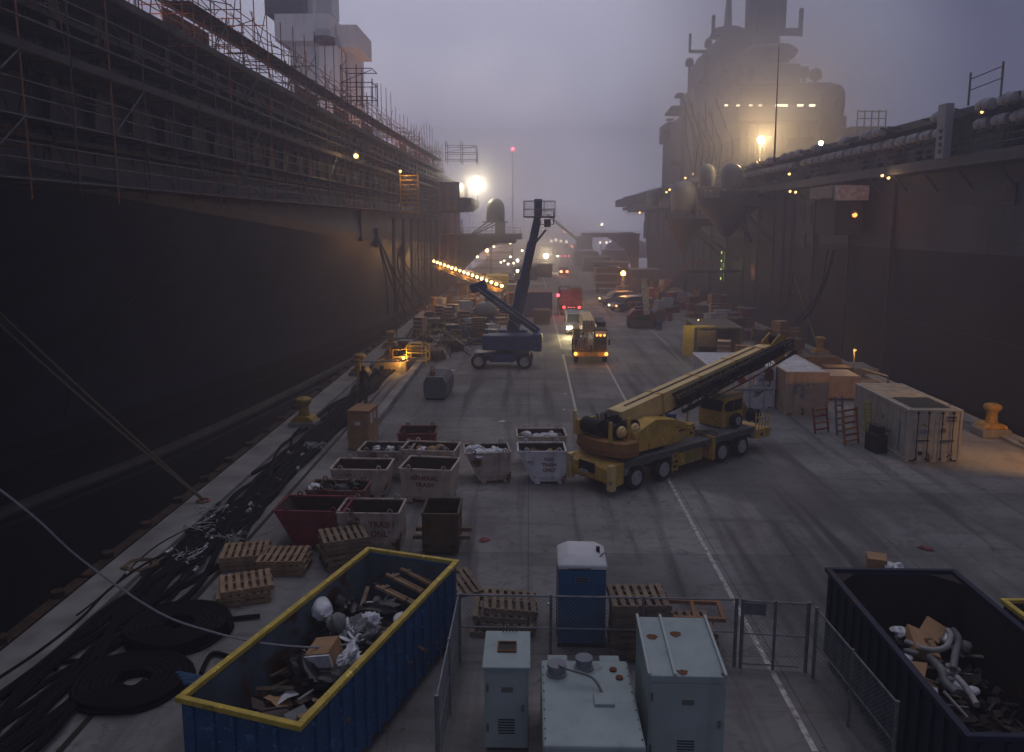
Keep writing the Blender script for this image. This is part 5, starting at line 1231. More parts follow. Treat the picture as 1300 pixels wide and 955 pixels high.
MB().cyl((-.2, .4, 1.45), (-.2, .4, 1.75), .18, n=12).build('filler_cap', M_rust_glow, t); MB().bx(-.6, .6, .1, .3, 0, .1).bx(-.6, .6, 2.5, 2.7, 0, .1).build('skid', M_black, t)
MB().torus((-.2, .4, 1.9), .12, .03, 12, 6, Matrix.Rotation(PI/2, 3, 'X')).build('lifting_ring', M_rust_glow, t)
# ---------------------------------------------------------------- portable toilet
g = G(738, 822); t = thing('portable_toilet', 'blue portable toilet cabin with a white domed roof', 'toilet cabin', (g.x, g.y, 0), R(-1))
M_pot = mat('toilet_blue', (.035, .14, .29), .5, amt=.2, scale=3, streak=.3); M_potr = mat('toilet_roof', (.62, .62, .66), .45, amt=.12, scale=3)
MB().bx(-.60, .60, 0, 1.2, .1, 2.12).build('cabin', M_pot, t, bevel=.03)
gr = MB()
for k in range(9): gr.bx(-.5+k*.12, -.45+k*.12, -.022, 0, .3, 1.75)
gr.bx(-.60, -.54, -.03, 0, .12, 2.1).bx(.54, .60, -.03, 0, .12, 2.1).bx(-.54, .54, -.03, 0, 2.0, 2.1); gr.build('back_ribs', M_pot, t)
MB().box((0, -.03, 1.86), (.36, .02, .13)).build('sign_plate', mat('sign_grey', (.2, .22, .26), .6), t); 
MB().box((0, -.045, 1.83), (.30, .012, .03)).box((0, -.045, 1.89), (.30, .012, .03)).build('sign_stripe', mat('dark_box', (.035, .038, .055), .6), t)
MB().add([(-.63, -.04, 2.12), (.63, -.04, 2.12), (.63, 1.24, 2.12), (-.63, 1.24, 2.12), (-.63, -.04, 2.24), (.63, -.04, 2.24), (.63, 1.24, 2.24), (-.63, 1.24, 2.24), (-.35, .22, 2.42), (.35, .22, 2.42), (.35, 1.0, 2.46), (-.35, 1.0, 2.46), (0, .62, 2.54)],
         [(3, 2, 1, 0), (0, 1, 5, 4), (1, 2, 6, 5), (2, 3, 7, 6), (3, 0, 4, 7), (4, 5, 9, 8), (5, 6, 10, 9), (6, 7, 11, 10), (7, 4, 8, 11), (8, 9, 12), (9, 10, 12), (10, 11, 12), (11, 8, 12)]).build('roof', M_potr, t, bevel=.03, smooth=True)
MB().cyl((.42, .5, 2.3), (.42, .5, 2.52), .05, n=12).build('vent_pipe', M_black, t)
MB().bx(-.62, .62, .0, 1.22, 0, .1).build('skid', M_black, t)
MB().tube([(-.64, .1, .3), (-.64, .1, 2.2), (-.3, -.06, 2.15), (.2, -.05, 2.16), (.5, .3, 2.40), (.64, .9, 2.2), (.64, .9, .3)], .012, 5).build('strap', M_black, t)
# ---------------------------------------------------------------- green machine housings
M_grn = mat('housing_green', (.32, .39, .39), .5, amt=.2, scale=1.2, rust=.08, rscale=1.2, streak=.35)
M_gal0 = mat('latch_metal', (.22, .22, .22), .45, .5, amt=.4)
M_rs = mat('rust_patch', (.16, .06, .02), .8, amt=.4)
t = thing('ventilation_hood', 'pale green duct hood with a square dark opening on top', 'vent hood', (-.44, 14.88, 0))
MB().bx(-.45, .45, -.05, 1.3, .1, 1.88).build('housing', M_grn, t, bevel=.02); MB().bx(-.49, .49, -.1, 1.35, 1.86, 1.92).build('top_plate', M_grn, t, bevel=.01)
MB().bx(-.17, .17, .5, .82, 1.925, 1.93).build('opening', M_open, t); 
q = MB(); [q.bx(*b_) for b_ in ((-.2, .2, .46, .5, 1.92, 1.96), (-.2, .2, .82, .86, 1.92, 1.96), (-.2, -.17, .5, .82, 1.92, 1.96), (.17, .2, .5, .82, 1.92, 1.96))]; q.build('opening_frame', M_rs, t)
q = MB(); [q.cyl((-.1+k*.07, 1.3, 1.92), (-.1+k*.07, 1.3, 2.1), .012, n=5) for k in range(5)]; q.build('wire_stubs', M_steel, t)
t = thing('liquid_tank', 'low pale green tank with round capped fittings on top', 'tank', (1.23, 13.25, 0))
MB().bx(-.95, .95, 0, 2.9, .1, 1.3).build('housing', M_grn, t, bevel=.05); MB().bx(-.8, -.35, 2.95, 3.2, .1, 1.25).bx(.35, .8, 2.95, 3.2, .1, 1.25).build('pump_box', M_grn, t, bevel=.03)
for (x, y, r) in ((-.62, 2.35, .18), (-.02, 2.6, .17)): MB().lathe([(r*1.25, 0), (r*1.25, .04), (r, .05), (r, .16), (r*1.12, .17), (r*1.12, .24), (.02, .27)], (x, y, 1.3), 16).build('filler_cap', M_dome, t, smooth=True)
MB().cyl((.6, 2.5, 1.3), (.6, 2.5, 1.34), .08).cyl((.7, 2.2, 1.3), (.7, 2.2, 1.34), .08).build('rust_boss', M_rs, t)
t = thing('machine_housing', 'large ribbed pale green metal box with rust spots on its sloping lid', 'housing', (3.10, 14.25, 0), R(-1))
MB().add([(-.75, 0, .1), (.75, 0, .1), (.75, 2.05, .1), (-.75, 2.05, .1), (-.75, 0, 2.1), (.75, 0, 2.1), (.75, 2.05, 2.25), (-.75, 2.05, 2.25)], [(3, 2, 1, 0), (4, 5, 6, 7), (0, 1, 5, 4), (1, 2, 6, 5), (2, 3, 7, 6), (3, 0, 4, 7)]).build('housing', M_grn, t, bevel=.02)
for x in (-.77, -.27, .71): MB().beam((x+.03, -.02, 2.13), (x+.03, 2.07, 2.28), .06, .07).build('lid_rib', mat('housing_green_edge', (.40, .46, .46), .5, amt=.1), t, bevel=.01)
for (x, y, r) in ((-.52, 1.3, .11), (.0, 1.42, .12), (-.08, .12, .1), (.72, .08, .06)): 
    q = blob((x, y, 2.105+y*.073), r, M_rs, 'rust_patch', (1, 1, .035), parent=t, crump=.35)
MB().bx(-.74, .74, -.02, 0, .4, 1.9).build('front_panel', M_grn, t)
for tt, (x0, x1, yf, zt) in (([o_ for o_ in bpy.data.objects if o_.name.startswith('ventilation_hood')][0], (-.45, .45, -.05, 1.88)), ([o_ for o_ in bpy.data.objects if o_.name.startswith('machine_housing')][0], (-.75, .75, -.02, 2.1))):
    MB().bx(x0+.05, x1-.05, yf-.012, yf-.004, .25, zt-.15).build('access_door', M_grn, tt, bevel=.004)
    for z in (.5, zt-.5): MB().cyl((x0+.07, yf-.03, z), (x0+.07, yf-.03, z+.16), .018, n=8).build('hinge', M_gal0, tt)
    MB().bx(x1-.14, x1-.09, yf-.05, yf-.012, zt*.5, zt*.5+.14).build('latch', M_gal0, tt)
    v_ = MB()
    for k in range(6): v_.box(((x0+x1)/2, yf-.02, .45+k*.06), (.34, .012, .02))
    v_.build('louvre', M_black, tt); MB().bx(-.1, .14, yf-.016, yf-.013, zt*.72, zt*.72+.11).build('data_plate', M_gal0, tt)
hd_ = [o_ for o_ in bpy.data.objects if o_.name.startswith('liquid_tank')][0]
for k in range(9):
    for x in (-.9, .9): MB().cyl((x, .2+k*.3, 1.3), (x, .2+k*.3, 1.318), .018, n=6).build('bolt', M_rs if (k*7) % 5 == 0 else M_gal0, hd_)
MB().tube(smooth_path([(-.62, 2.35, 1.5), (-.4, 2.0, 1.62), (.1, 1.9, 1.5), (.3, 1.6, 1.32)], 6), .03, 7).build('pipe', M_gal0, hd_); MB().bx(.1, .5, 1.2, 1.6, 1.3, 1.36).build('manhole', M_grn, hd_, bevel=.01)
# ---------------------------------------------------------------- chain link fence and gate
M_gal = mat('galvanised_pipe', (.24, .24, .26), .5, .4, amt=.4, scale=5)
def fence(name, label, a, b, h=1.8, npost=3, posts=True, cell=.11):
    a, b = Vector((*a, 0)), Vector((*b, 0)); t = thing(name, label, 'fence', (a.x, a.y, 0), math.atan2(b.y-a.y, b.x-a.x)); L = (b-a).length
    for k in range(npost): x = L*k/(npost-1); MB().cyl((x, 0, 0), (x, 0, h+.05), .035 if k not in (0, npost-1) else .045, n=8).build('post', M_gal, t)
    MB().cyl((0, 0, h), (L, 0, h), .025, n=6).build('top_rail', M_gal, t); MB().cyl((0, 0, h*.52), (L, 0, h*.52), .02, n=6).build('mid_rail', M_gal, t)
    w = MB(); r = .0045; n = int((L+h)/cell)
    for k in range(n):
        s_ = k*cell-h
        for sg in (1, -1):
            x0, x1 = (s_, s_+h) if sg > 0 else (s_+h, s_)
            z0, z1 = .05, h-.02
            # clip to 0..L
            (xa, za), (xb, zb) = ((x0, z0), (x1, z1))
            if xa > xb: xa, za, xb, zb = xb, zb, xa, za
            if xb < 0 or xa > L: continue
            if xa < 0: za += (0-xa)*(zb-za)/(xb-xa); xa = 0
            if xb > L: zb = za+(L-xa)*(zb-za)/(xb-xa); xb = L
            if xb-xa < .02: continue
            w.cyl((xa, r*sg, za), (xb, r*sg, zb), r, n=3, caps=False)
    w.build('wire_mesh', M_gal, t); return t
fence('chain_link_fence', 'chain link fence running behind the toilet cabin front', (-1.70, 18.26), (5.08, 18.15), 1.75, 4)
fence('chain_link_fence', 'chain link fence coming towards the camera beside the yellow-rimmed dumpster', (-1.76, 14.0), (-1.72, 18.2), 1.75, 3)
fence('chain_link_fence', 'chain link fence slanting beside the large dark dumpster', (6.85, 17.7), (7.05, 14.0), 1.75, 3)
g_ = fence('chain_link_gate', 'double chain link gate between the ribbed green box and dark dumpster', (5.22, 18.1), (6.75, 17.95), 1.75, 3, cell=.11)
g_['category'] = 'gate'
MB().cyl((.05, 0, .12), (1.38, 0, .12), .02, n=6).build('bottom_rail', M_gal, g_); MB().box((.3, 0, 1.55), (.5, .02, .3)).build('sign_plate', M_tank, g_)
# ---------------------------------------------------------------- roll-off dumpsters
def rolloff(name, label, x, y, rz, W, L, H, m, mrim, inner, cham=0, rimw=.1):
    """origin at the far-left corner on the ground, local -y runs to the camera"""
    t = thing(name, label, 'dumpster', (x, y, 0), rz)
    z0 = .22
    MB().bx(0, W, -L, 0, z0, z0+.08).build('floor', inner, t)
    for (nm, x0, x1, y0, y1) in (('side_wall', 0, .06, -L, 0), ('side_wall', W-.06, W, -L, 0), ('end_wall', .06, W-.06, -.06, 0), ('end_wall', .06, W-.06, -L, -L+.06)):
        MB().bx(x0, x1, y0, y1, z0+.08, H).build(nm, m, t)
    # inner lining
    i0 = .064
    MB().add([(i0, -L+i0, z0+.085), (W-i0, -L+i0, z0+.085), (W-i0, -i0, z0+.085), (i0, -i0, z0+.085), (i0, -L+i0, H-.05), (W-i0, -L+i0, H-.05), (W-i0, -i0, H-.05), (i0, -i0, H-.05)],
             [(0, 1, 2, 3), (0, 4, 5, 1), (1, 5, 6, 2), (2, 6, 7, 3), (3, 7, 4, 0)]).build('lining', inner, t)
    rb = MB(); n = int(L/.45)
    for k in range(n):
        yy = -.2-k*.45
        for xx in (-.05, W+.0): rb.bx(xx, xx+.05, yy-.09, yy, z0, H-.08)
    for k in range(int(W/.45)): rb.bx(.2+k*.45, .29+k*.45, 0, .05, z0, H-.08); rb.bx(.2+k*.45, .29+k*.45, -L-.05, -L, z0, H-.08)
    rb.build('side_ribs', m, t)
    r_ = MB(); r_.bx(-.06, W+.06, -.02, rimw, H-.02, H+.09).bx(-.06, W+.06, -L-rimw, -L+.02, H-.02, H+.09).bx(-.06, rimw*.8, -L+.02, -.02, H-.02, H+.09).bx(W-rimw*.8, W+.06, -L+.02, -.02, H-.02, H+.09)
    r_.build('rim', mrim, t, bevel=.015)
    MB().bx(.2, .4, -L, 0, 0, z0).bx(W-.4, W-.2, -L, 0, 0, z0).build('rails', M_black, t)
    for yy in (-.5, -L+.5):
        for xx in (.1, W-.1): MB().cyl((xx-.08, yy, .12), (xx+.08, yy, .12), .12, n=12).build('roller', M_black, t)
    if cham:
        for (x0, dx) in ((i0, 1), (W-i0, -1)):
            MB().add([(x0, -.07, .3), (x0+dx*cham, -.07, .3), (x0, -.07-cham, .3), (x0, -.07, H-.0), (x0+dx*cham, -.07, H), (x0, -.07-cham, H)], [(0, 1, 2), (3, 4, 5), (1, 4, 5, 2), (0, 3, 4, 1), (0, 2, 5, 3)]).build('corner_gusset', inner, t)
    return t
M_dblue = mat('dumpster_blue', (.026, .095, .22), .55, amt=.3, scale=2, rust=.12, wear=.35, streak=.3)
M_dblueR = mat('dumpster_dark_blue', (.012, .018, .045), .6, amt=.3, scale=2, rust=.1)
M_rimy = mat('rim_yellow', (.58, .42, .07), .55, amt=.3, scale=4, wear=.2, rust=.12)
M_inr = mat('dumpster_inside_rust', (.10, .14, .19), .8, col2=(.06, .075, .09), scale=1.2, rust=.62, rustcol=(.075, .035, .018), rscale=.9)
M_inr2 = mat('dumpster_inside_dark', (.030, .022, .016), .85, amt=.4, rust=.2)
dA = rolloff('dumpster', 'blue dumpster with a yellow rim, heaped with debris, lower left', -4.30, 19.95, R(-17.4), 2.56, 7.0, 2.12, M_dblue, M_rimy, M_inr)
dB = rolloff('dumpster', 'large black-blue dumpster with chamfered inside corners, lower right', 7.38, 18.5, R(-.5), 3.05, 6.3, 2.32, M_dblueR, M_dblueR, M_inr2, cham=.55)
dC = rolloff('dumpster', 'yellow-rimmed blue dumpster cut off by the right picture edge', 11.78, 18.6, R(2), 2.5, 5.5, 1.5, M_dblueR, M_rimy, M_inr2)
mA = Matrix.Translation(dA.location) @ Matrix.Rotation(R(-17.4), 4, 'Z')
def inA(x, y, z): return mA @ Vector((x, y, z))
def debris(px, py, z, r, m, lb, sc=(1, 1, .75), name='trash_bag', cat='bag', crump=.22):
    g = G(px, py, z); return blob(g, r, m, name, sc, lb, cat, seed=px+py*.01, crump=crump)
# packed rubbish floor inside (one heap nobody could count)
hp_ = MB(); q = random.Random(9)
for k in range(520):
    x = q.uniform(.15, 2.4); y = q.uniform(-7.0, -.6); top = .75+.55*math.exp(-((y+4.2)/2.2)**2)
    z = q.uniform(.4, top); a = Matrix.Rotation(q.uniform(0, 6), 3, 'Z')@Matrix.Rotation(q.uniform(-.7, .7), 3, 'X')
    s_ = q.choice(((.5, .05, .04), (.3, .22, .03), (.8, .09, .025), (.18, .15, .14), (.4, .3, .01)))
    hp_.box(inA(x, y, z), s_, m=a)
o = hp_.build('rubble', mat('mixed_rubble', (.13, .09, .065), .85, col2=(.05, .045, .05), scale=2.5, amt=.6)); tag(o, 'mixed scrap filling the yellow-rimmed dumpster', 'rubble', kind='stuff')
debris(407, 773, 1.75, .34, M_bagw, 'large round white bag on the debris in the left dumpster', (1.15, .9, .8), crump=.08)
debris(428, 792, 1.6, .30, M_bagg, 'dark grey bag against the large white bag', (.9, .9, .9), crump=.1)
debris(438, 770, 1.55, .36, M_bagk, 'black bag above the grey bag in the left dumpster', (1.3, .9, .7))
for i, (px, py, r) in enumerate(((440, 800, .26), (455, 795, .3), (470, 790, .28), (477, 805, .25), (450, 815, .22), (462, 818, .24), (445, 832, .26))):
    debris(px, py, 1.45, r, M_bagw if i % 2 == 0 else M_bagg, '%s sheet in the middle heap of the left dumpster' % ('crumpled white plastic' if i % 2 == 0 else 'crumpled grey plastic'), (1.2, .8, .8), 'plastic_sheet', 'plastic', .5)['group'] = '%s sheets in the left dumpster' % ('white' if i % 2 == 0 else 'grey')
debris(480, 775, 1.4, .42, M_bagk, 'black sheeting beside the broken pallets', (1.6, .6, .5)); debris(385, 850, 1.35, .42, M_bagk, 'black bag at the bottom of the heap, lower left', (1.5, .8, .6))
debris(420, 862, 1.3, .35, M_bagk, 'black bag nearest the camera in the left dumpster', (1.3, .8, .6)); debris(452, 850, 1.35, .3, M_bagg, 'grey cloth bundle along the dumpster rim', (1.2, .9, .7), crump=.4)
g = G(412, 825, 1.6); t = thing('cardboard_box', 'open cardboard box with white flaps on the heap', 'box', g, R(-15)); t.rotation_euler = (R(8), R(-12), R(-12))
MB().bx(-.3, .25, -.3, .3, -.25, .12).build('box', M_card, t); MB().add([(-.31, -.3, .12), (-.31, .3, .12), (-.42, .3, -.28), (-.42, -.3, -.28)], [(0, 1, 2, 3)]).bx(-.3, .3, -.36, -.31, -.2, .1).build('flap', M_bagw, t)
for i, (px, py, rz, z) in enumerate(((512, 742, -25, 1.65), (500, 757, -22, 1.5), (530, 735, -28, 1.7), (515, 725, -25, 1.6), (482, 745, -30, 1.2))):
    g = G(px, py, z); t = thing('broken_pallet', 'broken timber pallet piece in the left dumpster, number'.replace(', number', ', %s' % ('middle', 'lower', 'right', 'far', 'left')[i]), 'pallet', g); t.rotation_euler = (R(-12), R(14), R(rz))
    MB().bx(-.55, .55, -.05, .05, 0, .06).build('board', M_pal, t); MB().bx(-.5, .5, .16, .27, 0, .03).build('board', M_pal, t); MB().bx(-.4, -.3, -.1, .3, .03, .08).build('cross_board', M_pal2, t)
g = G(470, 735, 1.1); o = MB().bx(-.5, .5, -.4, .4, -.02, .02).build('plywood_sheet', M_wood); o.location = g; o.rotation_euler = (R(30), R(8), R(15)); tag(o, 'brown plywood sheet leaning inside the far end of the left dumpster', 'board')
# contents of dark dumpster
hp_ = MB(); q = random.Random(19)
for k in range(260):
    x = q.uniform(7.7, 10.3); y = q.uniform(12.6, 17.0); z = q.uniform(.4, .8+.3*(17.0-y)/4)
    hp_.box((x, y, z), q.choice(((.5, .05, .04), (.3, .22, .03), (.18, .15, .14))), m=Matrix.Rotation(q.uniform(0, 6), 3, 'Z')@Matrix.Rotation(q.uniform(-.7, .7), 3, 'X'))
o = hp_.build('rubble', mat('mixed_rubble_dark', (.06, .045, .04), .85, amt=.5)); tag(o, 'dark scrap covering the floor of the black-blue dumpster', 'rubble', kind='stuff')
def rduct(pts, r, m, label, zc=1.3):
    P = [G(px, py, zc+dz) for px, py, dz in pts]; P = smooth_path(P, 6)
    mb = MB().tube(P, [r*(1+.12*(i % 2)) for i in range(len(P))], 10); o = mb.build('flexible_duct', m, smooth=True); return tag(o, label, 'duct')
M_duct = mat('duct_white', (.36, .34, .34), .6, amt=.4, scale=5)
rduct([(1150, 815, 0), (1180, 825, .1), (1200, 822, .2), (1207, 808, .25), (1203, 800, .2)], .06, M_duct, 'white hook-shaped duct on top of the right dumpster heap')
rduct([(1210, 850, .1), (1213, 830, .15), (1217, 812, .1), (1210, 800, .1)], .075, M_bagg, 'grey flexible duct beside the hook-shaped duct')
rduct([(1180, 835, 0), (1195, 850, .1), (1200, 866, 0), (1215, 880, 0)], .085, M_bagg, 'grey crumpled duct running to the lower edge of the right heap')
rduct([(1215, 860, .1), (1228, 875, .1), (1240, 895, .1)], .06, M_duct, 'short white duct at the near end of the right heap')
debris(1143, 803, 1.3, .2, M_bagw, 'small white bag at the left of the right dumpster heap', (1.4, .8, .7)); debris(1150, 812, 1.15, .3, M_bagk, 'black-green bag on the right dumpster heap')
debris(1195, 810, 1.15, .2, M_bagw, 'small white rag behind the hook-shaped duct'); debris(1222, 822, 1.2, .22, M_bagg, 'grey rag right of the ducts')
for (px, py, r, lb) in ((1170, 818, .42, 'round flattened cardboard piece under the hook-shaped duct'), (1182, 803, .34, 'torn cardboard carton behind the hook-shaped duct')):
    g = G(px, py, 1.25); o = MB().bx(-r, r, -r*.7, r*.7, -.12, .12).build('cardboard_box', M_card, bevel=.02); o.location = g; o.rotation_euler = (R(22), R(-10), rnd.random()*2); tag(o, lb, 'box')
o = MB().bx(-.28, .28, -.3, .3, 0, .5).build('cardboard_box', M_card, bevel=.01); g = G(1112, 725); o.location = (g.x, g.y, 0); o.rotation_euler = (0, 0, R(-20)); tag(o, 'brown box on the ground behind the dark dumpster', 'box')
o = blob(G(1134, 722, .25), .3, M_bagw, sc=(1.2, 1, .5), label='crumpled white sheet beside the brown box on the ground', crump=.4, seed=7)
q = random.Random(55)
for k in range(34):
    px, py = q.uniform(1140, 1235), q.uniform(800, 900); g = G(px, py, q.uniform(1.0, 1.3)); g.x = min(max(g.x, 7.8), 10.1)
    kind = q.choice(('plank', 'sheet', 'rag', 'tube'))
    if kind == 'plank': o = MB().bx(-.35, .35, -.04, .04, -.015, .015).build('plank', q.choice((M_pal, M_pal2)))
    elif kind == 'sheet': o = MB().add([(-.2, -.16, 0), (.2, -.18, .05), (.22, .15, -.03), (-.18, .17, .06)], [(0, 1, 2, 3)]).build('sheet_scrap', q.choice((M_card, M_bagw, M_tank)))
    elif kind == 'rag': o = MB().sphere((0, 0, 0), .14, 10, (1.3, .8, .5)).build('rag', q.choice((M_bagw, M_bagg, M_duct)))
    else: o = MB().cyl((-.3, 0, 0), (.3, 0, 0), .03, n=7).build('pipe_scrap', q.choice((M_duct, M_steel)))
    o.location = g; o.rotation_euler = (q.uniform(-.6, .6), q.uniform(-.6, .6), q.uniform(0, 6)); tag(o, '%s in the heap of the black-blue dumpster' % {'plank': 'short broken plank', 'sheet': 'torn flat scrap', 'rag': 'crumpled rag', 'tube': 'short thin tube'}[kind], 'scrap', '%s pieces in the right dumpster' % kind)
for k in range(60):
    g = inA(q.uniform(.25, 2.3), q.uniform(-6.6, -.9), q.uniform(1.0, 1.35)); 
    kind = q.choice(('plank', 'plank', 'sheet', 'rag', 'tube', 'cable'))
    if kind == 'plank': L_ = q.uniform(.3, .7); o = MB().bx(-L_, L_, -.05, .05, -.015, .015).build('plank', q.choice((M_pal, M_pal2, M_wood)))
    elif kind == 'sheet': o = MB().add([(-.25, -.2, 0), (0, -.21, .07), (.25, -.22, .05), (.27, .2, -.03), (.02, .2, .05), (-.22, .21, .06)], [(0, 1, 4, 5), (1, 2, 3, 4)]).build('sheet_scrap', q.choice((M_card, M_bagw, M_bagg, M_wood)))
    elif kind == 'rag': o = MB().sphere((0, 0, 0), .16, 10, (1.3, .8, .5)).build('rag', q.choice((M_bagw, M_bagg, M_bagk)))
    elif kind == 'cable': o = MB().tube(smooth_path([(q.uniform(-.5, .5), q.uniform(-.5, .5), q.uniform(0, .3)) for _ in range(4)], 6), .018, 5).build('cable_scrap', M_bagk)
    else: o = MB().cyl((-.5, 0, 0), (.5, 0, 0), .03, n=7).build('pipe_scrap', q.choice((M_duct, M_steel)))
    o.location = g; o.rotation_euler = (q.uniform(-.4, .4), q.uniform(-.4, .4), q.uniform(0, 6)); tag(o, '%s in the heap of the yellow-rimmed dumpster' % {'plank': 'broken plank', 'sheet': 'torn flat scrap', 'rag': 'crumpled rag', 'tube': 'thin tube', 'cable': 'curled black cable end'}[kind], 'scrap', '%s pieces in the left dumpster' % kind)
# road litter
for i, (px, py, m, r, lb, cat) in enumerate(((638, 535, M_bagw, .14, 'white scrap of paper on the open concrete right of the tank', 'paper'), (575, 470, M_bagw, .14, 'white scrap near the blue lift wheels', 'paper'), (615, 685, M_redp, .16, 'faded red cloth scrap right of the brown tipping skip', 'cloth'),
                                  (1175, 696, M_redp, .2, 'red-brown cloth scrap on the concrete far right', 'cloth'), (716, 520, M_bagw, .1, 'pale scrap by the crane counterweight', 'paper'), (718, 500, M_bagw, .08, 'tiny pale scrap on the lane line', 'paper'), (697, 766, M_bagw, .05, 'tiny white cup by the fence', 'cup'))):
    blob(G(px, py, .03), r, m, 'litter', (1.3, 1, .2), lb, cat, seed=i+2, crump=.4)
# ================================================================== vehicles, lifts, people, hoses, clutter
# ---------------------------------------------------------------- blue boom lift, folded boom with lettering
g = G(637, 468)
bl = thing('boom_lift', 'blue four-wheeled boom lift with a tall raised arm and work basket', 'boom lift', (g.x, g.y, 0), R(-2))
for x in (-1.72, 1.72):
    for y in (-.15, 2.1): wheel(bl, (x, y, .58), .58, .42, -1 if y < 1 else 1)
MB().bx(-2.1, 2.1, .15, 1.9, .55, 1.15).build('chassis', M_blue, bl, bevel=.05); MB().bx(-.9, .9, -.15, .2, .5, 1.0).build('side_box', M_blue, bl, bevel=.03)
MB().cyl((.2, 1, 1.15), (.2, 1, 1.35), .7, n=20).build('turntable', M_black, bl)
MB().bx(-1.5, 2.6, .0, .85, 1.35, 2.5).build('engine_cover', M_blue, bl, bevel=.12); MB().bx(-1.2, 2.5, 1.2, 1.95, 1.35, 2.45).build('engine_cover', M_blue, bl, bevel=.12)
MB().bx(2.3, 3.0, .0, 1.95, 1.3, 2.6).build('counterweight', M_blue, bl, bevel=.1)
MB().beam((2.7, 1.0, 2.7), (-1.6, .7, 5.9), .5, .55).build('lower_boom', M_blue, bl, bevel=.03)
MB().beam((-2.4, .9, 5.9), (-1.2, .9, 6.3), .6, .7).build('knuckle', M_blue, bl, bevel=.08)
t = text('CONDOR', .42, mat('letter_white', (.45, .46, .45), .6), bl, (0, 0, 0), (0, 0, 0), bold=.004)
dirv = (Vector((2.7, 1.0, 2.7))-Vector((-1.6, .7, 5.9))).normalized(); t.location = Vector((-.1, .52, 4.76)); t.rotation_euler = (PI/2, math.atan2(-dirv.z, dirv.x), 0)
t.scale = (1.25, 1, 1)
MB().beam((-1.9, .45, 6.05), (2.55, .66, 2.9), .05, .06).beam((-1.9, .45, 5.5), (2.3, .62, 2.35), .05, .05).build('boom_edge_strip', mat('letter_white', (.45, .46, .45), .6), bl)
# tall arm leaning slightly to the right, from behind
a0, a1 = Vector((.7, 2.2, 2.6)), Vector(((676-672)*.061-g.x+.45, 2.6, 12.2))
a1 = AY(681, 275, g.y+2.4)-Vector((g.x, g.y, 0)); am = a0.lerp(a1, .45)
MB().beam(a0, am, .72, .95).build('main_boom', M_blue, bl, bevel=.04); MB().beam(am, a0.lerp(a1, .78), .55, .65).build('boom_section', M_blue, bl, bevel=.03); MB().beam(a0.lerp(a1, .78), a1, .42, .5).build('boom_section', M_blue, bl, bevel=.03)
MB().tube([a0+Vector((.35, -.3, 0)), am+Vector((.32, -.3, 0)), a1+Vector((.25, -.25, -.3))], .06, 6).tube([a0+Vector((.2, -.45, 0)), a1+Vector((.12, -.3, -.3))], .035, 5).build('cable_track', M_steel, bl)
MB().beam(a0.lerp(a1, .72), a1+Vector((.65, 0, -1.0)), .16).build('jib_arm', M_blue, bl)
bk_ = MB(); W2, D2, H2 = 1.18, .5, 1.15; B = a1+Vector((.15, 0, .0))
for x in (-W2, -.35, .35, W2):
    for y in (-D2, D2): bk_.cyl(B+Vector((x, y, 0)), B+Vector((x, y, H2)), .03, n=5)
for z in (0, .55, H2):
    for y in (-D2, D2): bk_.cyl(B+Vector((-W2, y, z)), B+Vector((W2, y, z)), .03, n=5)
    for x in (-W2, W2): bk_.cyl(B+Vector((x, -D2, z)), B+Vector((x, D2, z)), .03, n=5)
bk_.build('basket_rail', mat('basket_pale', (.30, .30, .33), .6), bl)
ms_ = MB()
for k in range(18): x = -W2+k*2*W2/17; ms_.cyl(B+Vector((x, -D2, 0)), B+Vector((x, -D2, H2)), .010, n=3, caps=False)
for k in range(9): z = H2*k/8; ms_.cyl(B+Vector((-W2, -D2, z)), B+Vector((W2, -D2, z)), .010, n=3, caps=False)
ms_.build('basket_mesh', mat('basket_pale', (.30, .30, .33), .6), bl)
MB().box(B+Vector((0, 0, -.04)), (2.4, 1.05, .1)).build('basket_floor', M_steel, bl); MB().box(B+Vector((-.1, -.35, .65)), (.62, .3, 1.3)).build('control_box', M_blue, bl, bevel=.05)
MB().box(B+Vector((.6, .2, -.5)), (.5, .4, .6)).build('tool_tray', M_steel, bl)
# second, thinner boom leaning behind it
t = thing('boom_lift', 'second darker boom arm leaning behind the tall blue arm', 'boom lift', (AY(652, 410, 66).x, 66, 0))
MB().bx(-1.2, 1.2, 0, 2.5, .5, 1.9).build('chassis', M_blue, t, bevel=.08)
for x in (-.9, .9): wheel(t, (x, -.1, .5), .5, .3)
p = AY(683, 285, 66)-Vector(t.location); MB().beam((-.3, .5, 1.9), p*.6+Vector((-.1, 0, 0)), .5, .6).build('main_boom', M_blue, t, bevel=.03); MB().beam(p*.6+Vector((-.1, 0, 0)), p, .3, .35).build('boom_section', M_blue, t)
q_ = MB()
for x in (-.7, .7):
    for y in (-.4, .4): q_.cyl(p+Vector((x+.6, y, 0)), p+Vector((x+.6, y, 1.1)), .03, n=4)
for z in (0, .55, 1.1):
    q_.cyl(p+Vector((-.1, -.4, z)), p+Vector((1.3, -.4, z)), .03, n=4)
q_.build('basket_rail', M_steel, t)
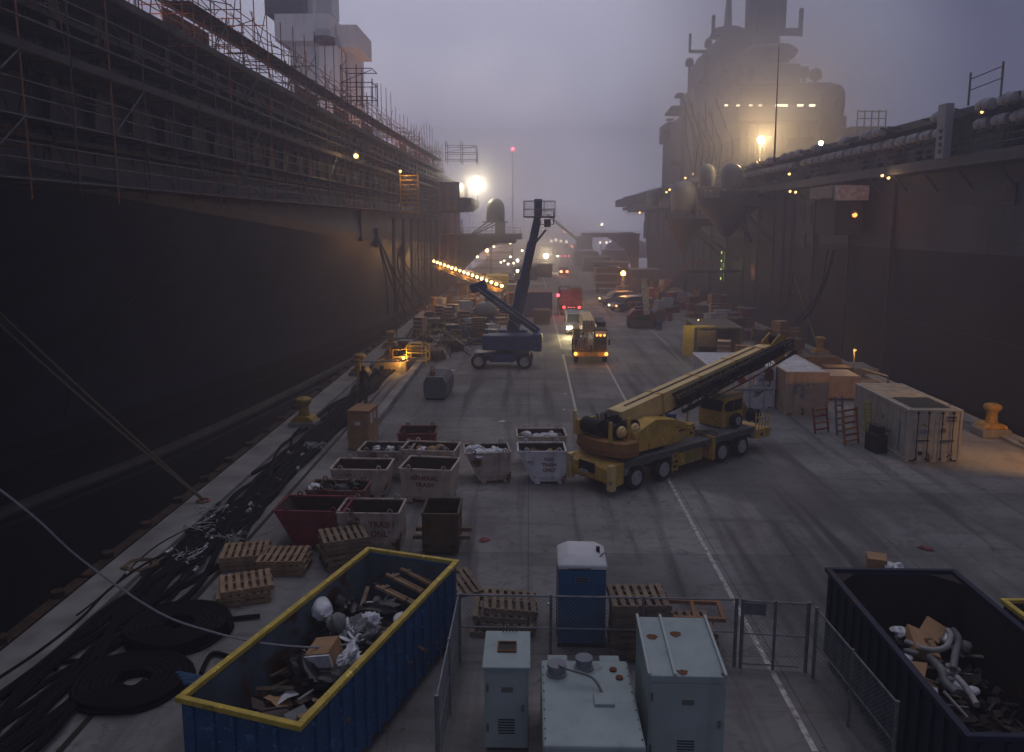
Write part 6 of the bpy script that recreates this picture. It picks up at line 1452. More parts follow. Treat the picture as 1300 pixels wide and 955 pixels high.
# ---------------------------------------------------------------- mobile crane seen end on
g = G(750, 463)
mc = thing('mobile_crane', 'yellow city crane seen end-on with amber lamps, waiting on the lane', 'crane', (g.x, g.y, 0), R(-1))
for x in (-1.12, 1.12):
    for y in (1.1, 4.4):
        w_ = MB().lathe([(.3, -.17), (.5, -.17), (.54, -.1), (.54, .1), (.5, .17), (.3, .17)], (x, y, .54), 18, 'X').build('wheel', M_tyre, mc, smooth=True)
MB().bx(-1.3, 1.3, 0, .35, .62, 1.0).build('bumper', M_dkyel, mc, bevel=.04); MB().bx(-1.25, 1.25, .35, 6.5, .7, 1.15).build('chassis', M_dkyel, mc)
MB().bx(.25, 1.22, .1, 1.7, 1.15, 2.75).build('cab', mat('cab_dull', (.10, .085, .06), .6), mc, bevel=.05)
MB().bx(.36, 1.12, .085, .1, 1.6, 2.2).build('windscreen', mat('glass_green', (.06, .08, .075), .15), mc); MB().bx(.3, 1.18, .06, .1, 2.3, 2.62).build('visor', mat('sheet_white', (.55, .58, .62), .6), mc)
for x in (.45, .72, 1.02): MB().sphere((x, .02, 2.28), .085, 8).build('marker_lamp', emit('marker_amber', (1, .32, .04), 4), mc)
for x in (-1.18, 1.18): MB().sphere((x, -.03, .84), .14, 10).build('indicator_lamp', emit('indicator_amber', (1, .35, .05), 4.5), mc); 
point((-1.1, -.6, .8), (1, .35, .06), 8, .1, mc); point((1.1, -.6, .8), (1, .35, .06), 8, .1, mc); point((.7, -.4, 2.3), (1, .35, .06), 3, .1, mc)
MB().bx(-.62, .32, .3, 7.2, 2.55, 3.35).build('boom', M_paleyel, mc, bevel=.03); MB().bx(-.75, .45, .2, .45, 2.5, 2.62).build('boom_cradle', M_dkyel, mc)
for k in range(5): MB().bx(-.6+k*.19, -.47+k*.19, .24, .3, 2.62, 3.4+.04*(k % 2)).build('boom_end_bar', mat('bar_pale', (.42, .40, .36), .6), mc)
MB().bx(-1.2, -.3, .3, 1.8, 1.15, 1.9).build('engine_box', M_black, mc, bevel=.04)
for x in (-.35, .2): MB().bx(x, x+.1, .3, .4, 1.0, 2.5).build('boom_post', M_dkyel, mc)
hz_ = MB()
for k in range(6): hz_.tube([(-1.1+k*.15, .2, 1.2), (-1.0+k*.1, .1, 1.8+.1*k), (-.5, .2, 2.4)], .035, 5)
hz_.build('hoses', M_rim, mc); MB().bx(-.05, .05, .0, .2, .9, 1.5).build('hook', M_redp, mc)
MB().bx(.55, 1.25, 1.9, 5.2, 1.5, 3.1).build('rear_housing', mat('housing_slate', (.035, .045, .06), .6), mc, bevel=.05); MB().bx(-1.22, -.75, 2.2, 5.5, 1.2, 2.5).build('side_locker', M_dkyel, mc, bevel=.04)
for x in (-1.42, 1.42): MB().bx(x-.07, x+.07, .2, .25, 1.5, 1.95).build('mirror', M_black, mc)
# ---------------------------------------------------------------- small vehicles
def vehicle(label, px, py, w, L, h, m, name='van', cat='van', roof=None, lamps=(), rz=0, hood=True):
    g = G(px, py); t = thing(name, label, cat, (g.x, g.y, 0), R(rz))
    for x in (-w/2+.12, w/2-.12):
        for y in (.8, L-.9): MB().lathe([(.2, -.1), (.36, -.1), (.38, -.06), (.38, .06), (.36, .1), (.2, .1)], (x, y, .38), 14, 'X').build('wheel', M_tyre, t, smooth=True)
    if hood: MB().prism([(0, .35), (0, .95), (.9, 1.1), (1.5, h), (L-.1, h), (L, 1.1), (L, .35)], -w/2, w/2, plane='YZ').build('body', m, t, bevel=.06)
    else: MB().bx(-w/2, w/2, 0, L, .5, 1.1).build('body', m, t, bevel=.05)
    if hood:
        MB().add([(-w/2+.12, .93, 1.14), (w/2-.12, .93, 1.14), (w/2-.2, 1.44, h-.1), (-w/2+.2, 1.44, h-.1)], [(0, 1, 2, 3)]).build('windscreen', M_glass, t)
        for k in t.children:
            if k.name.startswith('windscreen'): k.location = (0, -.03, .02)
        MB().bx(-w/2+.2, w/2-.2, 1.6, L-.3, h+.0, h+.05).build('roof_panel', roof or m, t)
        MB().bx(-w/2-.1, -w/2, 1.3, 1.4, 1.2, 1.45).bx(w/2, w/2+.1, 1.3, 1.4, 1.2, 1.45).build('mirror', M_black, t)
    MB().bx(-w/2, w/2, -.08, 0, .38, .6).build('bumper', M_black, t)
    for (x, z, r, mm, col, wt) in lamps:
        MB().sphere((x, -.08, z), r, 10).build('headlight' if mm is not M_red_l else 'tail_light', mm, t)
        if wt: point((x, -.5, z), col, wt, .1, t)
    return t
v = vehicle('white van with one blazing headlight beside the yellow city crane', 731, 426, 1.9, 4.8, 2.0, M_wht, roof=M_dome, lamps=((-.72, .75, .16, emit('headlamp', (1, .85, .45), 60), (1, .82, .45), 0), (.7, .75, .08, M_white_l, WHITEL, 0)))
g = G(722, 426); spot((g.x, g.y-.4, .75), (g.x-.3, g.y-14, 0.0), (1, .78, .36), 1500, 75, .8); point((g.x-.1, g.y-.6, .75), (1, .8, .4), 160, .1)
# red-lit truck
g = G(725, 401); t = thing('flatbed_truck', 'truck with stacked load and two red tail lights ahead of the van', 'truck', (g.x, g.y, 0))
for x in (-1.1, 1.1):
    for y in (.8, 5): MB().lathe([(.2, -.14), (.46, -.14), (.5, 0), (.46, .14), (.2, .14)], (x, y, .5), 14, 'X').build('wheel', M_tyre, t)
MB().bx(-1.3, 1.3, 0, 6.5, .85, 1.15).build('flatbed', M_black, t); MB().bx(-1.25, 1.25, 6.6, 8.4, .8, 2.9).build('cab', M_deck, t, bevel=.06)
MB().bx(-.1, 1.25, .5, 4.5, 1.15, 3.2).build('load_crate', M_wood, t); MB().bx(-1.2, -.1, .5, 4.5, 1.15, 3.0).build('load_box', mat('bluegrey_box', (.13, .16, .21), .6), t)
rl = MB()
for z in (1.6, 2.1, 2.6, 3.1): rl.beam((-1.25, .45, z), (1.3, .45, z), .06)
for x in (-1.25, -.4, .45, 1.3): rl.beam((x, .45, 1.15), (x, .45, 3.3), .06)
rl.build('stake_rail', M_wood, t)
for x in (-.85, .95): MB().sphere((x, -.06, 1.0), .17, 10).build('tail_light', emit('tail_red', (1, .025, .025), 6), t); point((x, -.5, 1.0), (1, .05, .04), 34, .1, t)
for x in (-.3, 0, .35): MB().box((x, -.04, 1.0), (.16, .05, .08)).build('marker_lamp', emit('marker_red', (1, .12, .12), 2), t)
p = AY(708, 374, g.y)
t = thing('beacon_post', 'red beacon on a short post left of the flatbed truck', 'beacon', (p.x, g.y-1, 0)); MB().cyl((0, 0, 0), (0, 0, p.z), .06, n=6).build('pole', M_black, t); MB().sphere((0, 0, p.z), .2, 12).build('beacon', emit('beacon_red', (1, .02, .03), 8), t)
point((0, -.5, p.z), (1, .04, .06), 130, .15, t)
# far car with tail lights and red band of lights
g = G(716, 350); t = vehicle('far car with two orange-red tail lights in the lane', 716, 350, 1.9, 4.5, 1.6, M_deck, name='car', cat='car', lamps=((-.6, .85, .30, emit('tail_orange', (1, .2, .08), 6), (1, .15, .05), 120), (.65, .85, .30, emit('tail_orange', (1, .2, .08), 6), (1, .15, .05), 0)))
for i, px in enumerate((712, 717, 722)):
    p = AY(px, 325, 210); t = thing('barrier_lamp', 'pink-red barrier lamp across the far end of the lane', 'lamp', (p.x, 210, 0), 0, 'red barrier lamps'); MB().cyl((0, 0, 0), (0, 0, p.z), .08, n=6).build('post', M_deck, t); MB().sphere((0, 0, p.z), .3, 8).build('lamp_glass', emit('pink_red', (1, .06, .18), 2.2), t)
# vehicle with headlight and brake light on the right lane
v = vehicle('pickup with side lights crossing below the sodium lamp', 778, 396, 1.9, 4.8, 1.75, mat('car_blue_grey', (.10, .13, .18), .4), name='pickup_truck', cat='pickup', roof=M_bagw, rz=-50,
            lamps=((-.6, .8, .12, emit('head_small', (1, .8, .4), 7), WHITEL, 10), (.65, .8, .12, emit('tail_orange', (1, .2, .08), 6), (1, .3, .1), 12)))
o = MB().bx(0, 3.2, 0, .05, .9, 1.02); 
v2 = vehicle('low van passing left of the pickup', 764, 388, 1.9, 4.4, 1.8, M_dome, rz=-70, lamps=((-.6, .9, .1, emit('head_small', (1, .8, .4), 7), WHITEL, 0),))
g = G(772, 372); t = thing('utility_truck', 'big boxy utility truck under the glowing orange lamp', 'truck', (g.x, g.y, 0), R(-3))
MB().bx(-2.0, 2.0, 0, 7, .8, 3.9).build('box_body', mat('truck_tan', (.20, .14, .10), .6, amt=.4), t, bevel=.08); MB().bx(-2.1, 2.1, -.06, 0, 1.5, 1.75).bx(-2.1, 2.1, -.06, 0, 2.9, 3.1).build('stripe', mat('sheet_white', (.55, .58, .62), .6), t)
for x in (-1.7, 1.7): MB().lathe([(.2, -.14), (.5, -.14), (.52, 0), (.5, .14), (.2, .14)], (x, 1, .52), 14, 'X').build('wheel', M_tyre, t)
MB().beam((-2.2, -.2, 4.2), (1.5, 1, 3.95), .2).build('ladder', M_steel, t)
# red forklift with pale mast
g = G(815, 417); t = thing('forklift', 'dark red forklift with a pale leaning mast on the right side', 'forklift', (g.x, g.y, 0), R(-4))
MB().prism([(-1.35, .35), (-1.35, 1.4), (-.9, 1.9), (.9, 1.9), (1.35, 1.4), (1.35, .35)], 0, 2.6).build('body', mat('forklift_red', (.16, .022, .025), .55, amt=.4), t, bevel=.08)
for x in (-1.3, 1.3): 
    for y in (.4, 2.2): MB().lathe([(.2, -.16), (.5, -.16), (.55, 0), (.5, .16), (.2, .16)], (x, y, .55), 16, 'X').build('wheel', M_tyre, t, smooth=True)
MB().beam((.45, -.3, 1.5), (.05, .0, 5.2), .6, .35).build('mast', mat('mast_cream', (.75, .66, .45), .6), t); MB().bx(-.8, .8, -.1, 0, .8, 1.3).build('grille', M_black, t)
MB().sphere((-.9, -.05, 1.3), .08, 8).build('headlight', M_dome, t)
MB().bx(-.7, .9, .9, 2.3, 1.9, 2.1).build('roof_guard', M_black, t)
# blue wedge machine behind left (tarpaulin heap with grey dome)
g = G(616, 412); o = blob((g.x, g.y, 1.3), 1.6, M_bagg, 'covered_machine', (1, .9, .8), 'grey domed cover among the clutter left of the blue lift', 'cover', seed=12, crump=.06)
# ---------------------------------------------------------------- people
def person(x, y, rz, label, lean=0.0, jk=None, arms=0.3):
    import bmesh
    t = thing('person', label, 'person', (x, y, 0), rz)
    J = {'pelvis': (0, 0, .95, .14), 'spine': (0, -.05-lean*.3, 1.18, .13), 'chest': (0, -.08-lean*.6, 1.38-lean*.05, .16), 'neck': (0, -.10-lean*.8, 1.53-lean*.1, .06), 'head': (0, -.12-lean*.9, 1.66-lean*.14, .10), 'crown': (0, -.12-lean*.95, 1.76-lean*.16, .08)}
    E = [('pelvis', 'spine'), ('spine', 'chest'), ('chest', 'neck'), ('neck', 'head'), ('head', 'crown')]
    for s_, sg in (('l', -1), ('r', 1)):
        J['hip'+s_] = (sg*.10, 0, .90, .10); J['knee'+s_] = (sg*.13, -.06*sg-.05, .50, .065); J['ank'+s_] = (sg*.15, .08*sg, .09, .045); J['toe'+s_] = (sg*.16, .08*sg-.18, .04, .04)
        c_ = J['chest']; J['sh'+s_] = (sg*.19, c_[1], c_[2]+.05, .07); J['el'+s_] = (sg*.27, c_[1]-arms*.25, c_[2]-.24, .05); J['wr'+s_] = (sg*.22, c_[1]-arms*.9, c_[2]-.42+arms*.15, .035); J['ha'+s_] = (sg*.21, c_[1]-arms*1.05, c_[2]-.50+arms*.15, .04)
        E += [('pelvis', 'hip'+s_), ('hip'+s_, 'knee'+s_), ('knee'+s_, 'ank'+s_), ('ank'+s_, 'toe'+s_), ('chest', 'sh'+s_), ('sh'+s_, 'el'+s_), ('el'+s_, 'wr'+s_), ('wr'+s_, 'ha'+s_)]
    ks = list(J); me = bpy.data.meshes.new('body'); me.from_pydata([J[k][:3] for k in ks], [(ks.index(a), ks.index(b)) for a, b in E], [])
    o = bpy.data.objects.new('body', me); COL.objects.link(o); o.parent = t; me.materials.append(jk or M_work)
    sk = o.modifiers.new('skin', 'SKIN'); 
    for i, k in enumerate(ks): me.skin_vertices[0].data[i].radius = (J[k][3], J[k][3]*.85); me.skin_vertices[0].data[i].use_root = (k == 'pelvis')
    o.modifiers.new('sub', 'SUBSURF').levels = 1; o.modifiers['sub'].render_levels = 1
    h = J['crown']; MB().lathe([(.13, -.02), (.125, .05), (.09, .11), (.02, .13)], (h[0], h[1], h[2]-.03), 14).build('hard_hat', M_hat, t, smooth=True)
    return t
M_work = mat('work_clothes', (.025, .035, .07), .8, amt=.4); M_hat = mat('hard_hat_blue', (.04, .05, .09), .5)
g = G(460, 501); person(g.x, g.y, R(160), 'person in dark clothes standing at the left of a pair by the pier edge', .1, M_black, .2)
g = G(469, 499); person(g.x, g.y, R(120), 'person in dark blue work clothes bending beside another worker', .8, M_work, .5)
g = G(851, 545); o = MB().lathe([(.29, 0), (.3, .02), (.3, .3), (.31, .31), (.3, .33), (.3, .58), (.31, .6), (.3, .62), (.3, .88), (.28, .89), (.02, .88)], (g.x, g.y, 0), 18).build('oil_drum', M_blue, smooth=True); tag(o, 'blue drum seen under the boom of the truck crane', 'drum')
# ---------------------------------------------------------------- bulbs of light at the left edge
g = G(496, 472); t = thing('debris_box', 'low wooden box of scrap glowing in lamp light on the left walkway', 'box', (g.x, g.y, 0), R(-12))
for (x0, x1, y0, y1) in ((-1.2, 1.2, 0, .1), (-1.2, 1.2, 2.2, 2.3), (-1.2, -1.1, .1, 2.2), (1.1, 1.2, .1, 2.2)): MB().bx(x0, x1, y0, y1, 0, .75).build('side_board', mat('ply_lit', (.40, .30, .18), .8, amt=.3), t)
sc_ = MB(); q = random.Random(4)
for k in range(60): sc_.box((q.uniform(-1, 1), q.uniform(.2, 2.1), q.uniform(.4, .85)), (q.uniform(.2, .9), .06, .05), m=Matrix.Rotation(q.uniform(0, 6), 3, 'Z')@Matrix.Rotation(q.uniform(-.5, .5), 3, 'X'))
sc_.build('scrap', M_wood, t); point((.8, -.6, 1.0), (1, .52, .12), 75, .1, t)
MB().prism([(-.28, 0), (.28, 0), (.28, .15), (.1, .85)], 0, .06).build('tilted_panel', mat('panel_white', (.7, .65, .5), .6), t).location = (.9, -.5, 0)
g = G(529, 468); t = thing('tube_cage', 'small yellow tube frame lit from within beside the debris box', 'frame', (g.x, g.y, 0), R(-5))
for x in (-.75, .75):
    for y in (0, 1.2): MB().cyl((x, y, 0), (x, y, 1.75), .05, n=6).build('post', M_ylw, t)
for z in (.6, 1.2, 1.72):
    for y in (0, 1.2): MB().cyl((-.75, y, z), (.75, y, z), .04, n=6).build('rail', M_ylw, t)
    for x in (-.75, .75): MB().cyl((x, 0, z), (x, 1.2, z), .04, n=6).build('rail', M_ylw, t)
MB().sphere((-.95, -.2, .8), .10, 8).build('bulb', M_warm, t); point((-.9, -.4, .9), (1, .55, .12), 90, .1, t)
g = G(455, 480); t = thing('hose_stand', 'yellow hydrant-like post with a white pipe arm at the left edge', 'hydrant', (g.x+.05, g.y-.3, 0))
MB().cyl((0, 0, 0), (0, 0, 1.35), .24, .2, n=14).build('post', M_yel, t, smooth=True); MB().cyl((.1, 0, 1.2), (2.6, .6, 1.15), .06, n=8).build('pipe_arm', M_dome, t)
# ---------------------------------------------------------------- hoses along the left apron
q = random.Random(23)
M_hose = mat('hose_black', (.010, .010, .011), .9, amt=.3, scale=8, spec=.12); M_coup = mat('coupling_bright', (.45, .46, .48), .35, .7)
def hose(pts, r, m=None): 
    t = thing('black_hose', 'black hose snaking along the left walkway in the long bundle', 'hose', (0, 0, 0), 0, 'black hoses in the long left bundle')
    P = smooth_path(pts, 5); MB().tube(P, r, 6).build('hose', m or M_hose, t, smooth=True); return t, P
for k in range(26):
    x0 = -10.85+q.uniform(-.75, .75); ph = q.uniform(0, 6); am = q.uniform(.12, .45); y = 13; pts = []
    end = q.choice((60, 75, 95, 46, 70)); st_ = q.choice((13, 13, 15, 20, 26))
    y = st_
    while y < end:
        sp_ = 1+.9*max(0, (34-y)/20)
        pts.append((x0+(am*math.sin(y*.33+ph)+.15*math.sin(y*.9+ph*2))*sp_-.025*(max(0, 34-y)), y, .05+.05*(k % 3)+.02*q.random())); y += 1.7
    t, P = hose(pts, q.choice((.05, .065, .08, .10)))
    for j in range(2):
        i = q.choice([n_ for n_, v_ in enumerate(P) if 22 < v_.y < 36] or [1]); i = min(max(i, 0), len(P)-2)
        d = (P[i+1]-P[i]).normalized(); MB().cyl(P[i]-d*.12, P[i]+d*.12, .075, n=8).cyl(P[i]+d*.1, P[i]+d*.16, .1, n=8).build('coupling', M_coup, t)
# tangle of thin bright wires at the couplings
for (px, py, n_) in ((255, 675, 5), (240, 712, 6), (400, 572, 6), (270, 655, 4), (292, 690, 4)):
    g = G(px, py); t = thing('wire_tangle', 'bright wire whips tangled on the hoses at %s' % {255: 'the middle of the walkway', 240: 'the bend by the rope coil', 400: 'the bollard end', 270: 'the upper bend', 292: 'the near pallets'}[px], 'wire', g)
    mb = MB()
    for k in range(n_*2):
        a = q.uniform(0, 6); mb.tube(smooth_path([(q.uniform(-.6, .6), q.uniform(-.6, .6), .15), (q.uniform(-.6, .6), q.uniform(-.6, .6), .3), (q.uniform(-.6, .6), q.uniform(-.6, .6), .14)], 5), .014, 4)
    mb.build('wires', M_coup, t)
def coil(px, py, Rr, layers, r, label, m=None, z=0, turns=3):
    g = G(px, py); pts = []
    for L_ in range(layers):
        for k in range(0, turns*26):
            a = 2*PI*k/26; rr = Rr-(k/26)*r*2.0+.03*math.sin(5*a+L_); pts.append((rr*math.cos(a)*1.0, rr*math.sin(a)*.9, r+L_*r*1.9+.02*math.sin(3*a+L_)+z))
    o = MB().tube(pts, r, 6).build('hose_coil', m or M_hose, smooth=True); o.location = g; return tag(o, label, 'hose coil')
coil(226, 806, 1.35, 3, .07, 'big coil of thick black hose nearest the dumpster', turns=7); coil(168, 872, 1.35, 2, .07, 'second black hose coil at the lower left picture edge', turns=7)
coil(178, 724, .55, 3, .035, 'small coil of tan rope on the left walkway', M_wood)
for k, pts in enumerate((((165, 830), (120, 838), (60, 840)), ((170, 800), (110, 800), (70, 850)), ((265, 790), (300, 785), (330, 782)), ((255, 855), (270, 830), (300, 840), (290, 860)))):
    P = smooth_path([G(a, b, .08) for a, b in pts], 6); o = MB().tube(P, .06, 6).build('loose_hose', M_hose, smooth=True); tag(o, 'loose end of black hose %s' % ('left of the big coil, lower', 'left of the big coil, upper', 'between the big coil and pallets', 'looping in front of the dumpster')[k], 'hose')
o = MB()
for k in range(4): a_, b_ = G(225+k*3, 855+k*4, .25), G(262+k*3, 862+k*3, .3); o.cyl(a_, b_, .06, n=8)
o = o.build('blue_pipes', mat('blue_pipe', (.04, .12, .24), .5)); tag(o, 'bright blue pipes at the corner of the yellow-rimmed dumpster', 'pipes')
# ---------------------------------------------------------------- mooring lines
M_rope = mat('mooring_rope', (.13, .11, .07), .85, amt=.4, scale=12); M_ropew = mat('pale_rope', (.30, .29, .33), .7, amt=.3, scale=12)
def rope(a, b, sag, r, label, m=None, n=18, name='mooring_rope'):
    a, b = Vector(a), Vector(b); P = [a.lerp(b, i/n)-Vector((0, 0, sag*4*(i/n)*(1-i/n))) for i in range(n+1)]
    o = MB().tube(P, r, 6).build(name, m or M_rope, smooth=True); return tag(o, label, 'rope')
g = G(258, 634, .25)
rope((-21.5, 27.3, 10.6), g, .15, .05, 'thick mooring rope falling from the left hull to the pier edge, upper strand'); rope((-21.5, 27.0, 10.3), g+Vector((.05, -.1, 0)), .25, .05, 'thick mooring rope falling from the left hull to the pier edge, lower strand')
t = thing('mooring_ring', 'rusty ring plate holding the thick left rope', 'ring', g-Vector((0, 0, .1))); MB().torus((0, 0, .05), .22, .05, 14, 6).build('ring', M_rust_glow, t); MB().bx(-.3, .3, -.2, .2, -.08, 0).build('plate', M_rust_glow, t)
P = smooth_path([AY(-60, 580, 13), AY(0, 622, 13.2), AY(50, 662, 13.5), AY(105, 712, 14), AY(200, 777, 14.6), AY(265, 801, 15), AY(330, 816, 15.4), AY(400, 822, 15.8), AY(441, 818, 16.2)], 4)
o = MB().tube(P, .022, 5).build('guy_rope', M_ropew, smooth=True); tag(o, 'thin pale line sagging over the hose coil to the dumpster', 'rope')
o = MB().tube([AX(215, 325, -19.6), AX(150, 400, -20.5), AX(90, 490, -22.0), AX(82, 530, -22.6)], .06, 6).build('draft_line', M_black); tag(o, 'faint dark line down the side of the left hull', 'rope')
for k, (x0, x1, bx_) in enumerate(((480, 495, 515), (483, 505, 530), (486, 500, 505), (505, 512, 560), (506, 520, 545), (482, 490, 492), (510, 508, 500), (507, 530, 575))):
    y0 = 302+(k % 3)*6 if x0 < 500 else 322
    P = smooth_path([AX(x0, y0, -16.6), AX(x1, 355, -15.2), AX(bx_, 398, -13.2)], 6); o = MB().tube(P, .10 if k < 4 else .07, 6).build('hanging_hose', M_hose, smooth=True)
    tag(o, 'black hose drooping from the left hull outlet to the pier clutter', 'hose', 'black hoses drooping from the left hull')
P = smooth_path([AX(1059, 318, 27.8), AX(1046, 362, 26.6), AX(1024, 402, 25), AX(990, 421, 22)], 6); o = MB().tube(P, .14, 8).build('hanging_hose', M_hose, smooth=True); tag(o, 'thick black hose sagging from the right hull booth to the pier', 'hose')
P = smooth_path([AX(1051, 318, 27.8), AX(1040, 370, 26.6), AX(1010, 410, 25)], 6); o = MB().tube(P, .07, 8).build('hanging_hose', M_hose, smooth=True); tag(o, 'thinner black hose beside the thick one on the right hull', 'hose')
P = smooth_path([AX(1007, 347, 27.8), AX(1000, 385, 26.6), AX(982, 408, 24)], 6); o = MB().tube(P, .07, 8).build('hanging_hose', M_hose, smooth=True); tag(o, 'black line dropping from the small hull fairlead on the right', 'hose')
rope(AX(1008, 350, 27.9), AX(1038, 440, 24.2), .1, .06, 'tan mooring rope from the right hull to the bollard')
rope(AX(840, 300, 27.5), AX(815, 372, 22), .3, .05, 'pale mooring line slanting down the far right hull', M_ropew)
t = thing('pipe_barrier', 'low grey pipe barrier on the right pier edge by the beige container', 'barrier', (0, 0, 0)); a_, b_ = G(1093, 481), G(1119, 492)
MB().tube([a_, a_+Vector((0, 0, .75)), b_+Vector((.4, 0, .75)), b_+Vector((.4, 0, 0))], .07, 8).build('pipe', M_gal, t)
# ---------------------------------------------------------------- ladders and barricades against the beige container
def barricade(x, y, h, w, rz, m1, m2, label, lean=.25):
    t = thing('safety_barricade', label, 'barricade', (x, y, 0), rz)
    for s_ in (-w/2, w/2): MB().beam((s_, 0, 0), (s_, lean, h), .06, .1).build('stile', m1, t)
    n = max(4, int(h/.3))
    for k in range(n): f = (k+.6)/n; MB().beam((-w/2, lean*f, h*f), (w/2, lean*f, h*f), .06, .09).build('rung', m2 if k % 2 else m1, t)
    return t
M_rd = mat('barricade_red', (.26, .05, .03), .6, amt=.3); M_or = mat('barricade_orange', (.40, .16, .03), .6, amt=.3); M_yl = mat('ladder_yellow', (.42, .36, .05), .6, amt=.3)
barricade(15.3, 40.3, 1.35, 1.0, R(30), M_rd, M_or, 'red and orange ladder barricade farthest left of the beige container'); barricade(16.0, 38.2, 1.8, 1.0, R(30), M_or, M_rd, 'orange-legged ladder leaning in the middle by the beige container')
barricade(16.1, 39.9, 2.0, .5, R(30), M_gal, M_gal, 'grey narrow ladder behind the red barricade'); barricade(16.8, 38.0, 2.2, .45, R(30), M_yl, M_yl, 'tall yellow ladder leaning on the side of the beige container', .3)
o = MB().bx(-.3, .3, -.5, .5, 0, .9).bx(-.2, .2, -.4, .4, .9, 1.3).build('generator', M_black, bevel=.06); o.location = (16.65, 37.0, 0); o.rotation_euler = (0, 0, R(10)); tag(o, 'dark covered generator beside the beige container wall', 'generator')
# timber and crates behind containers at the right edge
for i, (px, py, w_, d_, h_, m, lb) in enumerate(((1070, 508, 2.0, 2.4, 1.5, M_tan, 'brown crate between the tan and beige containers'), (1065, 492, 1.6, 1.4, 1.3, M_wood, 'timber crate behind the brown crate'), (1045, 470, 2.6, 1.6, .9, M_wood, 'flat timber crate glowing in lamp light behind the tan container'),
      (1100, 478, 1.6, 3.2, .5, M_conc, 'low concrete plinth beside the pipe barrier'))):
    g = G(px, py); t = thing('timber_crate', lb, 'crate', (g.x, g.y, 0), R(-3)); MB().bx(-w_/2, w_/2, 0, d_, .1, h_).build('box', m, t, bevel=.02)
    s2 = MB()
    for k in range(5): s2.bx(-w_/2-.02, w_/2+.02, -.02, 0, .15+k*h_/5, .15+k*h_/5+h_/9)
    s2.build('slats', m, t)
t = thing('assumed_work_light', 'assumed low amber light on the right edge behind the tan container', 'lamp', (22.4, 54, 0)); MB().cyl((0, 0, 0), (0, 0, 2.2), .05, n=6).build('pole', M_deck, t); MB().box((0, 0, 2.2), (.2, .2, .15)).build('lamp_head', M_deck, t); point((-.2, -.3, 2.1), (1, .5, .12), 110, .1, t)  # assumed lamp, added for the warm light on the crates
o = MB(); q = random.Random(77)
for k in range(26): o.beam((20.4+q.uniform(-1, 1), 52+q.uniform(-3, 3), .1+q.random()*.8), (20.6+q.uniform(-1.4, 1.4), 54+q.uniform(-3, 3), .1+q.random()*.8), .06, .12)
o = o.build('timber_heap', M_wood); tag(o, 'heap of loose planks on the right edge lit amber', 'planks', kind='stuff')
# ---------------------------------------------------------------- clutter heaps
def proto_drum(m):
    t = thing('drum', 'd', 'drum'); MB().lathe([(.28, 0), (.3, .02), (.3, .29), (.315, .3), (.3, .31), (.3, .59), (.315, .6), (.3, .61), (.3, .88), (.28, .9), (.02, .88)], (0, 0, 0), 14).build('shell', m, t, smooth=True); MB().cyl((.12, 0, .88), (.12, 0, .92), .04, n=8).build('bung', M_black, t); return t
def proto_crate(m, w_, d_, h_):
    t = thing('crate', 'c', 'crate'); MB().bx(-w_/2, w_/2, -d_/2, d_/2, .08, h_).build('box', m, t, bevel=.02); s2 = MB()
    for k in range(4): s2.bx(-w_/2-.025, w_/2+.025, -d_/2-.025, -d_/2, .12+k*h_/4, .12+k*h_/4+h_/7)
    s2.build('slats', M_wood, t); MB().bx(-w_/2, w_/2, -d_/2, -d_/2+.1, 0, .08).bx(-w_/2, w_/2, d_/2-.1, d_/2, 0, .08).build('skid', M_wood, t); return t
def proto_bin(m):
    t = thing('tote_bin', 'b', 'bin'); MB().add([(-.5, -.4, .1), (.5, -.4, .1), (.5, .4, .1), (-.5, .4, .1), (-.6, -.5, 1.0), (.6, -.5, 1.0), (.6, .5, 1.0), (-.6, .5, 1.0)], [(3, 2, 1, 0), (4, 5, 6, 7), (0, 1, 5, 4), (1, 2, 6, 5), (2, 3, 7, 6), (3, 0, 4, 7)]).build('tub', m, t, bevel=.03)
    MB().bx(-.64, .64, -.54, .54, 1.0, 1.07).build('lid', M_dome, t, bevel=.02); return t
def proto_pipes(m):
    t = thing('pipe_bundle', 'p', 'pipes'); q = random.Random(8)
    for k in range(9): MB().cyl((-2.2+q.uniform(-.3, .3), (k % 3)*.14, .06+(k//3)*.13), (2.2+q.uniform(-.5, .5), (k % 3)*.14+q.uniform(-.2, .2), .06+(k//3)*.13+q.uniform(0, .2)), .05, n=6).build('pipe', m, t)
    return t
def proto_coil(m):
    t = thing('cable_coil', 'c', 'coil'); MB().torus((0, 0, .1), .5, .09, 18, 6).torus((.04, .03, .26), .47, .09, 18, 6).torus((-.03, 0, .4), .49, .08, 18, 6).build('turns', m, t); return t
def proto_reel(m):
    t = thing('cable_reel', 'r', 'reel'); 
    for y in (-.35, .35): MB().cyl((0, y-.03, .6), (0, y+.03, .6), .6, n=18).build('flange', m, t)
    MB().cyl((0, -.32, .6), (0, .32, .6), .38, n=16).build('core', M_hose, t); return t
def proto_rack(m):
    t = thing('tube_rack', 'r', 'rack')
    for x in (-.7, .7):
        for y in (-.5, .5): MB().cyl((x, y, 0), (x, y, 1.5), .04, n=5).build('post', m, t)
    for z in (.3, .9, 1.45): MB().cyl((-.7, -.5, z), (.7, -.5, z), .035, n=5).build('rail', m, t)
    MB().bx(-.6, .6, -.4, .4, .32, .7).build('load', M_wood, t); return t
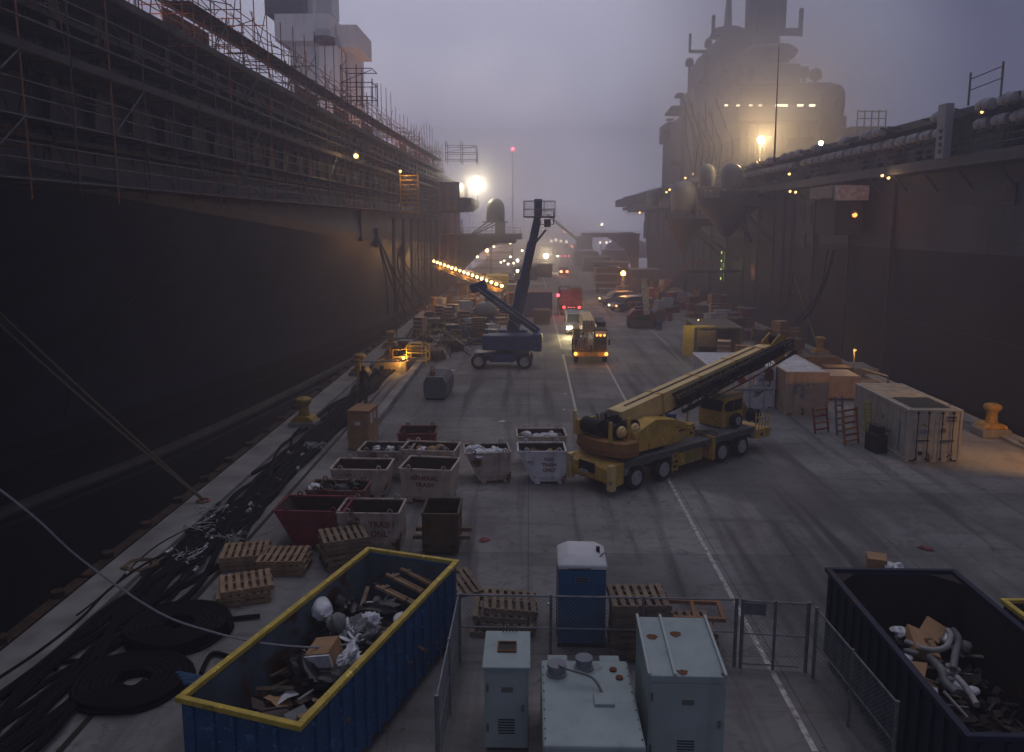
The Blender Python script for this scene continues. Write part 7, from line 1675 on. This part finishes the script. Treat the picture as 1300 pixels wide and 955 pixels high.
clut = [('drum', proto_drum(M_blue), 'blue'), ('drum', proto_drum(M_redp), 'red'), ('crate', proto_crate(M_card, 1.1, 1.0, 1.0), 'cardboard'), ('crate', proto_crate(M_wood, 1.5, 1.2, .8), 'timber'), ('crate', proto_crate(M_tan, 1.0, 1.0, 1.6), 'tall tan'),
        ('bin', proto_bin(mat('bin_white', (.62, .62, .66), .6, amt=.3)), 'white'), ('bin', proto_bin(mat('bin_dkred', (.22, .03, .035), .6)), 'dark red'), ('bin', proto_bin(mat('bin_teal', (.03, .13, .17), .6)), 'teal'), ('pipe bundle', proto_pipes(M_steel), 'grey steel'), ('pipe bundle', proto_pipes(M_rust_glow), 'rusty'),
        ('cable coil', proto_coil(M_hose), 'black'), ('cable coil', proto_coil(mat('coil_orange', (.30, .10, .03), .6)), 'orange'), ('cable reel', proto_reel(M_wood), 'wooden'), ('tube rack', proto_rack(M_yel), 'yellow'), ('tube rack', proto_rack(M_steel), 'grey'), ('cable coil', proto_coil(M_yl), 'yellow')]
usedc = {}
def scatter(side, n, xr, yr, seed, place, weights=None, stackp=.25):
    q = random.Random(seed); done = []
    tries = 0
    while len(done) < n and tries < n*30:
        tries += 1
        y = yr[0]+(yr[1]-yr[0])*q.random()**1.0; xa, xb = xr(y); x = q.uniform(xa, xb)
        if any((x-a)**2+(y-b)**2 < 1.1 for a, b in done): continue
        done.append((x, y)); i = q.choice(weights or range(len(clut))); kind, pr, colr = clut[i]
        lb = '%s %s %s' % (colr, kind, place); gp = '%s clutter %s' % (kind, place)
        rz = q.uniform(-.5, .5)+(q.choice((0, 1.57)) if kind in ('pipe bundle',) else 0)
        if i not in usedc: usedc[i] = 1; o = pr; o.location = (x, y, 0); o.rotation_euler = (0, 0, rz); o['label'] = lb; o['group'] = gp
        else: o = dup(pr, (x, y, 0), rz, lb, gp)
        if kind in ('crate', 'bin') and q.random() < stackp:
            k = q.choice((2, 3, 5, 6)); kd, p2, c2 = clut[k]
            if k in usedc: dup(p2, (x, y, {2: 1.0, 3: .84, 4: 1.62, 5: 1.08, 6: 1.08, 7: 1.08}.get(i, 1.1)), rz+.2, '%s %s stacked up %s' % (c2, kd, place), '%s stacked clutter %s' % (kd, place))
def xl(y): return (-11.0, lerp(-8.0, -2.5, min(1, max(0, (y-60)/14))))
scatter('left', 70, xl, (58, 92), 3, 'in the heap left of the blue lift', stackp=.2)
scatter('left', 55, lambda y: (-11.8, -1.0), (92, 150), 4, 'in the far heap below the gangway', stackp=.5)
scatter('right', 40, lambda y: (lerp(13.5, 11, (y-62)/30), 23), (62, 92), 5, 'in the rows beside the right hull', [0, 1, 2, 3, 4, 5, 5, 6, 6, 7, 13, 12, 11, 2, 4], .6)
scatter('right', 36, lambda y: (12.5, 24), (92, 140), 6, 'in the far rows near the right gangway', [2, 3, 4, 5, 6, 7, 13, 3, 4], .6)
# long loose poles and hoses over the left heap
q = random.Random(31)
for k in range(34):
    x = q.uniform(-11, -4.5); y = q.uniform(57, 90); L_ = q.uniform(2.5, 6); a = q.uniform(.6, 2.2)
    if k % 3: o = MB().tube(smooth_path([(x, y, .5+q.random()*.5), (x+L_*.5*math.cos(a)+q.uniform(-.5, .5), y+L_*.5*math.sin(a), .8+q.random()*.7), (x+L_*math.cos(a), y+L_*math.sin(a), .4+q.random()*.6)], 5), .05, 5).build('loose_hose', q.choice((M_hose, M_rim, M_hose)), smooth=True); tag(o, 'loose hose draped over the left clutter heap', 'hose', 'loose hoses over the left heap')
    else: o = MB().beam((x, y, .7+q.random()*.5), (x+L_*math.cos(a), y+L_*math.sin(a), .6+q.random()*.8), .09, .07).build('loose_pole', q.choice((M_steel, M_wood, M_pal))); tag(o, 'loose pole lying over the left clutter heap', 'pole', 'loose poles over the left heap')
# orange glow heap near gangway foot
t = lamp(AY(600, 372, 98), (1, .40, .08), 420, M_amber, 'orange bulb low over the heap at the gangway foot', .1, None)
